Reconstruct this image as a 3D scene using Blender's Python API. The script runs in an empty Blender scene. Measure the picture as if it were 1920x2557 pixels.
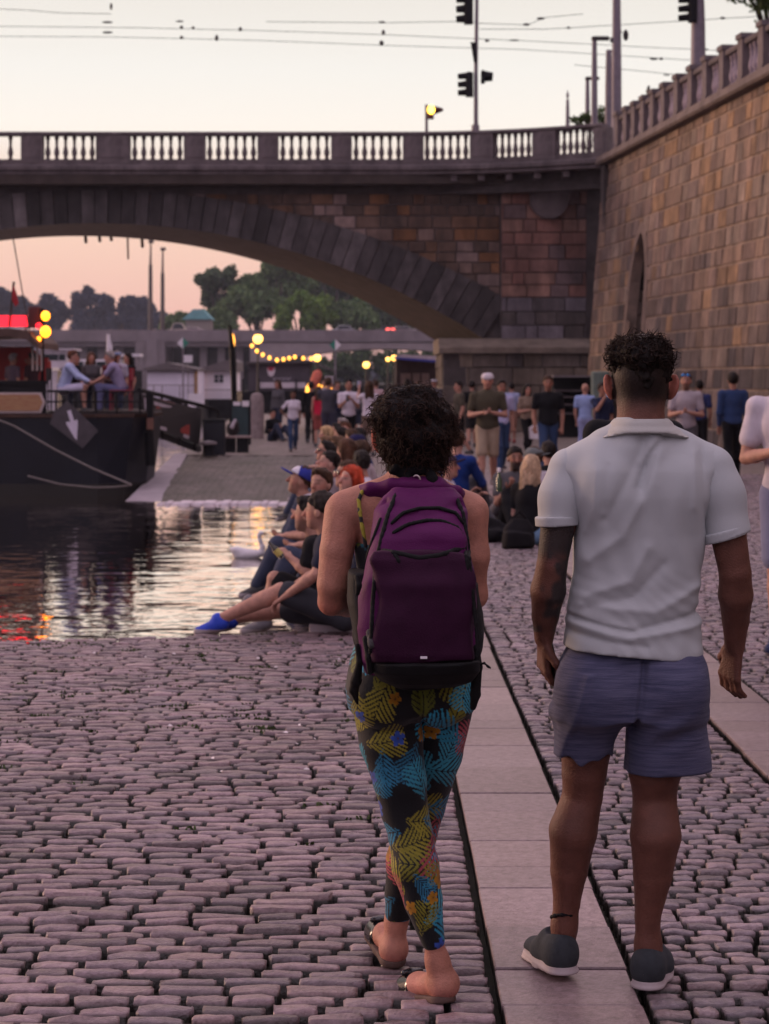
import bpy, math, random
import numpy as np
from mathutils import Vector, Matrix
random.seed(7); RNG = np.random.default_rng(7)
SC = bpy.context.scene
COL = SC.collection
PI = math.pi
R = math.radians

# ---------------------------------------------------------------- camera model used to lay the place out
F, CX, HY, H = 4400.0, 815.0, 820.0, 1.66      # focal length / principal column / horizon row (photo units), eye height

def W(x, y, d):
    return ((x - CX) * d / F, d, H - (y - HY) * d / F)

def XZ(x, y, d):
    p = W(x, y, d); return p[0], p[2]

# ---------------------------------------------------------------- materials
MATS = {}
def srgb(r, g, b):
    f = lambda c: (c / 255 / 12.92) if c <= 10 else ((c / 255 + .055) / 1.055) ** 2.4
    return (f(r), f(g), f(b))

def new_mat(name):
    m = bpy.data.materials.new(name); m.use_nodes = True
    nt = m.node_tree; nt.nodes.clear()
    out = nt.nodes.new('ShaderNodeOutputMaterial')
    bs = nt.nodes.new('ShaderNodeBsdfPrincipled')
    nt.links.new(bs.outputs[0], out.inputs[0])
    return m, nt, bs, out

def N(nt, t, **kw):
    n = nt.nodes.new('ShaderNode' + t)
    for k, v in kw.items():
        if k.startswith('i_'):
            n.inputs[k[2:].replace('_', ' ')].default_value = v
        else:
            setattr(n, k, v)
    return n

def c4(c): return (c[0], c[1], c[2], 1)

def M(name, col, rough=.75, var=.25, scale=6., bump=0., bscale=40., metal=0., spec=.4, attr=None, col2=None, emis=None, est=0., sheen=0., aniso=None, transl=0.):
    """A procedural material: base colour broken up by noise, optional bump, optional per-vertex colour."""
    if name in MATS: return MATS[name]
    m, nt, bs, out = new_mat(name)
    L = nt.links.new
    tc = N(nt, 'TexCoord')
    vec = tc.outputs['Object']
    if aniso:
        mp = N(nt, 'Mapping'); mp.inputs['Scale'].default_value = aniso
        L(vec, mp.inputs[0]); vec = mp.outputs[0]
    nz = N(nt, 'TexNoise'); nz.inputs['Scale'].default_value = scale; nz.inputs['Detail'].default_value = 6
    nz.inputs['Roughness'].default_value = .62
    L(vec, nz.inputs['Vector'])
    if attr:
        at = N(nt, 'Attribute', attribute_name=attr)
        mul = N(nt, 'MixRGB', blend_type='MULTIPLY'); mul.inputs[0].default_value = 1
        rp = N(nt, 'ValToRGB')
        rp.color_ramp.elements[0].position = .3; rp.color_ramp.elements[1].position = .7
        a = 1 - var; b = 1 + var * .4
        rp.color_ramp.elements[0].color = (a, a, a, 1); rp.color_ramp.elements[1].color = (b, b, b, 1)
        L(nz.outputs[0], rp.inputs[0]); L(at.outputs['Color'], mul.inputs[1]); L(rp.outputs[0], mul.inputs[2])
        L(mul.outputs[0], bs.inputs['Base Color'])
    else:
        rp = N(nt, 'ValToRGB')
        rp.color_ramp.elements[0].position = .3; rp.color_ramp.elements[1].position = .7
        c2 = col2 or tuple(min(1, c * (1 + var * .5)) for c in col)
        rp.color_ramp.elements[0].color = c4(tuple(c * (1 - var) for c in col)) if not col2 else c4(col)
        rp.color_ramp.elements[1].color = c4(c2)
        L(nz.outputs[0], rp.inputs[0]); L(rp.outputs[0], bs.inputs['Base Color'])
    bs.inputs['Roughness'].default_value = rough
    bs.inputs['Metallic'].default_value = metal
    bs.inputs['Specular IOR Level'].default_value = spec
    if sheen:
        bs.inputs['Sheen Weight'].default_value = sheen
        bs.inputs['Sheen Roughness'].default_value = .5
    if bump:
        n2 = N(nt, 'TexNoise'); n2.inputs['Scale'].default_value = bscale; n2.inputs['Detail'].default_value = 4
        L(vec, n2.inputs['Vector'])
        bp = N(nt, 'Bump'); bp.inputs['Strength'].default_value = bump; bp.inputs['Distance'].default_value = .01
        L(n2.outputs[0], bp.inputs['Height']); L(bp.outputs[0], bs.inputs['Normal'])
    if emis:
        bs.inputs['Emission Color'].default_value = c4(emis); bs.inputs['Emission Strength'].default_value = est
    if transl:
        tr = N(nt, 'BsdfTranslucent'); mx = N(nt, 'MixShader'); mx.inputs[0].default_value = transl
        L(bs.inputs['Base Color'].links[0].from_socket, tr.inputs[0])
        L(bs.outputs[0], mx.inputs[1]); L(tr.outputs[0], mx.inputs[2]); L(mx.outputs[0], out.inputs[0])
    MATS[name] = m
    return m

# ---------------------------------------------------------------- objects
def set_props(o, label=None, cat=None, group=None, kind=None):
    if label: o['label'] = label
    if cat: o['category'] = cat
    if group: o['group'] = group
    if kind: o['kind'] = kind
    return o

def thing(name, label, cat, loc=(0, 0, 0), rotz=0., group=None):
    o = bpy.data.objects.new(name, None); COL.objects.link(o)
    o.empty_display_size = .2
    o.location = loc; o.rotation_euler = (0, 0, rotz)
    return set_props(o, label, cat, group)

def np_obj(name, V, Fc, mat=None, parent=None, smooth=True, colors=None, loc=None):
    """V (n,3) array, Fc (m,k) int array with one face size k -> mesh object"""
    V = np.ascontiguousarray(V, dtype=np.float32); Fc = np.ascontiguousarray(Fc, dtype=np.int32)
    me = bpy.data.meshes.new(name)
    nf, k = Fc.shape
    me.vertices.add(len(V)); me.vertices.foreach_set('co', V.ravel())
    me.loops.add(nf * k); me.loops.foreach_set('vertex_index', Fc.ravel())
    me.polygons.add(nf)
    me.polygons.foreach_set('loop_start', np.arange(0, nf * k, k, dtype=np.int32))
    me.polygons.foreach_set('use_smooth', np.full(nf, smooth, dtype=bool))
    me.update(calc_edges=True)
    if colors is not None:
        ca = me.color_attributes.new('Col', 'FLOAT_COLOR', 'POINT')
        c = np.ones((len(V), 4), np.float32); c[:, :3] = colors
        ca.data.foreach_set('color', c.ravel())
    o = bpy.data.objects.new(name, me); COL.objects.link(o)
    if mat: me.materials.append(mat)
    if parent: o.parent = parent
    if loc: o.location = loc
    return o

class MB:
    """Collects simple shapes; build() links them as ONE mesh object."""
    def __init__(s): s.v = []; s.f = []
    def add(s, vs, fs):
        b = len(s.v); s.v += [tuple(p) for p in vs]; s.f += [tuple(i + b for i in f) for f in fs]; return s
    def box(s, lo, hi, rot=None, piv=None):
        x0, y0, z0 = lo; x1, y1, z1 = hi
        vs = [(x0, y0, z0), (x1, y0, z0), (x1, y1, z0), (x0, y1, z0), (x0, y0, z1), (x1, y0, z1), (x1, y1, z1), (x0, y1, z1)]
        if rot is not None:
            pv = Vector(piv or ((x0 + x1) / 2, (y0 + y1) / 2, (z0 + z1) / 2)); m = rot
            vs = [tuple(m @ (Vector(p) - pv) + pv) for p in vs]
        return s.add(vs, [(0, 3, 2, 1), (4, 5, 6, 7), (0, 1, 5, 4), (1, 2, 6, 5), (2, 3, 7, 6), (3, 0, 4, 7)])
    def cbox(s, lo, hi, c=.02):
        """box with chamfered vertical and top edges"""
        x0, y0, z0 = lo; x1, y1, z1 = hi
        def ring(i, z): 
            a, b, e, g = x0 + i, x1 - i, y0 + i, y1 - i
            return [(a + c, e, z), (b - c, e, z), (b, e + c, z), (b, g - c, z), (b - c, g, z), (a + c, g, z), (a, g - c, z), (a, e + c, z)]
        vs = ring(0, z0) + ring(0, z1 - c) + ring(c * .8, z1)
        fs = [tuple(range(7, -1, -1)), tuple(range(16, 24))]
        for r in (0, 8):
            for k in range(8): fs.append((r + k, r + (k + 1) % 8, r + 8 + (k + 1) % 8, r + 8 + k))
        return s.add(vs, fs)
    def tube(s, pts, r, n=8, cap=True):
        pts = [Vector(p) for p in pts]; rs = r if isinstance(r, (list, tuple)) else [r] * len(pts)
        vs = []; fs = []; pu = None
        for i, p in enumerate(pts):
            t = (pts[min(i + 1, len(pts) - 1)] - pts[max(i - 1, 0)])
            t = t.normalized() if t.length > 1e-9 else Vector((0, 0, 1))
            u = pu - t * pu.dot(t) if pu is not None else t.cross(Vector((0, 0, 1)) if abs(t.z) < .9 else Vector((1, 0, 0)))
            if u.length < 1e-6: u = t.orthogonal()
            u.normalize(); w = t.cross(u); pu = u
            for k in range(n):
                a = 2 * PI * k / n
                vs.append(tuple(p + (u * math.cos(a) + w * math.sin(a)) * rs[i]))
        for i in range(len(pts) - 1):
            for k in range(n):
                fs.append((i * n + k, i * n + (k + 1) % n, (i + 1) * n + (k + 1) % n, (i + 1) * n + k))
        if cap:
            fs.append(tuple(range(n - 1, -1, -1))); e = (len(pts) - 1) * n; fs.append(tuple(range(e, e + n)))
        return s.add(vs, fs)
    def lathe(s, prof, at=(0, 0, 0), n=16):
        vs = []; fs = []
        for r, z in prof:
            for k in range(n):
                a = 2 * PI * k / n; vs.append((at[0] + r * math.cos(a), at[1] + r * math.sin(a), at[2] + z))
        for i in range(len(prof) - 1):
            for k in range(n): fs.append((i * n + k, i * n + (k + 1) % n, (i + 1) * n + (k + 1) % n, (i + 1) * n + k))
        fs.append(tuple(range(n - 1, -1, -1))); e = (len(prof) - 1) * n; fs.append(tuple(range(e, e + n)))
        return s.add(vs, fs)
    def prism(s, poly, a, b, axis='y'):
        """polygon in the other two axes extruded from a to b"""
        n = len(poly)
        def P(p, t): return {'y': (p[0], t, p[1]), 'x': (t, p[0], p[1]), 'z': (p[0], p[1], t)}[axis]
        vs = [P(p, a) for p in poly] + [P(p, b) for p in poly]
        fs = [tuple(range(n)), tuple(range(2 * n - 1, n - 1, -1))]
        for k in range(n): fs.append((k, n + k, n + (k + 1) % n, (k + 1) % n))
        return s.add(vs, fs)
    def sphere(s, c, r, n=12, m=8):
        rx, ry, rz = r if isinstance(r, (tuple, list)) else (r, r, r)
        vs = [(c[0], c[1], c[2] - rz)]; fs = []
        for i in range(1, m):
            t = PI * i / m
            for k in range(n):
                a = 2 * PI * k / n
                vs.append((c[0] + rx * math.sin(t) * math.cos(a), c[1] + ry * math.sin(t) * math.sin(a), c[2] - rz * math.cos(t)))
        vs.append((c[0], c[1], c[2] + rz)); e = len(vs) - 1
        for k in range(n):
            fs.append((0, 1 + (k + 1) % n, 1 + k)); b = 1 + (m - 2) * n
            fs.append((e, b + k, b + (k + 1) % n))
        for i in range(m - 2):
            for k in range(n):
                a0 = 1 + i * n
                fs.append((a0 + k, a0 + (k + 1) % n, a0 + n + (k + 1) % n, a0 + n + k))
        return s.add(vs, fs)
    def build(s, name, mat, parent=None, smooth=False, off=None, bevel=0.):
        me = bpy.data.meshes.new(name)
        v = s.v if off is None else [(p[0] - off[0], p[1] - off[1], p[2] - off[2]) for p in s.v]
        me.from_pydata(v, [], s.f); me.update()
        if smooth:
            me.polygons.foreach_set('use_smooth', np.full(len(me.polygons), True))
            try: me.set_sharp_from_angle(angle=R(40))
            except Exception: pass
        o = bpy.data.objects.new(name, me); COL.objects.link(o)
        me.materials.append(mat)
        if parent: o.parent = parent
        if bevel:
            b = o.modifiers.new('bevel', 'BEVEL'); b.width = bevel; b.segments = 2; b.limit_method = 'ANGLE'
        return o

def copy_tree(o, loc=None, rotz=None, parent=None):
    c = o.copy(); COL.objects.link(c)
    if parent: c.parent = parent
    if loc is not None: c.location = loc
    if rotz is not None: c.rotation_euler = (0, 0, rotz)
    for ch in list(o.children): copy_tree(ch, parent=c)
    return c

# ---------------------------------------------------------------- implicit surfaces -> one continuous mesh
class Field:
    def __init__(s, k=.02): s.p = []; s.k = k; s.post = []
    def _lim(s, *pr):
        pts = np.array([p for p, r in pr]); rs = np.array([r for p, r in pr])
        return (pts - rs[:, None]).min(0), (pts + rs[:, None]).max(0)
    def cap(s, a, b, ra, rb=None, k=None, sub=False):
        rb = ra if rb is None else rb
        a = np.array(a, np.float32); b = np.array(b, np.float32); ab = b - a; L2 = max(float(ab @ ab), 1e-9)
        def fn(X, Y, Z):
            t = np.clip(((X - a[0]) * ab[0] + (Y - a[1]) * ab[1] + (Z - a[2]) * ab[2]) / L2, 0, 1)
            return np.sqrt((X - a[0] - t * ab[0]) ** 2 + (Y - a[1] - t * ab[1]) ** 2 + (Z - a[2] - t * ab[2]) ** 2) - (ra + t * (rb - ra))
        lo, hi = s._lim((a, max(ra, rb)), (b, max(ra, rb)))
        s.p.append((fn, lo, hi, s.k if k is None else k, sub)); return s
    def chain(s, pts, rs, k=None):
        for i in range(len(pts) - 1): s.cap(pts[i], pts[i + 1], rs[i], rs[i + 1], k)
        return s
    def ell(s, c, r, rot=None, k=None, sub=False):
        c = np.array(c, np.float32); r = np.array(r, np.float32); mr = float(r.min())
        m = None if rot is None else np.array(rot.transposed() if hasattr(rot, 'transposed') else rot, np.float32)
        def fn(X, Y, Z):
            x, y, z = X - c[0], Y - c[1], Z - c[2]
            if m is not None:
                x, y, z = m[0, 0] * x + m[0, 1] * y + m[0, 2] * z, m[1, 0] * x + m[1, 1] * y + m[1, 2] * z, m[2, 0] * x + m[2, 1] * y + m[2, 2] * z
            q = np.sqrt((x / r[0]) ** 2 + (y / r[1]) ** 2 + (z / r[2]) ** 2)
            g = np.sqrt((x / r[0] ** 2) ** 2 + (y / r[1] ** 2) ** 2 + (z / r[2] ** 2) ** 2) + 1e-6
            return q * (q - 1) / g
        R_ = float(r.max())
        lo, hi = (c - r, c + r) if m is None else (c - R_, c + R_)
        s.p.append((fn, lo, hi, s.k if k is None else k, sub)); return s
    def loft(s, lev, k=None, pw=2.3):
        """stack of ovals along z: (z, cx, cy, rx, ry[, rot])"""
        lev = sorted(lev); zs = np.array([l[0] for l in lev]); A = np.array([l[1:5] for l in lev])
        rt = np.array([l[5] if len(l) > 5 else 0. for l in lev])
        def fn(X, Y, Z):
            z1 = np.unique(Z)
            cx, cy, rx, ry = (np.interp(Z, zs, A[:, i]) for i in range(4)); ro = np.interp(Z, zs, rt)
            x, y = X - cx, Y - cy
            if np.any(rt): c_, s_ = np.cos(ro), np.sin(ro); x, y = c_ * x + s_ * y, -s_ * x + c_ * y
            q = (np.abs(x / rx) ** pw + np.abs(y / ry) ** pw) ** (1 / pw)
            d = (q - 1) * np.minimum(rx, ry)
            e = np.maximum(zs[0] - Z, Z - zs[-1])
            return np.where(e > 0, np.sqrt(np.maximum(d, 0) ** 2 + e ** 2), np.maximum(d, e))
        m = max(A[:, 2].max(), A[:, 3].max())
        lo = np.array([(A[:, 0] - m).min(), (A[:, 1] - m).min(), zs[0]]); hi = np.array([(A[:, 0] + m).max(), (A[:, 1] + m).max(), zs[-1]])
        s.p.append((fn, lo, hi, s.k if k is None else k, False)); return s
    def cut(s, pt, nrm):
        """removes what lies on the side nrm points to"""
        pt = np.array(pt); n = np.array(nrm, float); n /= np.linalg.norm(n)
        s.post.append(lambda D, X, Y, Z: np.maximum(D, (X - pt[0]) * n[0] + (Y - pt[1]) * n[1] + (Z - pt[2]) * n[2])); return s
    def disp(s, fn):
        s.post.append(lambda D, X, Y, Z: D + fn(X, Y, Z)); return s
    def mesh(s, h):
        pos = [p for p in s.p if not p[4]]
        lo = np.min([p[1] for p in pos], 0) - 3 * h - .01; hi = np.max([p[2] for p in pos], 0) + 3 * h + .01
        n = np.ceil((hi - lo) / h).astype(int) + 1
        ax = [(lo[i] + h * np.arange(n[i])).astype(np.float32) for i in range(3)]
        D = np.full(n, .25, np.float32)
        for fn, a, b, k, sub in s.p:
            e = k + 3 * h
            i0 = np.maximum(((a - e - lo) / h).astype(int), 0); i1 = np.minimum(np.ceil((b + e - lo) / h).astype(int) + 1, n)
            if np.any(i1 <= i0): continue
            sl = tuple(slice(i0[j], i1[j]) for j in range(3))
            X, Y, Z = np.meshgrid(ax[0][sl[0]], ax[1][sl[1]], ax[2][sl[2]], indexing='ij', sparse=True)
            d = np.broadcast_to(fn(X, Y, Z), D[sl].shape); c = D[sl]
            if sub:
                D[sl] = np.maximum(c, -d)
            elif k > 1e-6:
                g = np.maximum(k - np.abs(c - d), 0) / k
                D[sl] = np.minimum(c, d) - g * g * k * .25
            else: D[sl] = np.minimum(c, d)
        if s.post:
            X, Y, Z = np.meshgrid(*ax, indexing='ij', sparse=True)
            for f in s.post: D = f(D, X, Y, Z)
            D = np.broadcast_to(D, n).astype(np.float32)
        for sl in ((0, slice(None), slice(None)), (-1, slice(None), slice(None))):
            for r in range(3):
                q = [slice(None)] * 3; q[r] = sl[0]; D[tuple(q)] = np.maximum(D[tuple(q)], h * .5)
        return nets(D, lo, h)

CORN = np.array([(i, j, k) for i in (0, 1) for j in (0, 1) for k in (0, 1)])
EDG = [(a, b) for a in range(8) for b in range(a + 1, 8) if abs(CORN[a] - CORN[b]).sum() == 1]
def nets(D, o, h):
    ins = D < 0
    c = np.zeros(np.array(D.shape) - 1, np.int8)
    sh = lambda q, i, j, k: q[i:q.shape[0] - 1 + i, j:q.shape[1] - 1 + j, k:q.shape[2] - 1 + k]
    for q in CORN: c += sh(ins, *q)
    act = np.argwhere((c > 0) & (c < 8))
    vals = np.stack([D[act[:, 0] + q[0], act[:, 1] + q[1], act[:, 2] + q[2]] for q in CORN], 1)
    acc = np.zeros((len(act), 3)); cnt = np.zeros(len(act))
    for a, b in EDG:
        va, vb = vals[:, a], vals[:, b]; cr = (va < 0) != (vb < 0)
        t = np.where(cr, va / np.where(cr, va - vb, 1), 0)
        acc += np.where(cr[:, None], CORN[a] + t[:, None] * (CORN[b] - CORN[a]), 0); cnt += cr
    V = (act + acc / cnt[:, None]) * h + o
    idx = np.full(c.shape, -1, np.int64); idx[act[:, 0], act[:, 1], act[:, 2]] = np.arange(len(act))
    faces = []
    for ax in range(3):
        q = [slice(None)] * 3; q2 = [slice(None)] * 3
        q[ax] = slice(0, -1); q2[ax] = slice(1, None)
        A, B = ins[tuple(q)], ins[tuple(q2)]
        e = np.argwhere(A != B)
        u, v = (ax + 1) % 3, (ax + 2) % 3
        e = e[(e[:, u] > 0) & (e[:, v] > 0) & (e[:, u] < c.shape[u]) & (e[:, v] < c.shape[v])]
        fl = A[e[:, 0], e[:, 1], e[:, 2]]
        def at(du, dv):
            g = e.copy(); g[:, u] += du; g[:, v] += dv; return idx[g[:, 0], g[:, 1], g[:, 2]]
        Q = np.stack([at(-1, -1), at(0, -1), at(0, 0), at(-1, 0)], 1)
        Q[~fl] = Q[~fl][:, ::-1]
        faces.append(Q)
    Fc = np.concatenate(faces)
    Fc = Fc[(Fc >= 0).all(1)]
    return V, Fc

def normals(V, Fc):
    n = np.cross(V[Fc[:, 2]] - V[Fc[:, 0]], V[Fc[:, 3 if Fc.shape[1] > 3 else 1]] - V[Fc[:, 1]])
    out = np.zeros_like(V)
    for i in range(Fc.shape[1]): np.add.at(out, Fc[:, i], n)
    return out / (np.linalg.norm(out, axis=1)[:, None] + 1e-9)

_FR = np.random.default_rng(3)
def waves(freq, amp, seed=0, n=7, aniso=(1, 1, 1)):
    """soft irregular folds: a sum of sines in scattered directions"""
    g = np.random.default_rng(seed); K = g.normal(size=(n, 3)); K /= np.linalg.norm(K, axis=1)[:, None]
    K = K * np.array(aniso) * freq * g.uniform(.6, 1.5, (n, 1)); ph = g.uniform(0, 6.28, n)
    def fn(X, Y, Z):
        o = 0
        for i in range(n): o = o + np.sin(K[i, 0] * X + K[i, 1] * Y + K[i, 2] * Z + ph[i])
        return o * (amp / math.sqrt(n))
    return fn
def noise3(P, freq, seed=0, n=9, aniso=(1, 1, 1)):
    return waves(freq, 1., seed, n, aniso)(P[:, 0], P[:, 1], P[:, 2])
def mixc(a, b, t):
    t = np.clip(t, 0, 1)[:, None]; return np.asarray(a) * (1 - t) + np.asarray(b) * t
def sstep(a, b, x):
    t = np.clip((x - a) / (b - a), 0, 1); return t * t * (3 - 2 * t)


def field_eval(f, P):
    X, Y, Z = P[:, 0], P[:, 1], P[:, 2]; D = np.full(len(P), .25)
    for fn, a, b, k, sub in f.p:
        d = fn(X, Y, Z)
        if sub: D = np.maximum(D, -d); continue
        k = max(k, 1e-6); g = np.maximum(k - np.abs(D - d), 0) / k; D = np.minimum(D, d) - g * g * k * .25
    for q in f.post: D = q(D, X, Y, Z)
    return D
def hit(f, o, t0, t1, n=260):
    """first point of a field's surface along segments from o+t0 to o+t1 (arrays n,3)"""
    out = []
    s = np.linspace(0, 1, n)[:, None]
    for a, b in zip(t0, t1):
        p = a + (b - a) * s; d = field_eval(f, p); i = np.argmax(d < 0)
        out.append(p[i] if d[i] < 0 else None)
    return out
def rotm(yaw=0, pitch=0, roll=0):
    return np.array(Matrix.Rotation(yaw, 3, 'Z') @ Matrix.Rotation(pitch, 3, 'X') @ Matrix.Rotation(roll, 3, 'Y'))
def mrot(m): return Matrix([list(r) for r in m])

def strand_tubes(starts, dirs, n, length, rad, turns, thick, seed, grav=.0, seg=13, out=None):
    """curly locks: little helices, three sided tubes with tapering ends"""
    g = np.random.default_rng(seed); V = []; Fq = []
    s = np.linspace(0, 1, seg)
    for i in range(n):
        p0 = starts[i]; d = dirs[i] / np.linalg.norm(dirs[i]); L_ = length * g.uniform(.55, 1.35); r = rad * g.uniform(.5, 1.3); tn = turns * g.uniform(.6, 1.3); ph = g.uniform(0, 6.28); w = g.choice([-1, 1])
        u = np.cross(d, [.3, .2, .9]); u /= np.linalg.norm(u); v = np.cross(d, u); bend = g.normal(size=3) * .35
        c = p0 + d * (L_ * s)[:, None] + bend * (L_ * s ** 2 * .5)[:, None] + np.array([0, 0, -grav]) * (L_ * s ** 2)[:, None]
        rr = r * (np.minimum(1, s * 3))[:, None]; a = ph + w * 2 * PI * tn * s
        c = c + rr * (np.cos(a)[:, None] * u + np.sin(a)[:, None] * v)
        t = np.gradient(c, axis=0); t /= np.linalg.norm(t, axis=1)[:, None] + 1e-9
        e1 = np.cross(t, d + .01); e1 /= np.linalg.norm(e1, axis=1)[:, None] + 1e-9; e2 = np.cross(t, e1)
        th = (thick * g.uniform(.7, 1.3) * (1 - .75 * s ** 3))[:, None]; b = len(V) * seg * 3 if False else None
        k = sum(len(q) for q in V)
        ring = np.stack([c + th * (math.cos(q) * e1 + math.sin(q) * e2) for q in (0, 2.094, 4.189)], 1).reshape(-1, 3)
        V.append(ring)
        j = np.arange(seg - 1)[:, None] * 3
        Fq.append(np.concatenate([np.stack([j[:, 0] + q, j[:, 0] + (q + 1) % 3, j[:, 0] + 3 + (q + 1) % 3, j[:, 0] + 3 + q], 1) for q in range(3)]) + i * seg * 3)
    return np.concatenate(V), np.concatenate(Fq)
# ================================================================ SETTING : ground, water
WZ = -.45                                            # water level
def edgeX(d): return -.45 - (d - 13.45) * .010      # line of the quay edge running away from the eye
NEAR = lambda X: 13.45 + (X + .5) * .28              # near edge of the basin

m_soil = M('joint_soil', (.010, .009, .008), .95, .5, 9, col2=(.022, .022, .010))
def stone_mat(name, lo, hi, bump=.85):
    m, nt, bs, out = new_mat(name); L = nt.links.new
    g = N(nt, 'NewGeometry'); rp = N(nt, 'ValToRGB')
    e = rp.color_ramp.elements; e[0].color = c4(lo); e[1].color = c4(hi); e[0].position = 0; e[1].position = 1
    for p_, k_ in ((.18, (.55, .52, .56)), (.36, (.30, .34, .42)), (.5, (.72, .66, .62)), (.68, (.45, .5, .55)), (.86, (.85, .80, .85))):
        x = rp.color_ramp.elements.new(p_); x.color = c4(tuple(a + (b - a) * k for a, b, k in zip(lo, hi, k_)))
    L(g.outputs['Random Per Island'], rp.inputs[0])
    tc = N(nt, 'TexCoord'); nz = N(nt, 'TexNoise'); nz.inputs['Scale'].default_value = 30; nz.inputs['Detail'].default_value = 7; nz.inputs['Roughness'].default_value = .7
    L(tc.outputs['Object'], nz.inputs[0])
    r2 = N(nt, 'ValToRGB'); r2.color_ramp.elements[0].position = .3; r2.color_ramp.elements[0].color = (.5, .48, .46, 1); r2.color_ramp.elements[1].position = .68; r2.color_ramp.elements[1].color = (1.12, 1.1, 1.12, 1)
    L(nz.outputs[0], r2.inputs[0])
    n3 = N(nt, 'TexNoise'); n3.inputs['Scale'].default_value = .9; n3.inputs['Detail'].default_value = 3; L(tc.outputs['Object'], n3.inputs[0])
    r3 = N(nt, 'ValToRGB'); r3.color_ramp.elements[0].position = .3; r3.color_ramp.elements[0].color = (.66, .64, .62, 1); r3.color_ramp.elements[1].position = .7
    L(n3.outputs[0], r3.inputs[0])
    a = N(nt, 'MixRGB', blend_type='MULTIPLY'); a.inputs[0].default_value = 1; L(rp.outputs[0], a.inputs[1]); L(r2.outputs[0], a.inputs[2])
    b = N(nt, 'MixRGB', blend_type='MULTIPLY'); b.inputs[0].default_value = 1; L(a.outputs[0], b.inputs[1]); L(r3.outputs[0], b.inputs[2])
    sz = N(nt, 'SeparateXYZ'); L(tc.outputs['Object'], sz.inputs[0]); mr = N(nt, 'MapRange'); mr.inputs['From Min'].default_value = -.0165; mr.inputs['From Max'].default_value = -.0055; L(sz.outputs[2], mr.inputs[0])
    dm = N(nt, 'MixRGB', blend_type='MIX'); dm.inputs[1].default_value = (.020, .017, .014, 1); L(mr.outputs[0], dm.inputs[0]); L(b.outputs[0], dm.inputs[2]); L(dm.outputs[0], bs.inputs['Base Color'])  # darkens with depth: joint dirt, plus the shade between rows put into colour
    bs.inputs['Roughness'].default_value = .38; bs.inputs['Specular IOR Level'].default_value = .5
    n4 = N(nt, 'TexNoise'); n4.inputs['Scale'].default_value = 85; n4.inputs['Detail'].default_value = 5; L(tc.outputs['Object'], n4.inputs[0])
    bp = N(nt, 'Bump'); bp.inputs['Strength'].default_value = bump; bp.inputs['Distance'].default_value = .006
    L(n4.outputs[0], bp.inputs['Height']); L(bp.outputs[0], bs.inputs['Normal'])
    return m
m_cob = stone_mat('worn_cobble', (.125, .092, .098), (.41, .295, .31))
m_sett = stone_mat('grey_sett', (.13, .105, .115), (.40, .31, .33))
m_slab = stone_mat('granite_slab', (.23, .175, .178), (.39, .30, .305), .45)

def cobbles(name, mat, x0, x1, d0, d1, sx, sy, seed, lim=None, gap=.0118, jit=.1, tilt=0., nu=5, nv=4, anchor=False):
    """rows of rounded stones, each its own pillow of faces, all in one sheet of paving"""
    g = np.random.default_rng(seed); cen = []
    y = d0; row = 0
    while y < d1:
        ry = sy * g.uniform(.84, 1.18)
        a = x0 if not callable(x0) else x0(y); b = x1 if not callable(x1) else x1(y)
        x = a
        while x < b - .02:                              # laid from the slab edge outwards
            w = sx * g.uniform(.72, 1.3)
            if x + w > b - sx * .45: w = b - x
            cen.append(((a + b - x - w / 2) if anchor else x + w / 2, y + ry / 2, w, ry)); x += w
        y += ry
    C = np.array(cen)
    wob = .35 * sy * np.sin(C[:, 0] * 2.1 + .7 * C[:, 1]) + .25 * sy * np.sin(C[:, 0] * 5.3 + 1.3 * C[:, 1] + 2)
    C[:, 1] += wob + tilt * C[:, 0]
    if lim is not None: C = C[lim(C[:, 0], C[:, 1])]
    n = len(C)
    u = np.array([-1, -.955, -.84, -.3, .35, .85, .955, 1.]); v = np.array([-1, -.90, -.70, .1, .74, .91, 1.]); nu, nv = len(u), len(v); U, Vv = np.meshgrid(u, v, indexing='ij'); U = U.ravel(); Vv = Vv.ravel(); m = len(U)
    w2 = (C[:, 2] - gap * g.uniform(.6, 1.7, n)) / 2; h2 = (C[:, 3] - gap * 1.6 * g.uniform(.7, 1.35, n)) / 2
    # superellipse outline so the ends are rounded, sides a little irregular
    pw = g.uniform(3.2, 7, (n, 1)); q = np.clip(np.abs(U[None]) ** pw + np.abs(Vv[None]) ** pw, 0, 2)
    s = np.where(q > 1, q ** (-1 / pw), 1)
    sk = g.uniform(-.16, .16, (n, 1)); bow = g.uniform(-.16, .16, (n, 1)); tap = g.uniform(-.14, .14, (n, 1))
    px = U[None] * s * w2[:, None]; py = Vv[None] * s * h2[:, None] * (1 + tap * U[None]) + (sk * U[None] + bow * (U[None] ** 2 - .4)) * h2[:, None]
    edge = np.maximum(np.abs(U), np.abs(Vv))[None]
    dome = np.where(edge > .99, -.055, 0) - .005 * (U ** 6)[None] - .009 * (Vv ** 4)[None]
    z = dome + g.normal(0, .0032, (n, 1)) + g.normal(0, .0019, (n, m)) + g.uniform(-.03, .03, (n, 1)) * px + g.uniform(-.05, .05, (n, 1)) * py
    inn = (edge < .99)
    px = px + np.where(inn, g.normal(0, .002, (n, m)), 0); py = py + g.normal(0, .0014, (n, m))
    P = np.stack([C[:, :1] + px, C[:, 1:2] + py, z], 2).reshape(-1, 3)
    q = np.array([(i * nv + j, (i + 1) * nv + j, (i + 1) * nv + j + 1, i * nv + j + 1) for i in range(nu - 1) for j in range(nv - 1)])
    Fq = (q[None] + (np.arange(n) * m)[:, None, None]).reshape(-1, 4)
    o = np_obj(name, P, Fq, mat, smooth=True)
    o['kind'] = 'structure'
    return o, C

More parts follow.
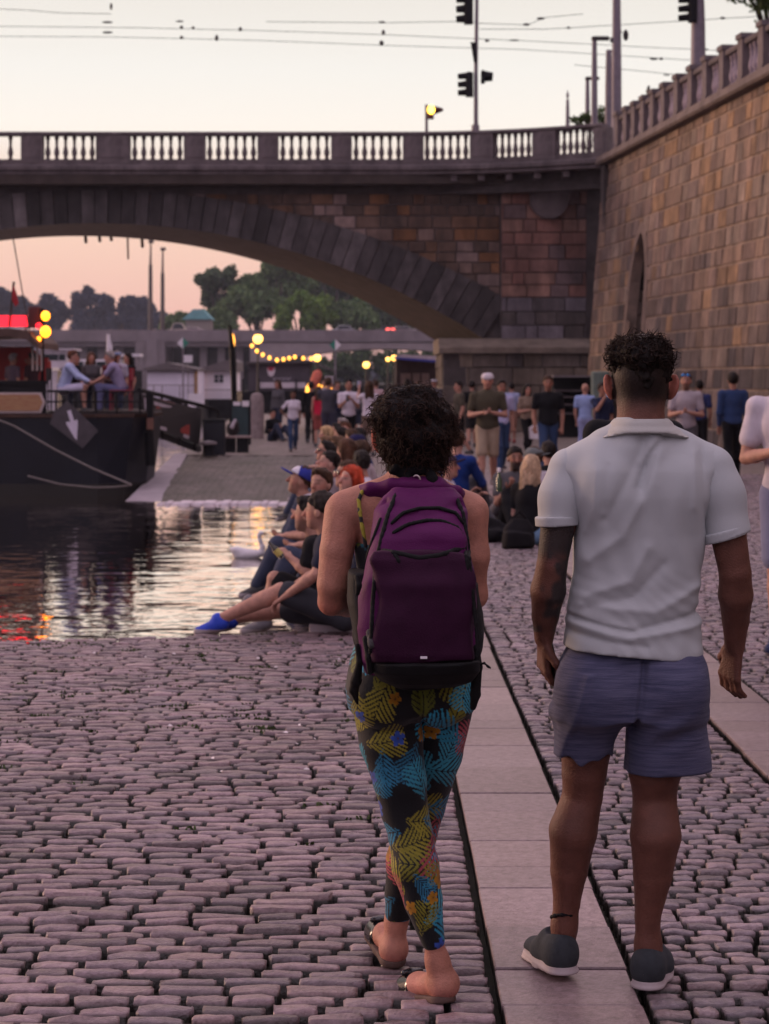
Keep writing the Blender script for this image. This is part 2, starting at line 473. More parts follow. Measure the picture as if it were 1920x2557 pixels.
S1 = (.33, .70); S2 = (1.63, 2.0)
fr = lambda x, y: (x > -.205 * y - .5) & (x < .215 * y + .6)
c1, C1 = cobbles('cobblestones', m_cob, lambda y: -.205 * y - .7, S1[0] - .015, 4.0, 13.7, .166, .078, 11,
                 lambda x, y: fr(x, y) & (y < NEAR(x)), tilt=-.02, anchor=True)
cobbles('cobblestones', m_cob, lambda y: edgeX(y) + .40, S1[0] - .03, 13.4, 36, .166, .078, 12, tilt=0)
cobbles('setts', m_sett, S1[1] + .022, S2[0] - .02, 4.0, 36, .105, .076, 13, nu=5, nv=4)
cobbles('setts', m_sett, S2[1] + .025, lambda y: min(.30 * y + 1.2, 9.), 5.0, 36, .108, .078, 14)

def slab_strip(name, x0, x1, d0, d1, seed, z=.004):
    g = random.Random(seed); mb = MB(); y = d0
    while y < d1:
        l = g.choice([.22, .3, .36, .42, .5, .55]) * g.uniform(.9, 1.1)
        dz = g.uniform(-.003, .003); ox = g.uniform(-.004, .004)
        mb.cbox((x0 + ox, y, -.06), (x1 + ox, y + l - .006, z + dz), .004); y += l
    o = mb.build(name, m_slab); o['kind'] = 'structure'; return o
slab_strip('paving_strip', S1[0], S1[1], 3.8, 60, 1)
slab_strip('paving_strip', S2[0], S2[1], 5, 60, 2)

# ground sheet: the quay, its edge and the sloping bank of the basin
gnd = MB()
E1 = (edgeX(13.45), 13.45); E2 = (edgeX(35), 35)
zt = -.055
quay_poly = [(-9, NEAR(-9)), E1, (edgeX(44.5), 44.5), (-4.45, 44.5), (-5.2, 62), (-9, 140), (-14, 260), (60, 260), (60, -30), (-9, -30)]
gnd.prism(quay_poly, -3, zt, 'z')
o = gnd.build('ground', m_soil); o['kind'] = 'structure'
# far paving, beyond where single stones can be told apart
def paving_sheet_mat(name, a, b, sc):
    m, nt, bs, out = new_mat(name); L = nt.links.new
    tc = N(nt, 'TexCoord'); br = N(nt, 'TexBrick')
    br.inputs['Scale'].default_value = sc; br.inputs['Color1'].default_value = c4(a); br.inputs['Color2'].default_value = c4(b)
    br.inputs['Mortar'].default_value = (.05, .045, .03, 1); br.inputs['Mortar Size'].default_value = .035; br.inputs['Brick Width'].default_value = .9; br.inputs['Row Height'].default_value = .55
    nz = N(nt, 'TexNoise'); nz.inputs['Scale'].default_value = 1.3; nz.inputs['Detail'].default_value = 8; nz.inputs['Roughness'].default_value = .7
    L(tc.outputs['Object'], br.inputs[0]); L(tc.outputs['Object'], nz.inputs[0])
    rp = N(nt, 'ValToRGB'); rp.color_ramp.elements[0].position = .35; rp.color_ramp.elements[0].color = (.5, .55, .42, 1); rp.color_ramp.elements[1].position = .65; rp.color_ramp.elements[1].color = (1.1, 1.05, 1.05, 1)
    L(nz.outputs[0], rp.inputs[0]); mu = N(nt, 'MixRGB', blend_type='MULTIPLY'); mu.inputs[0].default_value = 1
    L(br.outputs[0], mu.inputs[1]); L(rp.outputs[0], mu.inputs[2]); L(mu.outputs[0], bs.inputs['Base Color']); bs.inputs['Roughness'].default_value = .7
    bp = N(nt, 'Bump'); bp.inputs['Strength'].default_value = .6; bp.inputs['Distance'].default_value = .03; L(br.outputs['Fac'], bp.inputs['Height']); bp.invert = True
    L(bp.outputs[0], bs.inputs['Normal'])
    return m
m_far = paving_sheet_mat('far_paving', (.20, .155, .15), (.28, .22, .215), 4.5)
m_bank = paving_sheet_mat('bank_stones', (.115, .10, .085), (.17, .14, .13), 3.2)
fs = MB()
fs.add([(edgeX(35.5) + .4, 35.5, 0), (9.0, 35.5, 0), (6.5, 66, 0), (6, 140, 0), (-8.5, 140, 0), (-5.15, 62, 0), (-4.4, 44.6, 0), (edgeX(44.5), 44.6, 0)], [tuple(range(8))])
o = fs.build('far_paving', m_far); o['kind'] = 'structure'
# sloping bank across the end of the basin
bk = MB(); nx, ny = 60, 24; g = random.Random(5); vs = []; fcs = []
for j in range(ny + 1):
    t = j / ny; d = 34.6 + t * 10
    for i in range(nx + 1):
        s = i / nx; X = (-3.72 + t * -.5) * (1 - s) + (edgeX(d) + .1) * s
        vs.append((X, d, WZ - .06 + (.50) * t ** .8 + g.uniform(-.03, .03) * (1 - .5 * t)))
for j in range(ny):
    for i in range(nx): b = j * (nx + 1) + i; fcs.append((b, b + 1, b + nx + 2, b + nx + 1))
o = bk.add(vs, fcs).build('stone_bank', m_bank, smooth=True); o['kind'] = 'structure'
# pale kerb stones at the waterline
m_lime = M('pale_kerb_stone', (.66, .57, .61), .6, .3, 3, .4, 30)
kb = MB(); X = -3.72
while X < edgeX(34.4):
    w = g.uniform(.07, .24); kb.cbox((X, 34.22 + g.uniform(-.10, .05), WZ - .3), (X + w - .008, 34.9, WZ + .035 + g.uniform(-.025, .03)), .02); X += w
o = kb.build('kerb', m_lime, smooth=True); o['kind'] = 'structure'
# smooth concrete margin of the bank
m_conc = M('pale_concrete', (.34, .29, .32), .7, .22, 2.5, .25, 25)
cm = MB()
cm.add([(-4.36, 34.3, WZ - .05), (-3.70, 34.3, WZ - .05), (-4.18, 44.8, .03), (-4.46, 44.8, .03), (-4.36, 34.3, -2), (-3.70, 34.3, -2), (-4.18, 44.8, -2), (-4.46, 44.8, -2)],
       [(0, 1, 2, 3), (0, 3, 7, 4), (1, 5, 6, 2), (0, 4, 5, 1), (2, 6, 7, 3)])
o = cm.build('bank_margin', m_conc); o['kind'] = 'structure'

# raised coping the row of people sits on
m_cop = M('coping_stone', (.56, .48, .50), .65, .25, 5, .3, 40)
cp = MB(); d = 13.42; g = random.Random(9)
while d < 44:
    l = g.uniform(.9, 1.3); a = edgeX(d); b = edgeX(d + l)
    z = .085 + g.uniform(-.006, .006)
    cp.add([(a, d, -.05), (a + .38, d, -.05), (b + .38, d + l - .012, -.05), (b, d + l - .012, -.05), (a, d, z), (a + .38, d, z), (b + .38, d + l - .012, z), (b, d + l - .012, z)],
           [(0, 3, 2, 1), (4, 5, 6, 7), (0, 1, 5, 4), (1, 2, 6, 5), (2, 3, 7, 6), (3, 0, 4, 7)]); d += l
o = cp.build('coping', m_cop, bevel=.01); o['kind'] = 'structure'

# water
def water_mat():
    m, nt, bs, out = new_mat('river_water'); L = nt.links.new
    bs.inputs['Base Color'].default_value = (1, .85, .74, 1); bs.inputs['Metallic'].default_value = 1; bs.inputs['Roughness'].default_value = .03
    bs.inputs['IOR'].default_value = 2.4; bs.inputs['Specular IOR Level'].default_value = .5
    tc = N(nt, 'TexCoord'); h = None
    for sc, anis, amp in ((1.15, (.85, 1.0, 1), 1.0), (2.6, (.8, 1.1, 1), .38), (6.5, (.7, 1.1, 1), .08)):
        mp = N(nt, 'Mapping'); mp.inputs['Scale'].default_value = anis; mp.inputs['Rotation'].default_value = (0, 0, .05 * sc)
        nz = N(nt, 'TexNoise'); nz.inputs['Scale'].default_value = sc; nz.inputs['Detail'].default_value = 2.5; nz.inputs['Roughness'].default_value = .5; nz.inputs['Distortion'].default_value = .35
        L(tc.outputs['Object'], mp.inputs[0]); L(mp.outputs[0], nz.inputs[0])
        mm = N(nt, 'Math', operation='MULTIPLY'); mm.inputs[1].default_value = amp; L(nz.outputs[0], mm.inputs[0])
        if h is None: h = mm
        else:
            ad = N(nt, 'Math', operation='ADD'); L(h.outputs[0], ad.inputs[0]); L(mm.outputs[0], ad.inputs[1]); h = ad
    bp = N(nt, 'Bump'); bp.inputs['Strength'].default_value = 1; bp.inputs['Distance'].default_value = .0165
    L(h.outputs[0], bp.inputs['Height']); L(bp.outputs[0], bs.inputs['Normal'])
    return m
wt = MB(); wt.add([(-260, -60, WZ), (120, -60, WZ), (120, 420, WZ), (-260, 420, WZ)], [(0, 1, 2, 3)])
o = wt.build('water', water_mat()); o['kind'] = 'structure'

# weeds in the joints, litter
m_weed = M('joint_weed', (.05, .075, .02), .8, .4, 20)
g = np.random.default_rng(4); V = []; Fq = []
for i in range(150):
    x = g.uniform(-2.6, .3); y = g.uniform(7, 13.4) if i < 40 else g.uniform(9.5, 13.4)
    if x < -.205 * y - .2 or y > NEAR(x) - .05: continue
    for b in range(int(g.integers(5, 13))):
        a = g.uniform(0, 6.28); r = g.uniform(.004, .045); L_ = g.uniform(.005, .014); w = .006
        cx, cy = x + r * 1.7 * math.cos(a), y + r * .5 * math.sin(a); a2 = g.uniform(0, 6.28)
        k = len(V); V += [(cx - w, cy, -.01), (cx + w, cy, -.01), (cx + w * .6 + L_ * .6 * math.cos(a2), cy + L_ * .6 * math.sin(a2), L_ * .5), (cx - w * .3 + L_ * math.cos(a2), cy + L_ * math.sin(a2), L_ * .6)]
        Fq.append((k, k + 1, k + 2, k + 3))
o = np_obj('joint_weeds', np.array(V), np.array(Fq), m_weed, smooth=False); set_props(o, 'low green weeds growing in the cobble joints', 'weeds', kind='stuff')
m_lit = M('pale_litter', (.75, .68, .68), .7, .2, 30)
V = []; Fq = []
for i in range(70):
    x = g.uniform(-2.5, .2); y = g.uniform(8.5, 13.2)
    if y > NEAR(x) - .05 or x < -.205 * y - .1: continue
    a = g.uniform(0, 6.28); l = g.uniform(.006, .016); w = l * .55; c, s = math.cos(a), math.sin(a); k = len(V)
    V += [(x + c * l, y + s * l, .006), (x - s * w, y + c * w, .014), (x - c * l, y - s * l, .007), (x + s * w, y - c * w, .006)]
    Fq.append((k, k + 1, k + 2, k + 3))
o = np_obj('litter', np.array(V), np.array(Fq), m_lit, smooth=False); set_props(o, 'small pale feathers and scraps scattered over the cobbles', 'litter', kind='stuff')
# ================================================================ masonry
def blocks(name, mat, path, z0, z1, ch, bl, seed, colf, inside=None, parent=None, off=(0, 0, 0), out=.03, gap=.014, batter=0., smooth=False):
    """courses of dressed stone along a plan path [(x,y)...]; the outward side is to the left of the path"""
    g = np.random.default_rng(seed)
    pts = np.array(path, float); seg = np.linalg.norm(np.diff(pts, axis=0), axis=1); cum = np.concatenate([[0], np.cumsum(seg)]); Lt = cum[-1]
    def at(s):
        return np.array([np.interp(s, cum, pts[:, 0]), np.interp(s, cum, pts[:, 1])])
    V = []; Fq = []; Cc = []
    z = z0; r = 0
    while z < z1 - .05:
        c = ch * g.uniform(.88, 1.14); zt = min(z + c, z1)
        s = -bl * g.uniform(0, .9)
        while s < Lt:
            w = bl * g.uniform(.55, 1.5); a, b = max(s, 0), min(s + w, Lt); s += w
            if b - a < .06: continue
            pa, pb = at(a + gap / 2), at(b - gap / 2); t = (pb - pa); ln = np.linalg.norm(t)
            if ln < .03: continue
            t = t / ln; nrm = np.array([-t[1], t[0]])
            mx, mz = (pa + pb) / 2, (z + zt) / 2
            if inside is not None and not inside(mx[0], mx[1], mz, (a + b) / 2): continue
            p = out * g.uniform(.6, 1.25); e = min(.02, ln * .2)
            za, zb = z + gap / 2, zt - gap / 2
            k = len(V)
            def P(q, zz, o): 
                o2 = o + batter * (z1 - zz)
                return (q[0] + nrm[0] * o2, q[1] + nrm[1] * o2, zz)
            j = lambda: g.uniform(-.006, .006)
            V += [P(pa, za, -.02), P(pb, za, -.02), P(pb, zb, -.02), P(pa, zb, -.02)]
            V += [P(pa + t * e, za + e, p + j()), P(pb - t * e, za + e, p + j()), P(pb - t * e, zb - e, p + j()), P(pa + t * e, zb - e, p + j())]
            Fq += [(k + 4, k + 5, k + 6, k + 7), (k, k + 1, k + 5, k + 4), (k + 1, k + 2, k + 6, k + 5), (k + 2, k + 3, k + 7, k + 6), (k + 3, k, k + 4, k + 7)]
            cc = colf(g, mx[0], mx[1], mz); Cc += [cc] * 8
        z = zt; r += 1
    V = np.array(V) - np.array(off)
    return np_obj(name, V, np.array(Fq), mat, parent, smooth=False, colors=np.array(Cc))

m_block = M('weathered_sandstone', (.3, .2, .15), .85, .42, 2.2, .5, 14, attr='Col')
def streak(m, lo=.5, sc=1.1, sq=.16):
    nt = m.node_tree; L = nt.links.new; bs = next(n for n in nt.nodes if n.type == 'BSDF_PRINCIPLED'); src = bs.inputs['Base Color'].links[0].from_socket
    tc = N(nt, 'TexCoord'); mp = N(nt, 'Mapping'); mp.inputs['Scale'].default_value = (1, 1, sq); L(tc.outputs['Object'], mp.inputs[0])
    nz = N(nt, 'TexNoise'); nz.inputs['Scale'].default_value = sc; nz.inputs['Detail'].default_value = 7; nz.inputs['Roughness'].default_value = .72; L(mp.outputs[0], nz.inputs[0])
    rp = N(nt, 'ValToRGB'); rp.color_ramp.elements[0].position = .36; rp.color_ramp.elements[0].color = (lo, lo * .97, lo * .95, 1); rp.color_ramp.elements[1].position = .62; rp.color_ramp.elements[1].color = (1.1, 1.07, 1.03, 1); L(nz.outputs[0], rp.inputs[0])
    mu = N(nt, 'MixRGB', blend_type='MULTIPLY'); mu.inputs[0].default_value = 1; L(src, mu.inputs[1]); L(rp.outputs[0], mu.inputs[2]); L(mu.outputs[0], bs.inputs['Base Color'])
streak(m_block)
m_mortar = M('pale_mortar', (.36, .27, .21), .9, .3, 1.5)
m_darkst = M('sooty_stone', (.075, .062, .062), .85, .45, 3, .4, 20)
m_trim = M('grey_trim_stone', (.15, .125, .135), .8, .35, 2.5, .3, 20)

streak(m_trim, .55, 1.6); streak(m_mortar, .5)
# ---------------------------------------------------------------- stone arch bridge
Bo = (-5., 65., 0.)
bridge = thing('stone_bridge', 'dark stone arch bridge with a balustrade crossing above the quay', 'bridge', Bo)
PX = lambda x: (x - CX) * 65 / F
PZ = lambda y: H + (HY - y) * 65 / F
def yb(X): return 65. - (0 if X < .8 else 2.2 * ((X - .8) / 6.1) ** 2)
XA = PX(200); ZA = PZ(480); RA = 22.9; ZC = ZA - RA
def intr(X): 
    q = RA ** 2 - (X - XA) ** 2
    return ZC + math.sqrt(q) if q > 0 else -99
def ring_t(X): return 1.08 + .4 * min(1, abs(X - XA) / 12.4) ** 2
XE = 3.4; XS = 2 * XA - XE                          # springings
ang = lambda X: math.asin((X - XA) / RA)
def ring_pt(th, t): return (XA + (RA + t) * math.sin(th), ZC + (RA + t) * math.cos(th))
YF = 65.55; YBK = 71.; SK = -1.3
# spandrel backing sheet with the arch cut out
mb = MB(); n = 60; top = 7.9
xs = np.linspace(XS, XE, n + 1); vs = []; fc = []
for X in xs: vs += [(X, YF, intr(X)), (X, YF, top)]
for i in range(n): fc.append((2 * i, 2 * i + 2, 2 * i + 3, 2 * i + 1))
mb.add(vs, fc)
mb.box((XE, YF, -1), (7.6, YBK, top)); mb.box((XS - 30, YF, -1.5), (XS, YBK, top))
mb.build('spandrel_core', m_darkst, bridge, off=Bo)
# soffit, back face and road slab
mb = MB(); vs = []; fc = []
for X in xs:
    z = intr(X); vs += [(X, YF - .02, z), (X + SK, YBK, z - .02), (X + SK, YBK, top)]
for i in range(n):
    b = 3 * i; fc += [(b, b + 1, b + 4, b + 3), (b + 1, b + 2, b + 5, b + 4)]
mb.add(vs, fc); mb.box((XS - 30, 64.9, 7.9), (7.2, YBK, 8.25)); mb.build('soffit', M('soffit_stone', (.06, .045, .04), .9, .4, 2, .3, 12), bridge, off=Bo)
def spcol(g, x, y, z):
    c = np.array(g.choice([0, 0, 1, 2, 3, 4, 4, 5]))
    pal = [(.075, .06, .058), (.16, .125, .125), (.20, .165, .18), (.17, .095, .055), (.10, .075, .07), (.13, .085, .065)]
    return tuple(np.array(pal[int(c)]) * (1.45, 1.27, 1.08) * g.uniform(.75, 1.15))
def above_ring(x, y, z, s):
    if x > XE + .75 or x < XS - .75: return True
    th = math.atan2(x - XA, z - ZC); rr = math.hypot(x - XA, z - ZC)
    return rr > RA + ring_t(x) * .75
blocks('spandrel_blocks', m_block, [(3.95, YF), (XS - 4, YF)], 3.2, 7.9, .36, .62, 21, spcol, above_ring, bridge, Bo)
# arch ring of wedge stones
g = random.Random(3); V = []; Fq = []; Cc = []
th0, th1 = ang(XS), ang(XE); nv = 62
for i in range(nv):
    a = th0 + (th1 - th0) * i / nv + .0006; b = th0 + (th1 - th0) * (i + 1) / nv - .0006
    t = ring_t(XA + RA * math.sin((a + b) / 2)); f = YF - .10 - g.uniform(0, .05); k = len(V)
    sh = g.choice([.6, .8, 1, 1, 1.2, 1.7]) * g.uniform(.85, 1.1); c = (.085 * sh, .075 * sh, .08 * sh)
    for th in (a, b):
        for tt in (0, t):
            x, z = ring_pt(th, tt)
            V += [(x, f, z), (x, YF + .3, z)]
    Fq += [(k, k + 4, k + 6, k + 2), (k, k + 1, k + 5, k + 4), (k + 2, k + 6, k + 7, k + 3), (k, k + 2, k + 3, k + 1), (k + 4, k + 5, k + 7, k + 6)]
    Cc += [c] * 8
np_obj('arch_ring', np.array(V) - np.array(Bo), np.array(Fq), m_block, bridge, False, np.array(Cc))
# pier above the springing, its plinth and roundel
def piercol(g, x, y, z):
    if z > 4.35: pal = [(.26, .135, .115), (.22, .125, .11), (.29, .17, .14), (.17, .12, .125)]
    else: pal = [(.12, .105, .115), (.15, .13, .14), (.10, .085, .085), (.19, .17, .2)]
    return tuple(np.array(pal[int(g.integers(0, 4))]) * 1.15 * g.uniform(.8, 1.1))
mb = MB(); mb.box((3.95, YF - .28, -.5), (7.3, YF + .2, 7.95)); mb.build('pier_core', m_darkst, bridge, off=Bo)
blocks('pier_blocks', m_block, [(6.7, YF - .30), (3.97, YF - .30)], 2.95, 7.75, .42, .7, 23, piercol, None, bridge, Bo, out=.03)
def plcol(g, x, y, z): return tuple(np.array([(.17, .14, .125), (.21, .17, .14), (.13, .11, .11), (.23, .185, .15)][int(g.integers(0, 4))]) * g.uniform(.85, 1.1))
mb = MB(); mb.box((2.1, YF - .75, -1), (7.3, YBK, 2.55)); mb.build('plinth_core', m_darkst, bridge, off=Bo)
blocks('plinth_blocks', m_block, [(7.2, YF - .77), (2.1, YF - .77), (2.1, YF + 6)], 0, 2.5, .5, .95, 25, plcol, None, bridge, Bo, out=.04)
mb = MB(); mb.prism([(YF - .95, 2.5), (YF - .95, 2.68), (YF - .3, 2.98), (YBK, 2.98), (YBK, 2.5)], 1.95, 7.3, 'x'); mb.build('plinth_cap', M('plinth_cap_stone', (.2, .16, .13), .85, .4, 2, .4, 12), bridge, off=Bo)
mb = MB(); cx, cz = PX(1186), PZ(430)
mb.prism([(cx + .62 * math.cos(a), cz + .62 * math.sin(a)) for a in np.linspace(PI, 2 * PI, 20)] + [(cx + .62, cz + .45), (cx - .62, cz + .45)], YF - .62, YF - .25, 'y')
mb.build('roundel', m_trim, bridge, off=Bo)
# cornice and parapet, following the flare at the bank
path = [(X, yb(X)) for X in list(np.linspace(-48, .8, 4)) + list(np.linspace(1.1, 6.95, 18))]
def sweep(mb, path, prof, close=False):
    """prof: (outward offset towards the river side, z) polygon swept along a plan path"""
    n = len(prof); vs = []; fc = []
    for i, (x, y) in enumerate(path):
        a = path[max(i - 1, 0)]; b = path[min(i + 1, len(path) - 1)]; t = Vector((b[0] - a[0], b[1] - a[1])).normalized(); nr = (t.y, -t.x)
        for o, z in prof: vs.append((x + nr[0] * o, y + nr[1] * o, z))
    for i in range(len(path) - 1):
        for k in range(n): fc.append((i * n + k, (i + 1) * n + k, (i + 1) * n + (k + 1) % n, i * n + (k + 1) % n))
    fc += [tuple(range(n)), tuple(range(len(vs) - 1, len(vs) - n - 1, -1))]
    mb.add(vs, fc)
mb = MB(); sweep(mb, path, [(-.9, 8.2), (.12, 8.2), (.12, 8.30), (.2, 8.34), (.2, 8.46), (.03, 8.52), (.03, 8.57), (-.9, 8.57)]); mb.build('cornice', m_trim, bridge, off=Bo)
mb = MB(); sweep(mb, path, [(-.32, 8.57), (0, 8.57), (0, 8.69), (-.32, 8.69)]); mb.build('base_rail', m_trim, bridge, off=Bo)
mb = MB(); sweep(mb, path, [(-.36, 9.455), (.04, 9.455), (.06, 9.5), (.03, 9.57), (-.35, 9.57)]); mb.build('coping', m_trim, bridge, off=Bo)
mb = MB(); mb.box((-48, YBK - .35, 8.2), (7, YBK, 9.1)); mb.build('far_parapet', m_darkst, bridge, off=Bo)
# corbels
cb = None; X = -14.; k = 0
while X < 6.6:
    y = yb(X) 
    if cb is None:
        mb = MB(); mb.box((-.1, -.0, 7.98), (.1, .55, 8.199)); cb = mb.build('corbel', m_trim, bridge); cb.location = (X - Bo[0], y - Bo[1], 0)
    else: copy_tree(cb, (X - Bo[0], y - Bo[1], 0), parent=bridge)
    X += .865
mb = MB(); sweep(mb, [(x, y) for x, y in path], [(-.9, 7.62), (-.50, 7.62), (-.50, 8.198), (-.9, 8.198)]); mb.build('frieze', m_darkst, bridge, off=Bo)
peds = [(-190, -150), (45, 92), (207, 280), (397, 443), (556, 601), (715, 760), (870, 915), (1015, 1065), (1150, 1200), (1283, 1312)]
BPROF = [(.075, 0), (.075, .05), (.05, .07), (.06, .11), (.088, .20), (.088, .26), (.05, .42), (.04, .50), (.058, .57), (.04, .60), (.07, .66), (.07, .765)]
first = None
for i, (a, b) in enumerate(peds):
    Xa, Xb = [(q - CX) * yb((q - CX) * 64.5 / F) / F for q in (a, b)]
    xm = (Xa + Xb) / 2; y = yb(xm); an = math.atan2(yb(Xb) - yb(Xa), Xb - Xa)
    mb = MB(); w = (Xb - Xa) / 2 / max(math.cos(an), .5)
    mb.box((-w, -.03, 8.57), (w, .38, 9.454)); mb.box((-w + .1, -.045, 8.75), (w - .1, -.03, 9.3))
    o = mb.build('pedestal', m_trim, bridge); o.location = (xm - Bo[0], y - Bo[1], 0); o.rotation_euler = (0, 0, an)
    if i + 1 < len(peds):
        Xc = (peds[i + 1][0] - CX) * yb((peds[i + 1][0] - CX) * 64.5 / F) / F
        nb = 6 if i else 4
        for j in range(nb):
            X = Xb + (Xc - Xb) * (j + .5 + .0) / nb
            if first is None:
                mb = MB(); mb.lathe(BPROF, (0, 0, 8.69), 12); first = mb.build('baluster', m_trim, bridge, smooth=True); o = first
            else: o = copy_tree(first, parent=bridge)
            o.location = (X - Bo[0], yb(X) + .17 - Bo[1], 0)
# rusty drips hanging from the crown
for x, l in ((276, .75), (307, .3), (215, .2), (185, .25), (240, .15)):
    X = (x - CX) * YBK / F; z = intr(X - SK) - .02; mb = MB(); mb.tube([(X, YBK - .05, z), (X + .02, YBK - .05, z - l)], .035 if l > .3 else .06, 6)
    mb.build('iron_hanger', M('rusty_iron', (.12, .06, .05), .8, .4), bridge, off=Bo)

# ---------------------------------------------------------------- embankment wall
wallX = lambda d: 12.78 - .092 * d
WT = 8.25; BT = .078
Wo = (9., 50., 0.)
wall = thing('embankment_wall', 'tall sandstone embankment wall with a balustrade, rising along the right of the quay', 'wall', Wo)
wp = [(wallX(d), d) for d in np.linspace(-12, 62.9, 40)] 
niche = (55.6, 57.7)
def in_niche(d, z):
    c = (niche[0] + niche[1]) / 2; h = (niche[1] - niche[0]) / 2; q = abs(d - c) / h
    return q < 1 and z < 3.6 + 2.2 * math.sqrt(max(0, 1 - q ** 1.7))
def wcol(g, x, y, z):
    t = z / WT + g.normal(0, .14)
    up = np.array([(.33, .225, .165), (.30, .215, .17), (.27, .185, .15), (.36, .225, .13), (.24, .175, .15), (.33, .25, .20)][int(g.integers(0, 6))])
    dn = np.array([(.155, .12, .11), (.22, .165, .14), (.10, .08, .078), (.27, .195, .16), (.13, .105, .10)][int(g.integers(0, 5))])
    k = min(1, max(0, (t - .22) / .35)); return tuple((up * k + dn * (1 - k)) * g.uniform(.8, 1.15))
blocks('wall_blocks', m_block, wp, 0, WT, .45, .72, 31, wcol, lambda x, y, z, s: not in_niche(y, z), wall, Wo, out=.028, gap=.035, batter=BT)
mb = MB(); vs = []; fc = []                          # mortar bed with the niche left open
dd = sorted(set(list(np.linspace(-12, 62.9, 60)) + list(np.linspace(niche[0], niche[1], 25)))); zz = list(np.linspace(0, WT, 34))
for d in dd:
    for z in zz: vs.append((wallX(d) - BT * (WT - z), d, z))
nz_ = len(zz)
for i in range(len(dd) - 1):
    for j in range(nz_ - 1):
        if in_niche((dd[i] + dd[i + 1]) / 2, (zz[j] + zz[j + 1]) / 2): continue
        fc.append((i * nz_ + j, i * nz_ + j + 1, (i + 1) * nz_ + j + 1, (i + 1) * nz_ + j))
mb.add(vs, fc); mb.build('mortar_bed', m_mortar, wall, off=Wo)
mb = MB()
def npt(d, q): return (wallX(d) + q, d)
mb.prism([npt(niche[0] - .5, .12), npt(niche[1] + .5, .12), npt(niche[1] + .5, 1.2), npt(niche[0] - .5, 1.2)], 0, 6.4, 'z'); mb.build('niche_back', m_darkst, wall, off=Wo)
mb = MB(); vs = []; fc = []; cc_ = (niche[0] + niche[1]) / 2; hh = (niche[1] - niche[0]) / 2; ol = [(niche[0], 0.)] + [(cc_ + hh * u_, 3.6 + 2.2 * math.sqrt(max(0, 1 - abs(u_) ** 1.7))) for u_ in np.linspace(-1, 1, 25)] + [(niche[1], 0.)]
for i, (d_, z_) in enumerate(ol):
    a_, b_ = ol[max(i - 1, 0)], ol[min(i + 1, len(ol) - 1)]; tx, tz_ = b_[0] - a_[0], b_[1] - a_[1]; l_ = math.hypot(tx, tz_); nx_, nz2 = -tz_ / l_, tx / l_
    for w_, o2 in ((-.05, .25), (-.05, -.05), (.24, -.05), (.24, .1)):
        D2, Z2 = d_ + nx_ * w_, max(z_ + nz2 * w_, 0); vs.append((wallX(D2) - BT * (WT - Z2) + o2, D2, Z2))
for i in range(len(ol) - 1):
    for k in range(3): b = i * 4 + k; fc.append((b, b + 4, b + 5, b + 1))
mb.add(vs, fc); mb.build('niche_surround', M('niche_trim_stone', (.26, .185, .145), .85, .4, 2.5, .4, 14), wall, off=Wo)
def jcol(g, x, y, z): return tuple(np.array((.2, .15, .125)) * g.uniform(.6, 1.2))
blocks('niche_jamb', m_block, [(wallX(niche[1]) + .12, niche[1] + .03), (wallX(niche[1]) - .40, niche[1] + .03)], 0, 4.2, .45, .6, 32, jcol, None, wall, Wo)
mb = MB(); mb.box((wallX(62.9) - .1, 62.0, 0), (14, 62.9, WT - .05)); mb.build('fill', m_darkst, wall, off=Wo)
m_cpw = M('wall_coping_stone', (.15, .115, .105), .85, .4, 2, .3, 16)
wp2 = [(wallX(d), d) for d in np.linspace(-12, 62.0, 30)] + [(6.98, 62.9)]
mb = MB(); sweep(mb, wp2[::-1], [(-1.2, WT), (.26, WT), (.30, WT + .06), (.26, WT + .24), (.05, WT + .30), (-1.2, WT + .30)]); mb.build('coping', m_cpw, wall, off=Wo)
mb = MB(); mb.prism([(wallX(62.5) + .3, 62.5), (40, 62.5), (40, -12), (wallX(-12) + .3, -12)], WT + .1, WT + .29, 'z'); mb.build('upper_pavement', m_trim, wall, off=Wo)
pdv = [38.5, 40.3, 42.1, 43.9, 45.7, 47.4, 49.1, 50.7, 52.2, 53.7, 55.2, 56.5, 57.7, 58.9, 60.0, 61.2]
pd0 = br0 = None; WA = math.atan(.092)
for i, d in enumerate(pdv):
    x = wallX(d) + .2; big = i % 2 == 0
    if pd0 is None:
        mb = MB(); mb.box((-.19, -.2, WT + .3), (.19, .2, WT + 1.33)); mb.box((-.23, -.24, WT + 1.33), (.23, .24, WT + 1.45)); mb.box((-.22, -.23, WT + .3), (.22, .23, WT + .44))
        pd0 = o = mb.build('pedestal', m_trim, wall)
    else: o = copy_tree(pd0, parent=wall)
    o.location = (x - Wo[0], d - Wo[1], 0); o.rotation_euler = (0, 0, WA)
    if i + 1 < len(pdv):
        d2 = pdv[i + 1]; n = 4
        for j in range(n):
            q = d + .2 + (d2 - d - .4) * (j + .5) / n
            if br0 is None:
                mb = MB(); mb.lathe([(r * .9, z * 1.0) for r, z in BPROF], (0, 0, WT + .42), 10); br0 = b = mb.build('baluster', M('pale_baluster', (.34, .28, .33), .75, .25, 4), wall, smooth=True)
            else: b = copy_tree(br0, parent=wall)
            b.location = (wallX(q) + .2 - Wo[0], q - Wo[1], 0)
wp3 = [(wallX(d) + .2, d) for d in np.linspace(38.5, 61.2, 12)]
mb = MB(); sweep(mb, wp3[::-1], [(-.13, WT + 1.18), (.13, WT + 1.18), (.15, WT + 1.25), (.13, WT + 1.30), (-.13, WT + 1.30)]); mb.build('top_rail', m_trim, wall, off=Wo)
mb = MB(); sweep(mb, wp3[::-1], [(-.14, WT + .3), (.14, WT + .3), (.14, WT + .42), (-.14, WT + .42)]); mb.build('base_rail', m_trim, wall, off=Wo)
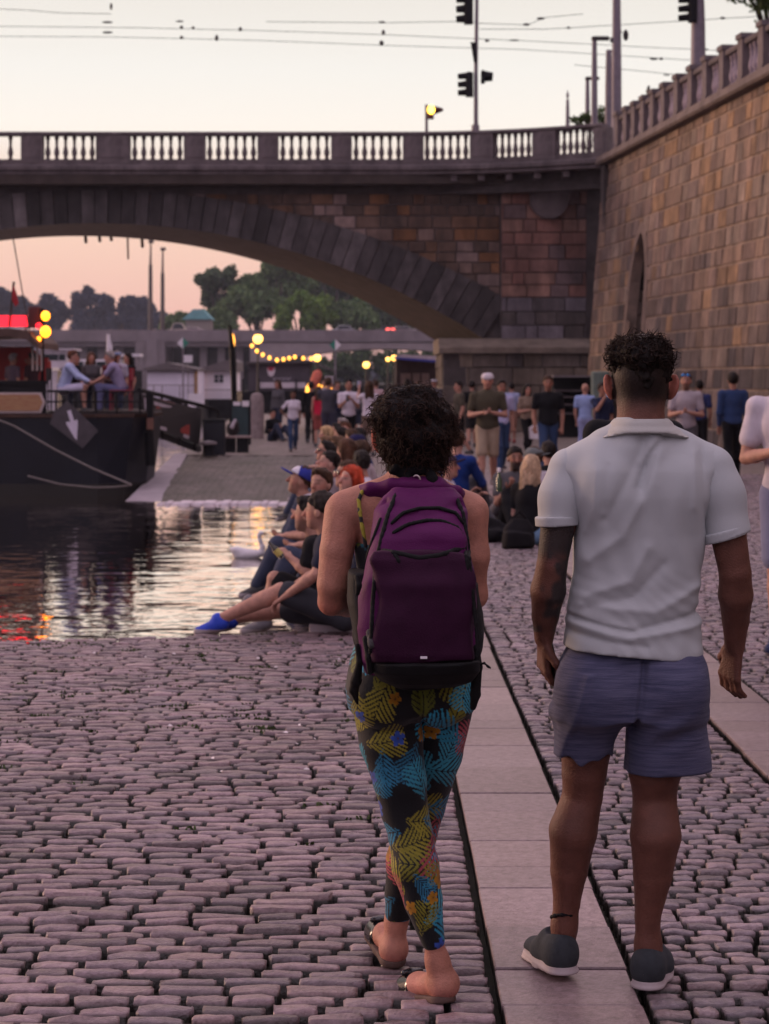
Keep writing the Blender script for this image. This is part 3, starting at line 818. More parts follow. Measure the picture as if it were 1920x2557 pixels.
# ================================================================ far shore: road bridge, traffic, trees
def px(x, d): return (x - CX) * d / F
def pz(y, d): return H + (HY - y) * d / F
m_fconc = M('far_concrete', (.23, .19, .205), .85, .3, .25, .3, 2)
m_dark = M('shade_dark', (.012, .012, .013), .9, .3, 2)
D = 320.
fb = thing('road_bridge', 'long grey concrete road bridge far behind the arch, cars crossing it', 'bridge', (px(430, D), D, WZ))
off = tuple(fb.location)
mb = MB(); mb.box((-110, D, pz(748, D)), (40, D + 14, pz(737, D))); mb.build('deck', m_fconc, fb, off=off)
mb = MB(); mb.box((-110, D - .5, pz(738, D)), (40, D, pz(713, D))); mb.box((-110, D + 13.6, pz(738, D)), (40, D + 14, pz(716, D)))
X = -110
while X < 40: mb.box((X, D - .62, pz(738, D)), (X + .25, D - .502, pz(713, D) + .1)); X += 2.
mb.build('parapet', m_fconc, fb, off=off)
mb = MB(); mb.box((px(293, D), D - .8, WZ - 1), (px(357, D), D + 13, pz(739, D))); mb.box((px(318, D), D - 1.3, WZ - 1), (px(341, D), D - .81, pz(733, D))); mb.build('pier', m_fconc, fb, off=off)
c0 = None
for x in (-60, -22, 17, 57, 97, 137, 177, 216, 255, 437, 476, 516):
    if c0 is None:
        mb = MB(); mb.box((-.55, 0, -1), (.55, .9, pz(744, D) - WZ)); c0 = o = mb.build('column', m_fconc, fb)
    else: o = copy_tree(c0, parent=fb)
    o.location = (px(x, D) - off[0], 1.5, 0)
mb = MB(); mb.box((-110, D + 12, WZ - 1), (px(560, D), D + 13.5, pz(748, D))); mb.build('deck_shade_sheet', m_dark, fb, off=off)  # added near-black sheet standing for the shade under the deck
# shallow arch of the navigation span
mb = MB(); xa, xb = px(540, D), px(1120, D); zt_ = pz(741, D); up = []; lo = []
for i in range(33):
    t = i / 32; X = xa + (xb - xa) * t; z = pz(806, D) + (pz(753, D) - pz(806, D)) * (1 - (2 * t - 1) ** 2) ** .8; lo.append((X, z))
vs = []; fc = []
for X, z in lo: vs += [(X, D - .3, z), (X, D - .3, zt_), (X, D + 13, z), (X, D + 13, zt_)]
for i in range(32):
    b = 4 * i; fc += [(b, b + 4, b + 5, b + 1), (b, b + 2, b + 6, b + 4), (b + 2, b + 3, b + 7, b + 6)]
mb.add(vs, fc); mb.build('arch_span', M('far_concrete_light', (.3, .25, .26), .85, .25, .3), fb, off=off)
# lamp standards on it
def tram_pole(x, yt, ym, lab):
    t = thing('tram_pole', lab, 'pole', (px(x, D + 3), D + 3, pz(720, D)), group='tram poles on the far road bridge')
    h1 = pz(ym, D + 3) - pz(720, D); h2 = pz(yt, D + 3) - pz(720, D)
    mb = MB(); mb.tube([(0, 0, 0), (0, 0, h1)], [.38, .3], 10); mb.build('lower_tube', M('pole_grey', (.07, .055, .055), .6), t, smooth=True)
    mb = MB(); mb.tube([(0, 0, h1), (.05, 0, h2)], [.2, .12], 8); mb.build('upper_tube', MATS['pole_grey'], t, smooth=True)
    mb = MB(); mb.box((-.3, -.3, h2 - .4), (.5, .3, h2 + .1)); mb.build('head', MATS['pole_grey'], t)
tram_pole(325, 520, 572, 'taller of two slim poles on the far road bridge, left one under the arch')
tram_pole(351, 536, 590, 'shorter of two slim poles on the far road bridge, right one under the arch')

def car(name, lab, x, d, col, ln=4.4, ht=1.45, rear=True, face=1):
    t = thing(name, lab, 'car', (px(x, d), d, pz(712, D) - .85), group='cars crossing the far road bridge')
    m = M('car_paint_' + str(len(MATS)), col, .25, .1, 2, spec=.6); l = ln / 2
    P = [(-l, .25), (-l, .75), (-l * .92, .95), (-l * .62, 1.0), (-l * .38, ht), (l * .35, ht), (l * .68, .98), (l * .95, .85), (l, .6), (l, .25)]
    mb = MB(); mb.prism([(a * face, b) for a, b in P], 0, 1.75, 'y'); mb.build('body', m, t, bevel=.06)
    mb = MB(); mb.prism([(a * face, b) for a, b in [(-l * .52, 1.02), (-l * .34, ht - .08), (l * .32, ht - .08), (l * .58, 1.02)]], -.012, 1.762, 'y'); mb.build('window', M('car_glass', (.03, .035, .045), .08, .1), t)
    for sx in (-.62, .62):
        mb = MB(); mb.tube([(sx * l, -.02, .3), (sx * l, .2, .3)], .31, 14); mb.build('wheel', M('tyre', (.012, .012, .012), .9), t, smooth=True)
    return t, l
mt_w, mt_s = (.62, .56, .58), (.38, .38, .42)
t, l = car('van', 'small pale van on the far road bridge near the two poles', 384, D + 3, (.55, .47, .4), 3.6, 2.0)
t, l = car('car', 'pale hatchback on the far road bridge just behind the small van', 417, D + 4, (.5, .4, .42), 3.4, 1.3, face=-1)
t, l = car('car', 'silver car alone on the far road bridge above the green and white sign', 743, D + 3, mt_s, 4.3, 1.62)
m_red = M('tail_lamp', (.4, .02, .02), .4, emis=(1, .12, .1), est=3.); m_hl = M('head_lamp', (.8, .7, .6), .3, emis=(1, .75, .55), est=4.)
for x, lab, col, lx in ((870, 'grey car with lit red tail light on the far road bridge', (.3, .27, .28), -22), (914, 'white car with its headlight on at the right of the far road bridge', (.55, .5, .5), 12), (945, 'pale car nearest the stone pier on the far road bridge', (.5, .42, .4), 8), (838, 'dark car showing one red light on the far road bridge', (.05, .04, .045), 0)):
    t, l = car('car', lab, x, D + 3, col)
    mb = MB(); mb.sphere((lx * D / F, -.45, .75), (.42, .06, .42), 10, 6); mb.build('tail_light' if lx <= 0 else 'headlight', m_red if lx <= 0 else m_hl, t, smooth=True)

# ---------------------------------------------------------------- trees
m_bark = M('bark', (.05, .038, .03), .9, .4, 8)
leafm = {}
def leaf_mat(name, a, b):
    if name in leafm: return leafm[name]
    m, nt, bs, out = new_mat(name); L = nt.links.new
    g = N(nt, 'NewGeometry'); rp = N(nt, 'ValToRGB'); rp.color_ramp.elements[0].color = c4(a); rp.color_ramp.elements[1].color = c4(b)
    L(g.outputs['Random Per Island'], rp.inputs[0]); L(rp.outputs[0], bs.inputs['Base Color']); bs.inputs['Roughness'].default_value = .7; bs.inputs['Specular IOR Level'].default_value = .2
    tr = N(nt, 'BsdfTranslucent'); mx = N(nt, 'MixShader'); mx.inputs[0].default_value = .25; L(rp.outputs[0], tr.inputs[0]); L(bs.outputs[0], mx.inputs[1]); L(tr.outputs[0], mx.inputs[2]); L(mx.outputs[0], out.inputs[0])
    leafm[name] = m; return m
def crown(blobs, n, size, seed):
    """leaf sprays scattered over the shells of several overlapping clumps, with gaps between"""
    g = np.random.default_rng(seed); P = []; tot = sum(b[3] * b[3] for b in blobs)
    for (cx, cy, cz, r) in blobs:
        sub = g.normal(size=(max(5, int(7 * r * r / (tot / len(blobs)))), 3)); sub /= np.linalg.norm(sub, axis=1)[:, None]
        k = int(n * r * r / tot); c = sub[g.integers(0, len(sub), k)] * r * g.uniform(.45, .82, (k, 1)); v = g.normal(size=(k, 3)); v /= np.linalg.norm(v, axis=1)[:, None]
        P.append(np.array([cx, cy, cz]) + c * np.array([1, 1, .85]) + v * (r * .52 * g.uniform(.1, 1.15, (k, 1))))
    P = np.concatenate(P); k = len(P)
    a = g.normal(size=(k, 3)); a /= np.linalg.norm(a, axis=1)[:, None]; b = np.cross(a, g.normal(size=(k, 3))); b /= np.linalg.norm(b, axis=1)[:, None]
    s = size * g.uniform(.5, 1.3, (k, 1))
    V = np.stack([P - a * s, P + b * s * .55, P + a * s, P - b * s * .55], 1).reshape(-1, 3)
    return V, np.arange(4 * k).reshape(-1, 4)
def tree(lab, base, blobs, mat, n=2600, size=.5, seed=1, group=None, trunk=.35, name='tree'):
    t = thing(name, lab, 'tree', base, group=group)
    b = np.array(base); V, Fq = crown([(x - b[0], y - b[1], z - b[2], r) for x, y, z, r in blobs], n, size, seed)
    np_obj('crown', V, Fq, mat, t, smooth=False)
    mb = MB(); g = random.Random(seed); top = max(z for x, y, z, r in blobs) - b[2]; lowest = min(z - r * .6 for x, y, z, r in blobs) - b[2]
    fx = np.mean([x for x, y, z, r in blobs]) - b[0]
    mb.tube([(0, 0, -1), (fx * .3, 0, lowest * .6), (fx * .6, 0, (lowest + top) / 2)], [trunk, trunk * .75, trunk * .35], 8)
    for x, y, z, r in blobs: mb.tube([(fx * .35, 0, lowest * .65), ((x - b[0] + fx * .5) / 2, (y - b[1]) / 2, (z - b[2] + lowest) / 2), (x - b[0], y - b[1], z - b[2])], [trunk * .5, trunk * .33, .05], 6)
    mb.build('trunk', m_bark, t, smooth=True)
    return t
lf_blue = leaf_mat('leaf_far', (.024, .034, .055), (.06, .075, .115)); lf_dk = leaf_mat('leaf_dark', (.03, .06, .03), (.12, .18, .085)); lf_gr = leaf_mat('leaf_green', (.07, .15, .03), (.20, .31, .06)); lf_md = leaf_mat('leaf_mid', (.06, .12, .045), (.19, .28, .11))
def bl(d, *lst): return [(px(x, d + o), d + o, pz(y, d + o), r * d / F) for x, y, r, o in lst]
dT = 620.
far_trees = [('lone far tree with a round crown beyond the red cabin', 12, [(12, 634, 22, 0), (28, 650, 16, 2), (2, 660, 30, 3), (20, 690, 26, 1)]),
  ('low bluish far tree just right of the amber lamps', 60, [(45, 662, 24, 0), (62, 668, 22, 3), (50, 690, 26, 1)]),
  ('bluish far tree with a pointed top left of the wide one', 105, [(103, 648, 16, 0), (110, 665, 26, 2), (130, 675, 24, 3), (92, 676, 22, 1), (112, 695, 28, 2)]),
  ('widest far tree on the skyline with sky showing through its crown', 182, [(172, 645, 20, 0), (200, 638, 22, 3), (228, 645, 20, 1), (238, 662, 16, 2), (168, 664, 15, 4), (215, 690, 30, 3), (180, 696, 28, 1)]),
  ('narrow far tree with a thin spire left of the poles', 262, [(268, 650, 9, 0), (266, 668, 15, 1), (270, 690, 24, 2), (250, 694, 22, 1)]),
  ('rounded bluish far tree directly left of the two poles', 300, [(296, 655, 22, 0), (312, 664, 22, 2), (285, 676, 24, 1), (325, 684, 22, 3), (305, 698, 26, 1)]),
  ('low far tree behind the two slim poles', 345, [(340, 688, 20, 0), (352, 694, 20, 1), (362, 700, 16, 2)])]
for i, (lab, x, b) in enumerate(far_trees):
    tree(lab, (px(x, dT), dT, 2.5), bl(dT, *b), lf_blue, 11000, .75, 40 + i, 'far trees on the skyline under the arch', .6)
hl = MB(); hp = [(-130, 3), (-130, 15), (-100, 17.5), (-75, 16.5), (-62, 16), (-50, 9), (20, 8), (90, 9), (150, 8), (150, 3)]
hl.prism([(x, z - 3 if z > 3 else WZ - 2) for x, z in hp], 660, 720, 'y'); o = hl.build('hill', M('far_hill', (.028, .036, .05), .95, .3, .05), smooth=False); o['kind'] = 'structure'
dM = 385.
mid = [('dark tall tree standing highest behind the far road bridge', 470, lf_dk, [(445, 612, 24, 0), (468, 592, 22, 2), (492, 600, 26, 1), (515, 618, 26, 3), (455, 636, 26, 2), (500, 642, 30, 1), (480, 665, 30, 2)]),
  ('leafy green tree right of the tall dark one', 560, lf_md, [(545, 615, 26, 0), (530, 645, 34, -3), (572, 630, 32, 2), (500, 675, 32, -4), (555, 670, 34, -3), (590, 660, 30, 0)]),
  ('tall tree whose top meets the underside of the arch', 600, lf_md, [(590, 575, 30, 4), (620, 590, 34, 6), (575, 600, 26, 5), (640, 615, 36, 6), (605, 630, 38, 5), (660, 600, 30, 8)]),
  ('dark wide tree filling the arch behind the bright bushes', 720, lf_dk, [(690, 600, 40, 12), (730, 605, 42, 14), (700, 640, 40, 12), (760, 630, 40, 14), (735, 660, 36, 13), (790, 650, 36, 15)]),
  ('bright green bushy tree in the middle above the far road bridge', 640, lf_gr, [(625, 668, 26, -6), (650, 660, 28, -5), (685, 664, 30, -6), (660, 690, 26, -7), (700, 690, 26, -6), (610, 692, 22, -7)]),
  ('dull green tree behind the silver car', 770, lf_md, [(740, 680, 28, -4), (775, 672, 30, -3), (800, 690, 28, -5), (755, 700, 24, -5)]),
  ('dark tree at the right end of the far road bridge', 850, lf_dk, [(820, 650, 36, 6), (860, 665, 36, 5), (895, 690, 32, 4), (840, 690, 32, 3), (930, 705, 26, 4)]),
  ('low green tree beside the turquoise roof', 385, lf_md, [(372, 694, 17, -4), (392, 690, 16, -3), (408, 698, 15, -5), (362, 704, 14, -4)]),
  ('round green tree between the turquoise roof and the tall trees', 455, lf_md, [(445, 694, 22, -6), (470, 690, 24, -5), (430, 704, 18, -6), (490, 700, 22, -6)])]
for i, (lab, x, m, b) in enumerate(mid):
    tree(lab, (px(x, dM), dM, 2.), bl(dM, *b), m, 15000, .48, 60 + i, 'trees on the far shore beyond the road bridge', .5)
# dark undergrowth below the span
tree('shaded tree in the dark gap under the far arched span', (px(780, 350), 350, 0), bl(350, (740, 790, 34, 0), (790, 775, 34, 2), (840, 785, 36, 3), (700, 800, 28, 1), (890, 790, 34, 2), (930, 780, 30, 2), (765, 810, 30, 0), (850, 815, 30, 0)), lf_dk, 9000, .5, 90, None, .4)
tree('shaded shrub below the far road bridge near its arched span', (px(660, 345), 345, 0), bl(345, (640, 800, 30, 0), (670, 812, 30, 1), (610, 812, 26, 0), (700, 806, 30, 2)), lf_dk, 7000, .5, 91, None, .4)
sb = MB(); sb.box((-180, 330, -2), (60, 520, .8)); o = sb.build('far_shore', M('far_shore_soil', (.03, .032, .02), .95, .4, .3)); o['kind'] = 'structure'
# turquoise roofed house
t = thing('house', 'small house with a turquoise roof among the far trees', 'house', (px(425, 360), 360, 8)); t.location.z = 0
mb = MB(); mb.box((-2.0, 0, 0), (2.4, 6, pz(688, 360))); mb.build('wall', M('house_wall', (.3, .26, .24), .9), t)
mb = MB(); a, b = pz(690, 360), pz(668, 360); mb.prism([(-2.6, a), (-.6, b), (1.0, b), (2.8, a)], -.5, 6.5, 'y'); mb.build('roof', M('turquoise_roof', (.16, .40, .42), .6, .2, 1), t)

# ---------------------------------------------------------------- moored boats and houseboats
m_white = M('white_paint', (.80, .74, .80), .6, .12, 1.5); m_lil = M('grey_paint', (.58, .51, .57), .6, .2, 1.5); m_lit_cream = M('lit_cream', (.93, .82, .70), .5, .1, 2)  # the cream puts light caught along the hull tops into the colour
m_bk = M('black_paint', (.009, .009, .011), .6, .3, 3, spec=.15); m_glass = M('dark_glass', (.02, .03, .035), .12, .2, 2); m_rail = M('rail_grey', (.2, .17, .18), .5, .2, 6)
def hull(mb, x0, x1, y0, y1, z0, z1, bow=1.5, rake=.5):
    mb.prism([(x0, y0 + (y1 - y0) * .2), (x0, y1 - (y1 - y0) * .2), (x0 + .4, y1), (x1 - bow, y1), (x1, (y0 + y1) / 2), (x1 - bow, y0), (x0 + .4, y0)], z0, z1, 'z')
d = 150.
t = thing('cabin_cruiser', 'grey lilac passenger boat with a long dark window band', 'boat', (px(100, d), d, WZ), group='boats moored past the stone arch'); o_ = tuple(t.location)
mb = MB(); hull(mb, px(-60, d), px(160, d), d, d + 4, WZ - .3, pz(795, d)); mb.build('hull', m_lil, t, off=o_)
mb = MB(); mb.box((px(-40, d), d + .4, pz(795, d)), (px(142, d), d + 3.6, pz(757, d))); mb.build('cabin', m_lil, t, off=o_)
for a, b in ((88, 124), (126, 139), (20, 80)): mb = MB(); mb.box((px(a, d), d + .36, pz(778, d)), (px(b, d), d + .42, pz(765, d))); mb.build('window', m_glass, t, off=o_)
mb = MB(); mb.box((px(-60, d), d - .04, pz(801, d)), (px(128, d), d + .02, pz(794, d))); mb.build('rubbing_strake', m_lit_cream, t, off=o_)
mb = MB(); mb.box((px(-40, d), d + .2, pz(757, d)), (px(160, d), d + 3.8, pz(752, d))); mb.build('roof', m_lil, t, off=o_)
d = 140.
t = thing('passenger_boat', 'low white passenger boat with a hull side painted cream as lit behind the deck guests', 'boat', (px(190, d), d, WZ), group='boats moored past the stone arch'); o_ = tuple(t.location)
mb = MB(); hull(mb, px(120, d), px(300, d), d, d + 4, WZ - .3, pz(800, d)); mb.build('hull', m_bk, t, off=o_)
mb = MB(); mb.box((px(148, d), d - .05, pz(811, d)), (px(236, d), d + .05, pz(796, d))); mb.build('bulwark', m_lit_cream, t, off=o_)
mb = MB(); mb.box((px(150, d), d + .5, pz(798, d)), (px(262, d), d + 3.5, pz(776, d))); mb.build('cabin', m_white, t, off=o_)
for k in range(4): mb = MB(); a = 156 + k * 25; mb.box((px(a, d), d + .45, pz(793, d)), (px(a + 22, d), d + .52, pz(781, d))); mb.build('window', m_glass, t, off=o_)
mb = MB(); mb.box((px(236, d), d, pz(770, d)), (px(302, d), d + 2, pz(764, d))); mb.build('awning', m_white, t, off=o_)
for a in (240, 298): mb = MB(); mb.tube([(px(a, d), d + .2, pz(800, d)), (px(a, d), d + .2, pz(766, d))], .06, 6); mb.build('post', m_rail, t, off=o_)
d = 120.
t = thing('flag', 'furled white flag on a white pole behind the deck guests', 'flag', (px(232, d), d, WZ)); o_ = tuple(t.location)
mb = MB(); mb.tube([(px(231, d), d, WZ), (px(234, d), d, pz(722, d))], [.12, .09], 8); mb.build('pole', m_white, t, off=o_, smooth=True)
mb = MB(); mb.prism([(px(235, d), pz(722, d)), (px(243, d), pz(750, d)), (px(242, d), pz(762, d)), (px(235, d), pz(748, d))], d - .03, d + .03, 'y'); mb.build('cloth', m_white, t, off=o_)
d = 112.
t = thing('houseboat', 'white houseboat with a low grey roof and a plank side', 'houseboat', (px(368, d), d, WZ), group='white houseboats at the quay'); o_ = tuple(t.location)
mb = MB(); mb.box((px(300, d), d - .2, WZ), (px(432, d), d + 6, pz(864, d))); mb.build('pontoon', m_bk, t, off=o_)
mb = MB(); mb.box((px(318, d), d, pz(866, d)), (px(423, d), d + 5.5, pz(796, d)))
for k in range(7): a = px(318 + 15 * k, d); mb.box((a, d - .025, pz(864, d)), (a + .03, d - .003, pz(797, d)))
mb.build('wall', M('houseboat_white', (.78, .72, .84), .6, .12, 1.2), t, off=o_)
mb = MB(); mb.prism([(px(308, d), pz(797, d)), (px(362, d), pz(783, d)), (px(428, d), pz(797, d)), (px(428, d), pz(800, d)), (px(308, d), pz(800, d))], d - .3, d + 6, 'y'); mb.build('roof', M('grey_roof', (.13, .11, .115), .8, .2, 2), t, off=o_)
mb = MB(); mb.box((px(420, d), d - .12, pz(866, d)), (px(427, d), d - .004, pz(797, d))); mb.build('corner_post', M('ochre_wood', (.35, .2, .1), .8), t, off=o_)
for a in (334, 352, 390):
    mb = MB(); mb.tube([(px(a, d), d - .5, pz(866, d)), (px(a, d), d - .5, pz(832, d))], .03, 6); mb.build('rail_post', m_rail, t, off=o_)
mb = MB(); mb.tube([(px(318, d), d - .5, pz(832, d)), (px(423, d), d - .5, pz(832, d))], .03, 6); mb.build('handrail', m_rail, t, off=o_)
d = 118.
t = thing('houseboat', 'white houseboat with one small dark window under a sloping grey roof', 'houseboat', (px(468, d), d, WZ), group='white houseboats at the quay'); o_ = tuple(t.location)
mb = MB(); mb.box((px(428, d), d - .2, WZ), (px(520, d), d + 6, pz(862, d))); mb.build('pontoon', m_bk, t, off=o_)
mb = MB(); mb.box((px(432, d), d, pz(866, d)), (px(506, d), d + 5, pz(800, d))); mb.build('wall', m_white, t, off=o_)
w_ = MB(); w_.box((px(463, d), d - .05, pz(826, d)), (px(482, d), d - .004, pz(810, d))); wo = w_.build('window', m_glass, t, off=o_)
mb = MB(); mb.box((px(472, d), d - .07, pz(826, d)), (px(473.5, d), d - .052, pz(810, d))); mb.box((px(463, d), d - .07, pz(818.6, d)), (px(482, d), d - .052, pz(817.6, d))); mb.build('frame', m_white, wo, off=o_)
mb = MB(); mb.prism([(px(418, d), pz(800, d)), (px(500, d), pz(775, d)), (px(512, d), pz(782, d)), (px(512, d), pz(802, d))], d - .4, d + 5.5, 'y'); mb.build('roof', MATS['grey_roof'], t, off=o_)
mb = MB(); mb.tube([(px(432, d), d - .4, pz(842, d)), (px(506, d), d - .4, pz(842, d))], .03, 6); mb.build('handrail', m_rail, t, off=o_)
d = 100.
t = thing('barge', 'dark barge with a grey shed carrying a small red and white shield', 'boat', (px(600, d), d, WZ), group='boats moored past the stone arch'); o_ = tuple(t.location)
mb = MB(); hull(mb, px(505, d), px(720, d), d, d + 4.5, WZ - .3, pz(845, d)); mb.build('hull', m_bk, t, off=o_)
m_shed = M('shed_grey', (.075, .062, .078), .7, .2, 1.5)
mb = MB(); mb.box((px(535, d), d + .5, pz(845, d)), (px(668, d), d + 4, pz(782, d))); mb.build('shed', m_shed, t, off=o_)
mb = MB(); mb.prism([(px(530, d), pz(782, d)), (px(668, d), pz(778, d)), (px(722, d), pz(800, d)), (px(722, d), pz(803, d)), (px(668, d), pz(784, d)), (px(530, d), pz(786, d))], d + .2, d + 4.3, 'y'); mb.build('roof', M('shed_roof', (.09, .075, .08), .8), t, off=o_)
cx, cz = px(584.5, d), pz(802, d); s_ = .19
sh = MB(); sh.prism([(cx - s_, cz + .2), (cx + s_, cz + .2), (cx + s_, cz - .02), (cx + s_ * .6, cz - .2), (cx, cz - .27), (cx - s_ * .6, cz - .2), (cx - s_, cz - .02)], d + .45, d + .497, 'y'); sgo = sh.build('shield', M('shield_white', (.75, .65, .72), .6), t, off=o_)
sh = MB(); sh.prism([(cx - s_, cz + .203), (cx + s_, cz + .203), (cx + s_ * .3, cz + .02), (cx - s_ * .6, cz + .02)], d + .43, d + .448, 'y'); sh.build('field', M('shield_red', (.5, .05, .1), .6), sgo, off=o_)
mb = MB(); X = px(589, d); g = random.Random(2)
for k in range(8):
    w_ = .075; z0, z1 = pz(822, d), pz(815.5, d)
    mb.box((X, d + .47, z0), (X + .022, d + .497, z1))
    if k % 2: mb.box((X + .023, d + .47, z1 - .03), (X + w_, d + .497, z1))
    else: mb.box((X + w_ - .02, d + .47, z0), (X + w_, d + .497, z1 - .03)); mb.box((X + .023, d + .47, (z0 + z1) / 2), (X + w_ - .021, d + .497, (z0 + z1) / 2 + .025))
    X += .115
mb.build('lettering', M('letter_white', (.5, .45, .52), .6), t, off=o_)
mb = MB(); mb.box((px(560, d), d - .1, pz(838, d)), (px(660, d), d - .01, pz(826, d))); mb.build('bulwark', m_lil, t, off=o_)
for a in (525, 560, 600, 640): mb = MB(); mb.tube([(px(a, d), d - .2, pz(846, d)), (px(a, d), d - .2, pz(818, d))], .05, 6); mb.build('stanchion', m_bk, t, off=o_)

hz = MB(); hz.box((-285, -85, -6), (150, 780, 60))
hm = bpy.data.materials.new('haze_air'); hm.use_nodes = True; hnt = hm.node_tree; hnt.nodes.clear()
ho = hnt.nodes.new('ShaderNodeOutputMaterial'); hv = hnt.nodes.new('ShaderNodeVolumePrincipled'); hv.inputs['Color'].default_value = (.72, .80, 1, 1); hv.inputs['Density'].default_value = .00013; hv.inputs['Anisotropy'].default_value = .2
hnt.links.new(hv.outputs[0], ho.inputs['Volume']); o = hz.build('haze', hm); set_props(o, 'thin bluish dusk haze over the river', 'haze', kind='stuff')
# ================================================================ lamps, strings of lights, signs
m_amber = M('amber_glow', (1, .6, .2), .4, emis=(1., .42, .05), est=3.6); m_warm = M('warm_glow', (1, .7, .3), .4, emis=(1, .50, .09), est=4.5)
m_iron = M('dark_iron', (.03, .026, .026), .55, .3, 8); m_pgrey = M('painted_pole', (.20, .17, .20), .55, .25, 5)
def lamp(x, y, d, r, lab, gz=0., name='street_lamp'):
    t = thing(name, lab, 'lamp', (px(x, d), d, gz), group='lit lamps along the far quay'); z = pz(y, d) - gz
    mb = MB(); mb.tube([(0, 0, 0), (0, 0, z - r)], [.05, .035], 8); mb.build('post', m_iron, t, smooth=True)
    mb = MB(); mb.sphere((0, 0, z), r, 14, 9); mb.build('globe', m_warm, t, smooth=True)
    mb = MB(); mb.lathe([(r * .6, z + r * .85), (r * .3, z + r * 1.15), (.01, z + r * 1.3)], (0, 0, 0), 10); mb.build('cap', m_iron, t)
lamp(557, 732, 84, .20, 'largest lit amber lamp, above the string of lights', WZ)
lamp(685, 773, 84, .15, 'lit amber lamp at the right end of the string of lights', 0)
lamp(791, 788, 84, .14, 'single lit amber lamp on a post below the far arch', 0)
lamp(838, 776, 92, .10, 'smaller of the paired amber lamps left of the blue awning', 0)
lamp(851, 773, 92, .13, 'larger of the paired amber lamps beside the blue awning', 0)
def string(name, pts, n, d, r, lab):
    t = thing(name, lab, 'string lights', (px(pts[0][0], d), d, pz(pts[0][1], d))); o_ = tuple(t.location)
    P = np.array(pts); s = np.linspace(0, 1, len(P)); f = lambda q: (px(np.interp(q, s, P[:, 0]), d), d, pz(np.interp(q, s, P[:, 1]), d))
    mb = MB(); mb.tube([f(q) for q in np.linspace(0, 1, 24)], .012, 5); mb.build('cable', m_iron, t, off=o_)
    b0 = None
    for i in range(n):
        p = f((i + .3) / n)
        if b0 is None: mb = MB(); mb.sphere((0, 0, -.03), (r, r, r * 1.2), 10, 7); b0 = b = mb.build('bulb', m_amber, t, smooth=True)
        else: b = copy_tree(b0, parent=t)
        b.location = (p[0] - o_[0], 0, p[2] - o_[2])
string('string_lights', [(541, 742), (556, 758), (575, 769), (598, 776), (618, 774), (634, 769), (660, 773), (684, 773)], 10, 80, .068, 'swag of amber bulbs hanging over the dark barge')
string('string_lights', [(664, 848), (666, 832), (676, 829), (700, 833), (712, 834), (726, 837)], 9, 70, .08, 'short row of amber bulbs above the people at the far stall')
def mark(x, y, d, lab, flip):
    t = thing('river_sign', lab, 'sign', (px(x, d), d, WZ), group='green and white diamond river signs'); o_ = tuple(t.location); r = 12.5 * d / F; X, Z = px(x, d), pz(y, d)
    mb = MB(); mb.tube([(X, d + .1, WZ), (X, d + .1, Z - r * .5)], .05, 6); mb.build('post', m_pgrey, t, off=o_)
    for s, m in ((-1, m_white if not flip else MATS.get('sign_green') or M('sign_green', (.03, .22, .16), .6)), (1, M('sign_green', (.03, .22, .16), .6) if not flip else m_white)):
        mb = MB(); mb.prism([(X, Z - r), (X + s * r, Z), (X, Z + r)], d, d + .06, 'y'); mb.build('panel', m, t, off=o_)
    return t
mark(395, 741, 108, 'diamond sign, white left half and green right half, above the white houseboat', False)
mark(724, 745, 100, 'diamond sign, green left half and white right half, under the far span', True)
for x, y, d, lab in ((406, 775, 110, 'small white notice on the post above the first houseboat'), (424, 865, 60, 'small white notice left of the dark poster stand')):
    t = thing('notice', lab, 'sign', (px(x, d), d, pz(y, d))); mb = MB(); mb.box((-.24, -.03, -.2), (.24, .03, .2)); mb.build('panel', m_white, t); mb = MB(); mb.tube([(0, .06, -2.2 if d > 100 else -1.0), (0, .06, .1)], .03, 6); mb.build('post', m_rail, t)
d = 70.
t = thing('mast', 'dark leaning mast with an amber lamp glowing behind it', 'mast', (px(509, d), d, WZ)); o_ = tuple(t.location)
mb = MB(); mb.tube([(px(509, d), d, WZ), (px(503, d), d, pz(770, d)), (px(496, d), d, pz(703, d))], [.10, .11, .05], 8); mb.build('spar', m_bk, t, off=o_, smooth=True)
mb = MB(); mb.sphere((px(500, d), d + .25, pz(740, d)), (.10, .08, .33), 10, 8); mb.build('lamp', m_amber, t, off=o_, smooth=True)
# orange parasol and white stall of the quay bar
d = 66.
t = thing('parasol', 'folded salmon parasol behind the far row of bulbs', 'parasol', (px(684, d), d, 0)); o_ = tuple(t.location)
mb = MB(); mb.tube([(px(680, d), d, 0), (px(684, d), d, pz(800, d))], .03, 8); mb.build('pole', m_iron, t, off=o_)
mb = MB(); mb.tube([(px(676, d), d, pz(838, d)), (px(681, d), d, pz(822, d)), (px(687, d), d, pz(806, d)), (px(690, d), d, pz(799, d))], [.10, .17, .16, .05], 10); mb.build('canopy', M('salmon_cloth', (.75, .2, .14), .8, .2, 8), t, off=o_, smooth=True)
d = 68.
t = thing('stall', 'white stall box with a counter behind the far quay crowd', 'stall', (px(712, d), d, 0)); o_ = tuple(t.location)
mb = MB(); mb.box((px(698, d), d, 0), (px(724, d), d + 1.2, pz(846, d))); mb.build('counter', M('stall_wood', (.10, .07, .06), .8), t, off=o_)
mb = MB(); mb.box((px(699, d), d + .2, pz(832, d)), (px(722, d), d + 1.1, pz(812, d))); mb.build('box', m_white, t, off=o_)
for a in (699, 722): mb = MB(); mb.box((px(a, d) - .03, d + .1, pz(846, d)), (px(a, d) + .03, d + .19, pz(812, d))); mb.build('post', m_iron, t, off=o_)
d = 80.
t = thing('kiosk', 'brown kiosk with a white and blue awning beside the stone pier', 'kiosk', (px(900, d), d, 0)); o_ = tuple(t.location)
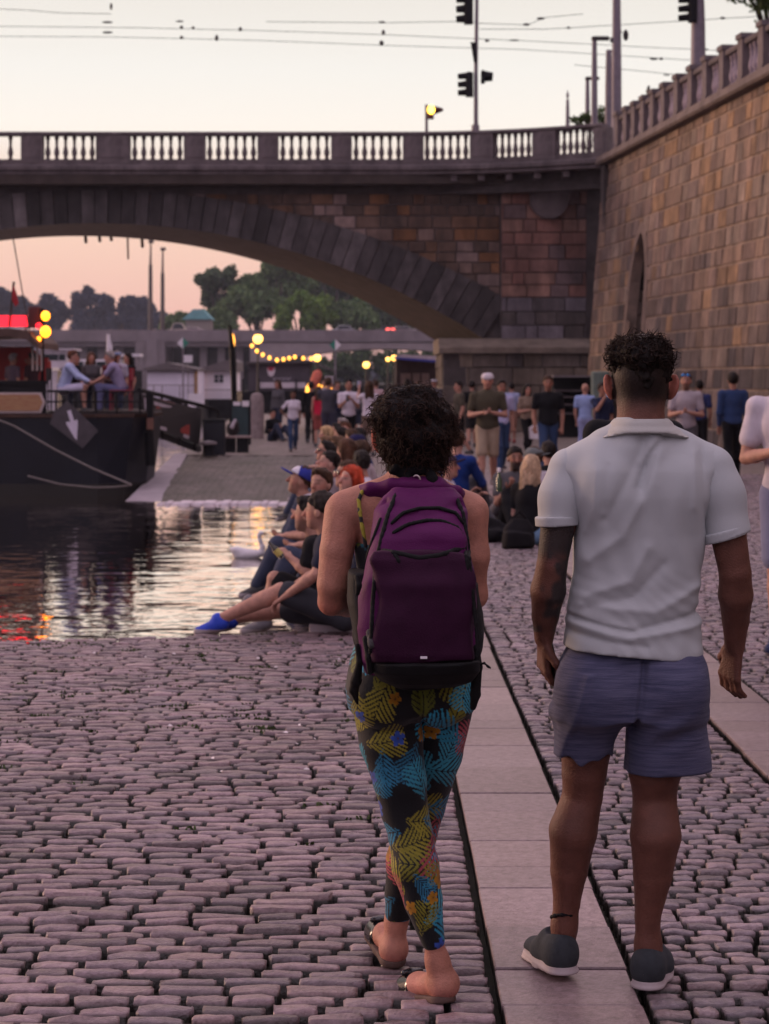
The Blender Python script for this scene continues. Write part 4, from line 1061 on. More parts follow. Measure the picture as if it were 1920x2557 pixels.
mb = MB(); mb.box((px(856, d), d + 1, 0), (px(960, d), d + 4, pz(775, d))); mb.build('wall', M('kiosk_brown', (.07, .045, .045), .8), t, off=o_)
mb = MB(); mb.prism([(px(848, d), pz(772, d)), (px(868, d), pz(766, d)), (px(952, d), pz(770, d)), (px(952, d), pz(779, d)), (px(872, d), pz(773, d))], d - .6, d + 4, 'y'); mb.build('awning', M('awning_white', (.6, .5, .52), .7), t, off=o_)
mb = MB(); mb.prism([(px(848, d), pz(771.5, d)), (px(872, d), pz(773, d)), (px(952, d), pz(779, d)), (px(952, d), pz(784, d)), (px(872, d), pz(778, d)), (px(849, d), pz(776, d))], d - .66, d - .603, 'y'); mb.build('valance', M('valance_blue', (.05, .06, .35), .7), t, off=o_)
for a, b in ((866, 888), (892, 908), (912, 928)): mb = MB(); mb.box((px(a, d), d + .9, pz(835, d)), (px(b, d), d + .99, pz(806, d))); mb.build('hatch', M('hatch_pale', (.3, .22, .2), .8), t, off=o_)
# dark stepped hoarding and green box at the foot of the pier
d = 58.
t = thing('market_stall', 'long dark stall with a pale roof edge at the foot of the pier', 'stall', (px(1320, d), d, 0)); o_ = tuple(t.location)
mb = MB(); mb.box((px(1196, d), d, pz(815, d)), (px(1320, d), d + 1.6, pz(811, d))); mb.build('roof_edge', m_rail, t, off=o_)
mb = MB(); mb.box((px(1198, d), d + .5, 0), (px(1320, d), d + 1.2, pz(815, d))); mb.build('back_panel', m_dark, t, off=o_)
for y in (842, 856, 872, 892): mb = MB(); mb.box((px(1200, d), d + .05, pz(y, d) - .05), (px(1318, d), d + .49, pz(y, d))); mb.build('shelf', M('shelf_brown', (.09, .07, .075), .8), t, off=o_)
t = thing('cabinet', 'pale green utility cabinet beside the dark stall', 'cabinet', (px(1300, 57), 57, 0)); o_ = tuple(t.location)
mb = MB(); mb.cbox((px(1280, 57), 57, 0), (px(1316, 57), 57.5, pz(802, 57)), .04); mb.build('body', M('cabinet_green', (.17, .22, .19), .6), t, off=o_)
mb = MB(); mb.box((px(1284, 57), 56.97, .2), (px(1312, 57), 56.997, pz(806, 57))); mb.build('door', MATS['cabinet_green'], t, off=o_)

# ---------------------------------------------------------------- traffic signals, poles and wires above the bridge
def signal_head(t, off, x, y0, y1, d, side, n=3):
    """lamp housing with visors pointing sideways"""
    h = pz(y0, d) - pz(y1, d); w_ = h * .30; X, Z = px(x, d), pz(y1, d)
    mb = MB(); mb.cbox((X - w_ / 2, d - .15, Z), (X + w_ / 2, d + .15, Z + h), .04); o = mb.build('signal_head', m_bk, t, off=off)
    for k in range(n):
        z = Z + h * (k + .55) / n; r = h / n * .42
        vis = MB(); vis.tube([(X + side * w_ * .5, d, z), (X + side * (w_ * .5 + .26), d, z - .02)], [r, r * .8], 12, cap=False); v = vis.build('visor', m_bk, o, off=off)
        ln = MB(); ln.tube([(X + side * (w_ * .5 + .002), d, z), (X + side * (w_ * .5 + .02), d, z)], r * .85, 12); ln.build('lens', m_glass, o, off=off)
d = 67.
t = thing('traffic_signal', 'tall traffic signal mast with two black lamp heads rising above the balustrade', 'traffic light', (px(1028, d), d, 8.57)); o_ = tuple(t.location)
mb = MB(); mb.tube([(px(1028, d), d, 8.5), (px(1028, d), d, pz(150, d)), (px(1031, d), d, pz(-60, d))], [.085, .07, .055], 10); mb.build('pole', m_pgrey, t, off=o_, smooth=True)
mb = MB(); mb.tube([(px(1027, d), d, 8.5), (px(1027, d), d, pz(270, d))], .13, 8); mb.build('sleeve', m_pgrey, t, off=o_)
signal_head(t, o_, 1014, 156, 209, d, -1); signal_head(t, o_, 1012, -12, 52, d, -1); signal_head(t, o_, 1043, 152, 180, d, 1, 1)
mb = MB(); mb.prism([(px(1016, d), pz(92, d)), (px(1029, d), pz(93, d)), (px(1030, d), pz(136, d)), (px(1023, d), pz(136, d))], d - .12, d - .09, 'y'); mb.build('sign_plate', m_bk, t, off=o_)
d = 67.5
t = thing('traffic_signal', 'short signal post with a lit amber lamp on the bridge left of the tall mast', 'traffic light', (px(922, d), d, 8.57)); o_ = tuple(t.location)
mb = MB(); mb.tube([(px(922, d), d, 8.5), (px(921, d), d, pz(226, d))], .05, 8); mb.build('pole', m_pgrey, t, off=o_)
mb = MB(); mb.cbox((px(924, d), d - .12, pz(257, d)), (px(937, d), d + .12, pz(228, d)), .04); mb.build('signal_head', M('signal_red', (.09, .012, .015), .6), t, off=o_)
mb = MB(); mb.sphere((px(931, d), d - .14, pz(238, d)), (.12, .05, .15), 12, 8); mb.build('lens', M('signal_amber', (1, .6, .1), .4, emis=(1, .55, .06), est=8.), t, off=o_, smooth=True)
mb = MB(); mb.tube([(px(937, d), d, pz(238, d)), (px(957, d), d, pz(237, d))], [.15, .05], 10); mb.build('visor', MATS['signal_red'], t, off=o_)
def pole(name, lab, cat, x, yb_, yt, d, r, extra=None, zb=None):
    t = thing(name, lab, cat, (px(x, d), d, pz(yb_, d) if zb is None else zb)); h = pz(yt, d) - t.location.z
    mb = MB(); mb.tube([(0, 0, -.3), (0, 0, h * .5), (0, 0, h)], [r, r * .9, r * .7], 10); mb.build('post', m_pgrey, t, smooth=True)
    if extra: extra(t, h)
    return t
def brk(t, h):
    d = t.location.y; z = pz(78, d) - t.location.z
    mb = MB(); mb.tube([(0, 0, z + .1), (.16, -.05, z + .12)], .03, 6); mb.build('bracket', m_iron, t)
    mb = MB(); mb.sphere((.28, -.05, z + .02), (.09, .09, .18), 10, 7); mb.build('loudspeaker', m_iron, t, smooth=True)
    mb = MB(); mb.tube([(0, 0, 0), (0, 0, .55)], .26, 10); mb.build('base_sleeve', m_pgrey, t)
    mb = MB(); mb.box((-.2, -.05, z - .2), (-.07, .05, z - .05)); mb.build('clamp', m_iron, t)
pole('tram_pole', 'thick grey tram pole at the corner of the bridge and the embankment', 'pole', 1332, 250, -60, 64, .17, brk, 8.5)
def arm(t, h): 
    mb = MB(); mb.cbox((-.1, -.12, h - .03), (.52, .12, h + .10), .03); mb.build('lamp_head', m_iron, t)
pole('street_lamp', 'unlit grey street lamp with a flat head, taller of the pair by the corner', 'lamp', 1284, 265, 85, 72, .12, arm)
pole('street_lamp', 'unlit grey street lamp with a flat head, shorter of the pair by the corner', 'lamp', 1269, 268, 171, 90, .12, arm)
pole('post', 'plain grey post standing just left of the thick tram pole', 'post', 1315, 265, 108, 69, .14)
def fin(t, h):
    mb = MB(); mb.sphere((0, 0, h + .2), (.07, .07, .16), 8, 6); mb.build('finial', m_pgrey, t, smooth=True)
    mb = MB(); mb.tube([(0, 0, h), (0, 0, h + .45)], .02, 6); mb.build('spike', m_pgrey, t)
pole('post', 'thin far post with a small finial above the bridge end', 'post', 1226, 272, 215, 95, .10, fin)
d = 49.
t = pole('traffic_signal', 'lilac grey signal pole with a lamp head above the embankment balustrade', 'traffic light', 1508, 130, -40, 53, .20)
signal_head(t, tuple(t.location), 1496, -10, 48, 52.9, -1)
# wires
def wire(lab, pts, d, ins=(), r=.012):
    t = thing('tram_wire', lab, 'wire', (px(pts[0][0], d), d, pz(pts[0][1], d)), group='tram wires above the bridge'); o_ = tuple(t.location)
    mb = MB(); mb.tube([(px(x, d), d, pz(y, d)) for x, y in pts], r, 5); mb.build('cable', m_iron, t, off=o_)
    for x, y, a, b in ins:
        mb = MB(); mb.sphere((px(x, d), d, pz(y, d)), (a * d / F, .05, b * d / F), 8, 6); mb.build('insulator', m_iron, t, off=o_, smooth=True)
wire('tram wire crossing the sky, lowest of the long pair', [(-60, 78), (250, 80), (550, 87), (830, 98), (1130, 107), (1400, 124), (1800, 150)], 78, [(392, 81, 4, 4), (468, 82, 4, 7), (824, 93, 5, 6), (1325, 111, 6, 4), (1412, 127, 9, 3), (1428, 127, 5, 3)])
wire('tram wire crossing the sky, upper of the long pair', [(-60, 56), (300, 60), (560, 66), (830, 75), (1130, 88), (1420, 103), (1800, 120)], 76, [(392, 59, 4, 4), (417, 60, 4, 3), (519, 63, 4, 5), (828, 70, 4, 6), (1110, 87, 12, 2), (1052, 88, 5, 3), (1525, 107, 6, 2)])
wire('short cross wire at the upper left of the sky', [(-40, 18), (60, 22), (130, 28), (240, 30)], 74, [(240, 14, 3, 8), (232, 48, 12, 2.5), (232, 70, 12, 2.5)])
wire('cross wire running to the tall signal mast', [(575, 47), (832, 49), (1010, 46), (1030, 50), (1140, 54), (1176, 38), (1260, 30)], 74, [(825, 48, 8, 2.5), (1137, 53, 8, 3), (1168, 40, 9, 3), (388, 46, 9, 2)])
wire('wire rising to the tree at the upper right', [(1036, 63), (1180, 63), (1230, 60), (1400, 50), (1560, 40), (1700, 32)], 70, [(1228, 60, 4, 3), (1561, 39, 6, 3)])
wire('thin wire lowest above the embankment balustrade', [(1240, 140), (1400, 155), (1480, 163), (1700, 170)], 76, [(1440, 162, 8, 1.5)])
# greenery above the wall
tree('green tree crown overhanging the top right of the embankment', (px(1720, 52), 54, 8.5), [(px(1600, 52), 52, pz(-22, 52), .42), (px(1650, 52), 52.3, pz(-14, 52), .42), (px(1630, 52), 53, pz(-50, 52), .6), (px(1690, 52), 53, pz(-25, 52), .6), (px(1720, 52), 54, pz(-80, 52), 1.1)], leaf_mat('leaf_near', (.03, .06, .015), (.09, .14, .03)), 5200, .075, 201, None, .12)
tree('small shrub behind the bridge end between the grey posts', (px(1265, 80), 80, 8.3), [(px(1238, 80), 80, pz(262, 80), .22), (px(1262, 80), 80.3, pz(258, 80), .3), (px(1282, 80), 80.4, pz(250, 80), .32), (px(1300, 80), 80.2, pz(246, 80), .36), (px(1310, 80), 80.2, pz(262, 80), .3)], leafm['leaf_near'], 900, .075, 202, None, .05, 'shrub')
# pigeon on the wall
t = thing('pigeon', 'dark pigeon perched on the embankment balustrade', 'pigeon', (wallX(57.7) + .2, 57.7, WT + 1.45))
f = Field(.03); f.ell((0, 0, .13), (.06, .12, .075), Matrix.Rotation(R(28), 3, 'X')).ell((0, -.11, .24), (.035, .04, .04)).cap((0, -.07, .17), (0, -.1, .23), .045, .03).cap((0, .1, .10), (0, .24, .06), .035, .02).cap((0, -.14, .24), (0, -.175, .235), .012, .004)
V, Fq = f.mesh(.012); np_obj('body', V, Fq, M('pigeon_grey', (.04, .032, .035), .7), t)
for s in (-.02, .02): mb = MB(); mb.tube([(s, -.02, 0), (s, 0, .07)], .008, 5); mb.build('leg', m_iron, t)

# ---------------------------------------------------------------- restaurant boat moored on the left
d = 37.
boat = thing('restaurant_boat', 'black hulled restaurant boat with a red lit cabin moored at the left', 'boat', (px(150, d), d + 2, WZ)); bo = tuple(boat.location)
m_hull = M('hull_black', (.010, .012, .019), .45, .45, 1.2, .3, 6, spec=.2); m_boot = M('boot_black', (.004, .004, .004), .6)
def bx_(mb, x0, y0, x1, y1, da, db): mb.box((px(x0, d), da, pz(y1, d)), (px(x1, d), db, pz(y0, d)))
def hprof(z0, z1, sh0, sh1):
    pts0 = [(px(-700, d), d), (px(210, d), d), (px(285, d), d + .25), (px(317, d), d + 1.3), (px(317, d), d + 2.7), (px(285, d), d + 3.7), (px(210, d), d + 4), (px(-700, d), d + 4)]
    n = len(pts0); vs = [(x - sh0 * (1 if i in (2, 3, 4, 5) else 0), y, z0) for i, (x, y) in enumerate(pts0)] + [(x - sh1 * (1 if i in (2, 3, 4, 5) else 0), y, z1) for i, (x, y) in enumerate(pts0)]
    return vs, [tuple(range(n - 1, -1, -1)), tuple(range(n, 2 * n))] + [(k, (k + 1) % n, n + (k + 1) % n, n + k) for k in range(n)]
mb = MB(); mb.add(*hprof(WZ - .5, pz(1046, d), .25, .16)); mb.build('boot_topping', m_boot, boat, off=bo)
mb = MB(); mb.add(*hprof(pz(1046, d) + .003, pz(893, d), .16, 0)); mb.build('hull', m_hull, boat, off=bo)
mb = MB(); mb.add(*[(lambda v, f: ([(x, y - .03 if y < d + 1 else y, z) for x, y, z in v], f))(*hprof(pz(902, d), pz(894, d), 0, -.01))][0]); mb.build('rubbing_strake', M('rusty_strake', (.06, .03, .022), .8, .4), boat, off=bo)
mb = MB(); bx_(mb, -700, 826, 98, 893, d + .06, d + .12); mb.build('bulwark', m_bk, boat, off=bo)
mb = MB(); bx_(mb, -700, 822, 100, 830, d + .02, d + .2); mb.build('bulwark_rail', m_bk, boat, off=bo)
mb = MB(); mb.prism([(px(a, d), pz(b, d)) for a, b in [(-90, 848), (88, 848), (97, 869), (88, 892), (-90, 892)]], d + .01, d + .055, 'y'); sg = mb.build('name_board', M('board_edge', (.55, .45, .45), .7, .2, 9), boat, off=bo)
mb = MB(); mb.prism([(px(a, d), pz(b, d)) for a, b in [(-88, 852), (84, 852), (92, 869), (84, 887.5), (-88, 887.5)]], d - .004, d + .008, 'y'); mb.build('panel', M('varnished_board', (.30, .13, .07), .5, .35, 7, col2=(.40, .24, .12), aniso=(1, 1, 3)), sg, off=bo)
# red cabin
m_redw = M('red_wall', (.45, .035, .03), .5, .25, 2); m_brown = M('brown_roof', (.09, .05, .04), .7, .3, 3)
mb = MB(); mb.prism([(px(a, d), pz(b, d)) for a, b in [(-300, 822), (-300, 745), (14, 745), (40, 770), (58, 778), (60, 822)]], d + 2.6, d + 2.75, 'y'); mb.build('cabin_wall', m_redw, boat, off=bo)
mb = MB(); bx_(mb, 10, 770, 61, 826, d + 2.2, d + 2.3); mb.build('cabin_door', m_redw, boat, off=bo)
mb = MB(); mb.prism([(px(a, d), pz(b, d)) for a, b in [(-300, 722), (0, 706), (42, 712), (66, 738), (68, 752), (40, 732), (0, 724), (-300, 738)]], d + .8, d + 3.2, 'y'); mb.build('cabin_roof', m_brown, boat, off=bo)
for k, x in enumerate((44, 54, 64, 69)): mb = MB(); bx_(mb, x, 740, x + (3.5 if k < 3 else 2), 800, d + 1.2, d + 1.27); mb.build('post', M('post_cream', (.5, .4, .36), .6) if k < 3 else m_bk, boat, off=bo)
mb = MB(); bx_(mb, -60, 676, 27, 700, d + 1.5, d + 1.6); mb.build('red_sign', M('red_glow', (.8, .02, .03), .4, emis=(1, .015, .03), est=2.4), boat, off=bo)
mb = MB(); bx_(mb, -60, 703, 24, 707, d + 1.4, d + 1.6); mb.build('sign_shelf', m_white, boat, off=bo)
mb = MB(); mb.cbox((px(33, d), d + 1.3, pz(704, d)), (px(60, d), d + 1.6, pz(656, d)), .03); mb.build('loudspeaker', M('speaker_maroon', (.06, .012, .016), .7), boat, off=bo)
mb = MB(); mb.tube([(px(66, d), d + 1.3, pz(830, d)), (px(66, d), d + 1.3, pz(660, d))], .03, 8); mb.build('lamp_post', m_bk, boat, off=bo)
for x, y, r in ((75, 678, .085), (75, 713, .10), (60, 730, .045)): mb = MB(); mb.sphere((px(x, d), d + 1.2, pz(y, d)), (r, r, r * 1.1), 12, 8); mb.build('amber_lamp', M('boat_amber', (1, .4, .05), .4, emis=(1, .28, .01), est=6.), boat, off=bo, smooth=True)
mb = MB(); mb.sphere((px(60, d), d + 1.2, pz(700, d)), .06, 10, 7); mb.build('red_lamp', MATS['red_glow'], boat, off=bo, smooth=True)
mb = MB(); mb.tube([(px(-12, d), d + 1.5, pz(700, d)), (px(-2, d), d + 1.5, pz(600, d))], .025, 6); mb.build('flag_staff', m_iron, boat, off=bo)
mb = MB(); mb.prism([(px(a, d), pz(b, d)) for a, b in [(-3, 606), (4, 625), (9, 648), (2, 656), (-6, 640)]], d + 1.46, d + 1.50, 'y'); mb.build('red_flag', M('flag_red', (.35, .02, .03), .8), boat, off=bo)
mb = MB(); mb.tube([(px(10, d), d + .8, pz(500, d)), (px(34, d), d + .8, pz(640, d)), (px(60, d), d + .8, pz(780, d))], .012, 5); mb.build('stay', m_iron, boat, off=bo)
# stern rail, posts and deck
mb = MB(); bx_(mb, 100, 889, 305, 895, d + .3, d + 3.7); mb.build('deck', M('deck_dark', (.03, .022, .02), .8), boat, off=bo)
for a in (118, 160, 205, 250, 300): mb = MB(); mb.tube([(px(a, d), d + .15, pz(895, d)), (px(a, d), d + .15, pz(845, d))], .02, 6); mb.build('stanchion', m_bk, boat, off=bo)
for y in (846, 868): mb = MB(); mb.tube([(px(98, d), d + .15, pz(y, d)), (px(308, d), d + .15, pz(y, d))], .018, 6); mb.build('rail', m_bk, boat, off=bo)
mb = MB(); bx_(mb, 303, 848, 318, 935, d + .9, d + 1.1); mb.build('stem_post', m_bk, boat, off=bo)
mb = MB(); bx_(mb, 306, 905, 320, 930, d + .8, d + .9); mb.build('fender', M('fender_rust', (.25, .12, .09), .8), boat, off=bo)
mb = MB(); mb.tube([(px(309, d), d + .85, pz(935, d)), (px(314, d), d + .85, pz(1010, d))], .09, 8); mb.build('rudder_post', m_bk, boat, off=bo)
# table on deck and chairs
def P(x, y, dd): return (px(x, dd), dd, pz(y, dd))
t = thing('table', 'small dark table on the boat deck between the seated guests', 'table', P(205, 893, d + 2)); o_ = tuple(t.location)
mb = MB(); mb.cbox((-.3, -.3, .62), (.3, .3, .66), .01); mb.build('table_top', m_brown, t)
mb = MB(); mb.tube([(0, 0, 0), (0, 0, .62)], .03, 8); mb.build('leg', m_iron, t)
for x, dd, lab in ((128, d + 1.2, 'dark chair under the guest in the pale shirt on the boat'), (262, d + 1.2, 'red chair under the guest in the lilac shirt on the boat')):
    t = thing('chair', lab, 'chair', P(x, 893, dd)); m = m_iron if x < 200 else M('chair_red', (.25, .015, .03), .7)
    mb = MB(); mb.cbox((-.2, -.2, .40), (.2, .2, .44), .01); mb.build('seat', m, t)
    s = -1 if x < 200 else 1
    mb = MB(); mb.box((s * .19, -.2, .62), (s * .22, .2, .85)); mb.build('backrest', m, t)
    for a in (-.18, .18):
        for b in (-.18, .18): mb = MB(); mb.tube([(a, b, 0), (a, b, .40 if a * s < 0 else .85)], .014, 6); mb.build('leg', m, t)
# diamond banner with white arrow
d = 36.6
t = thing('banner', 'dark slanted square banner with a white arrow hung on the hull', 'banner', (px(157, d), d, pz(917, d))); o_ = tuple(t.location)
def q(a, b): return (px(a, d), pz(b, d))
mb = MB(); mb.prism([q(144, 866), q(160, 880), q(212, 931), q(178, 968), q(108, 915), q(116, 890)], d, d + .02, 'y'); mb.build('cloth', M('banner_grey', (.075, .065, .075), .85, .3, 6), t, off=o_)
mb = MB(); mb.prism([q(145, 888), q(153, 885), q(160, 909), q(167, 906), q(168, 914), q(166, 951), q(161, 946), q(143, 915), q(143, 911), q(152, 911)], d - .006, d - .002, 'y'); mb.build('arrow', M('arrow_white', (.66, .6, .72), .7, .1), t, off=o_)
def rope(lab, pts, r=.018, col=(.2, .17, .16)):
    t = thing('mooring_rope', lab, 'rope', pts[0], group='mooring ropes of the restaurant boat'); mb = MB(); mb.tube(pts, r, 6); mb.build('line', M('rope_grey', col, .9, .3, 30), t, off=pts[0], smooth=True)
rope('pale mooring rope running straight from the boat to the bank margin', [P(-40, 893, 36.7), P(30, 920, 36.6), P(120, 972, 36.3), P(200, 1012, 36), P(284, 1047, 35.6)])
rope('pale mooring rope sagging along the hull to the bank margin', [P(60, 1028, 36.7), P(130, 1046, 36.5), P(200, 1053, 36.2), P(250, 1052, 35.9), P(284, 1048, 35.6)])
t = thing('mooring_ring', 'small iron ring plate on the pale bank margin', 'ring', P(308, 1034, 39.3)); mb = MB(); mb.box((-.03, -.02, -.03), (.03, .3, .09)); mb.build('plate', m_iron, t); mb = MB(); mb.tube([(.09 * math.cos(a), -.04, -.08 + .09 * math.sin(a)) for a in np.linspace(0, 2 * PI, 14)], .018, 6); mb.build('ring', m_iron, t)

# gangway
t = thing('gangway', 'sloping dark gangway with poster panels leading from boat to quay', 'gangway', P(300, 935, 40)); o_ = tuple(t.location)
A, B = np.array(P(305, 932, 39.2)), np.array(P(428, 978, 45.4)); A2, B2 = np.array(P(300, 842, 39.2)), np.array(P(436, 876, 45.4))
L_ = lambda a, b, s: tuple(a + (b - a) * s)
mb = MB(); w3 = np.array((.0, .9, 0)); mb.add([tuple(A), tuple(B), tuple(B + w3), tuple(A + w3), tuple(A + (0, 0, .14)), tuple(B + (0, 0, .14)), tuple(B + w3 + (0, 0, .14)), tuple(A + w3 + (0, 0, .14))], [(0, 3, 2, 1), (4, 5, 6, 7), (0, 1, 5, 4), (1, 2, 6, 5), (2, 3, 7, 6), (3, 0, 4, 7)]); mb.build('walkway', m_bk, t, off=o_)
mb = MB(); mb.tube([tuple(A2), tuple(B2), P(458, 882, 45.8), P(470, 888, 46), P(473, 905, 46)], .045, 8); mb.build('handrail', m_bk, t, off=o_, smooth=True)
for s in (.02, .33, .63, .93): mb = MB(); mb.tube([L_(A, B, s), L_(A2, B2, s)], .03, 6); mb.build('post', m_bk, t, off=o_)
def panel(s0, s1, v0, v1, m, name, out=.0, par=None):
    mb = MB(); f = lambda s, v: tuple(np.array(L_(A, B, s)) * (1 - v) + np.array(L_(A2, B2, s)) * v + np.array((.05 + out, -.01, 0)))
    a = [f(s0, v0), f(s1, v0), f(s1, v1), f(s0, v1)]; mb.add(a + [(x - .006, y, z) for x, y, z in a], [(0, 1, 2, 3), (7, 6, 5, 4), (0, 4, 5, 1), (1, 5, 6, 2), (2, 6, 7, 3), (3, 7, 4, 0)]); return mb.build(name, m, par or t, off=o_)
pn = panel(.0, .97, .16, .9, M('panel_dark', (.02, .018, .022), .6), 'side_panel')
wh, rd, yl, pk = M('poster_white', (.5, .44, .5), .7), M('poster_red', (.35, .04, .03), .7, .5, 12), M('poster_lime', (.4, .38, .12), .7), M('poster_pink', (.2, .12, .12), .7)
for s0, s1, v0, v1, m in ((.03, .11, .42, .82, wh), (.17, .44, .72, .80, wh), (.20, .42, .38, .70, rd), (.24, .36, .42, .62, M('poster_brown', (.16, .09, .06), .7)), (.22, .36, .2, .29, wh), (.27, .5, .86, .895, pk), (.62, .74, .62, .80, yl), (.60, .76, .28, .60, rd), (.66, .76, .2, .27, wh), (.54, .58, .55, .72, MATS['poster_pink'])):
    panel(s0, s1, v0, v1, m, 'poster', .008, pn)
t = thing('mooring_bollard', 'low black mooring bollard with a grey cap beside the bin', 'bollard', P(450, 986, 44.2)); t.location.z = 0
mb = MB(); mb.lathe([(.15, 0), (.13, .05), (.12, .2), (.13, .24)], (0, 0, 0), 14); mb.build('shaft', m_bk, t, smooth=True); mb = MB(); mb.lathe([(.13, .24), (.19, .26), (.18, .31), (.02, .34)], (0, 0, 0), 14); mb.build('cap', m_rail, t, smooth=True)
t = thing('litter_bin', 'square black litter bin standing on the far quay', 'bin', (px(463, 45), 45, 0))
mb = MB(); mb.cbox((-.235, -.2, 0), (.235, .2, .74), .02); mb.build('body', M('bin_dark', (.014, .015, .022), .6, .25, 5), t); mb = MB(); mb.cbox((-.25, -.215, .742), (.25, .215, .79), .02); mb.build('lid', m_bk, t)
t = thing('bench', 'small dark bench with a pale seat edge beside the litter bin', 'bench', (px(513, 46.5), 46.5, 0))
mb = MB(); mb.cbox((-.32, -.2, .33), (.32, .2, .38), .01); mb.build('seat', M('bench_wood', (.25, .18, .17), .7), t)
for a in (-.18, .12): mb = MB(); mb.box((a - .13, -.15, 0), (a + .13, .15, .329)); mb.build('leg', m_bk, t)
t = thing('bag', 'dark shoulder bag with a pale cloth lying on the small bench', 'bag', (px(503, 46.5), 46.5, .38))
f = Field(.05); f.ell((0, 0, .15), (.16, .11, .15)).ell((.05, 0, .26), (.09, .08, .1)); f.disp(waves(25, .008, 4)); V, Fq = f.mesh(.02); np_obj('body', V, Fq, M('bag_black', (.018, .013, .014), .8), t)
f = Field(.03); f.cap((-.01, -.1, .2), (.06, -.1, .36), .05, .03); V, Fq = f.mesh(.015); np_obj('cloth', V, Fq, wh, t)
t = thing('poster_stand', 'dark teal poster stand with white notices behind the bench', 'stand', (px(518, 52), 52, 0)); o_ = tuple(t.location); d = 52
mb = MB(); mb.box((px(496, d), d, .2), (px(538, d), d + .08, pz(868, d))); mb.build('panel', M('teal_panel', (.02, .045, .05), .5, .3, 4), t, off=o_)
for a, b, c, e in ((504, 868, 519, 876), (523, 866, 538, 878)): mb = MB(); mb.box((px(a, d), d - .03, pz(e, d)), (px(c, d), d - .003, pz(b, d))); mb.build('notice', m_white, t, off=o_)
for a in (498, 539): mb = MB(); mb.box((px(a, d) - .03, d - .02, 0), (px(a, d) + .03, d + .1, pz(866, d))); mb.build('post', m_bk, t, off=o_)
t = thing('granite_post', 'round weathered granite post standing on the far quay', 'post', (px(555, 57.5), 57.5, 0))
mb = MB(); mb.lathe([(.21, -.1), (.2, .1), (.195, 1.0), (.185, 1.17), (.15, 1.25), (.06, 1.29)], (0, 0, 0), 20); mb.build('shaft', M('granite_post_stone', (.28, .22, .22), .85, .35, 6, .5, 25), t, smooth=True)

# swan
t = thing('swan', 'white swan swimming on the pink river near the seated men', 'swan', (px(535, 24.1), 24.1, WZ))
f = Field(.03); f.ell((-.02, 0, .035), (.155, .09, .075)).ell((-.10, 0, .08), (.10, .07, .05), Matrix.Rotation(R(18), 3, 'Y')).cap((-.16, 0, .075), (-.21, 0, .11), .035, .012)
f.chain([(.10, 0, .04), (.16, 0, .06), (.175, 0, .13), (.15, 0, .20), (.135, 0, .26), (.15, 0, .292)], [.05, .04, .026, .021, .019, .02]).ell((.162, 0, .292), (.032, .02, .021))
V, Fq = f.mesh(.008); np_obj('body', V, Fq, M('swan_white', (.72, .68, .72), .8, .12, 20), t)
f = Field(.006); f.cap((.185, 0, .288), (.225, 0, .276), .013, .006); V, Fq = f.mesh(.005); np_obj('beak', V, Fq, M('beak_orange', (.15, .05, .02), .6), t)
# ================================================================ people
def fabric(name, col, var=.14, bump=.12, attr=None, rough=.9, sc=14):
    return M(name, col, rough, var, sc, bump * .5, 260, spec=.15, attr=attr, sheen=.02)
m_skin = M('skin', (.3, .15, .1), .55, .26, 26, .3, 210, spec=.28, attr='Col')
m_hair = M('hair', (.02, .015, .01), .6, .45, 60, .4, 190, spec=.14, attr='Col', aniso=(1, 1, .35))
m_cloth = fabric('cloth', (.3, .3, .3), attr='Col')
m_shoe = M('shoe_material', (.1, .1, .1), .7, .2, 20, .2, 80, attr='Col')
SKIN = {'fair': (.46, .24, .18), 'tan': (.34, .165, .115), 'dark': (.16, .075, .05), 'pale': (.52, .29, .23)}

def hand(f, wrist, tip, side, curl=.5, s=1., spread=(1, 0, 0), k=.006):
    """palm, four unequal bent fingers and a thumb off the side of the palm"""
    w = np.array(wrist, float); t = np.array(tip, float) - w; L_ = np.linalg.norm(t); t /= L_
    sp = np.array(spread, float); sp -= t * (sp @ t); sp /= np.linalg.norm(sp); n = np.cross(t, sp) * side
    pl = .085 * s; knk = w + t * pl
    for a in (-.027, -.009, .009, .027): f.cap(w + sp * a * .55 * s, knk + sp * a * s, .0125 * s, .0105 * s, k=.012)
    for a, l in ((-.029, .062), (-.010, .074), (.010, .078), (.029, .068)):
        p0 = knk + sp * a * s; d1 = t * math.cos(curl * .6) + n * math.sin(curl * .6); d2 = t * math.cos(curl * 1.5) + n * math.sin(curl * 1.5)
        p1 = p0 + d1 * l * .5 * s; p2 = p1 + d2 * l * .5 * s
        f.cap(p0, p1, .0092 * s, .0086 * s, k=k).cap(p1, p2, .0086 * s, .0072 * s, k=k)
    b = w + t * .022 * s + sp * .026 * s; e = b + (sp * .65 + t * .75 + n * .35) * .042 * s
    f.cap(b, e, .0125 * s, .0105 * s, k=.01).cap(e, e + (t * .85 + n * .5 + sp * .1) * .032 * s, .010 * s, .0078 * s, k=k)
    return f

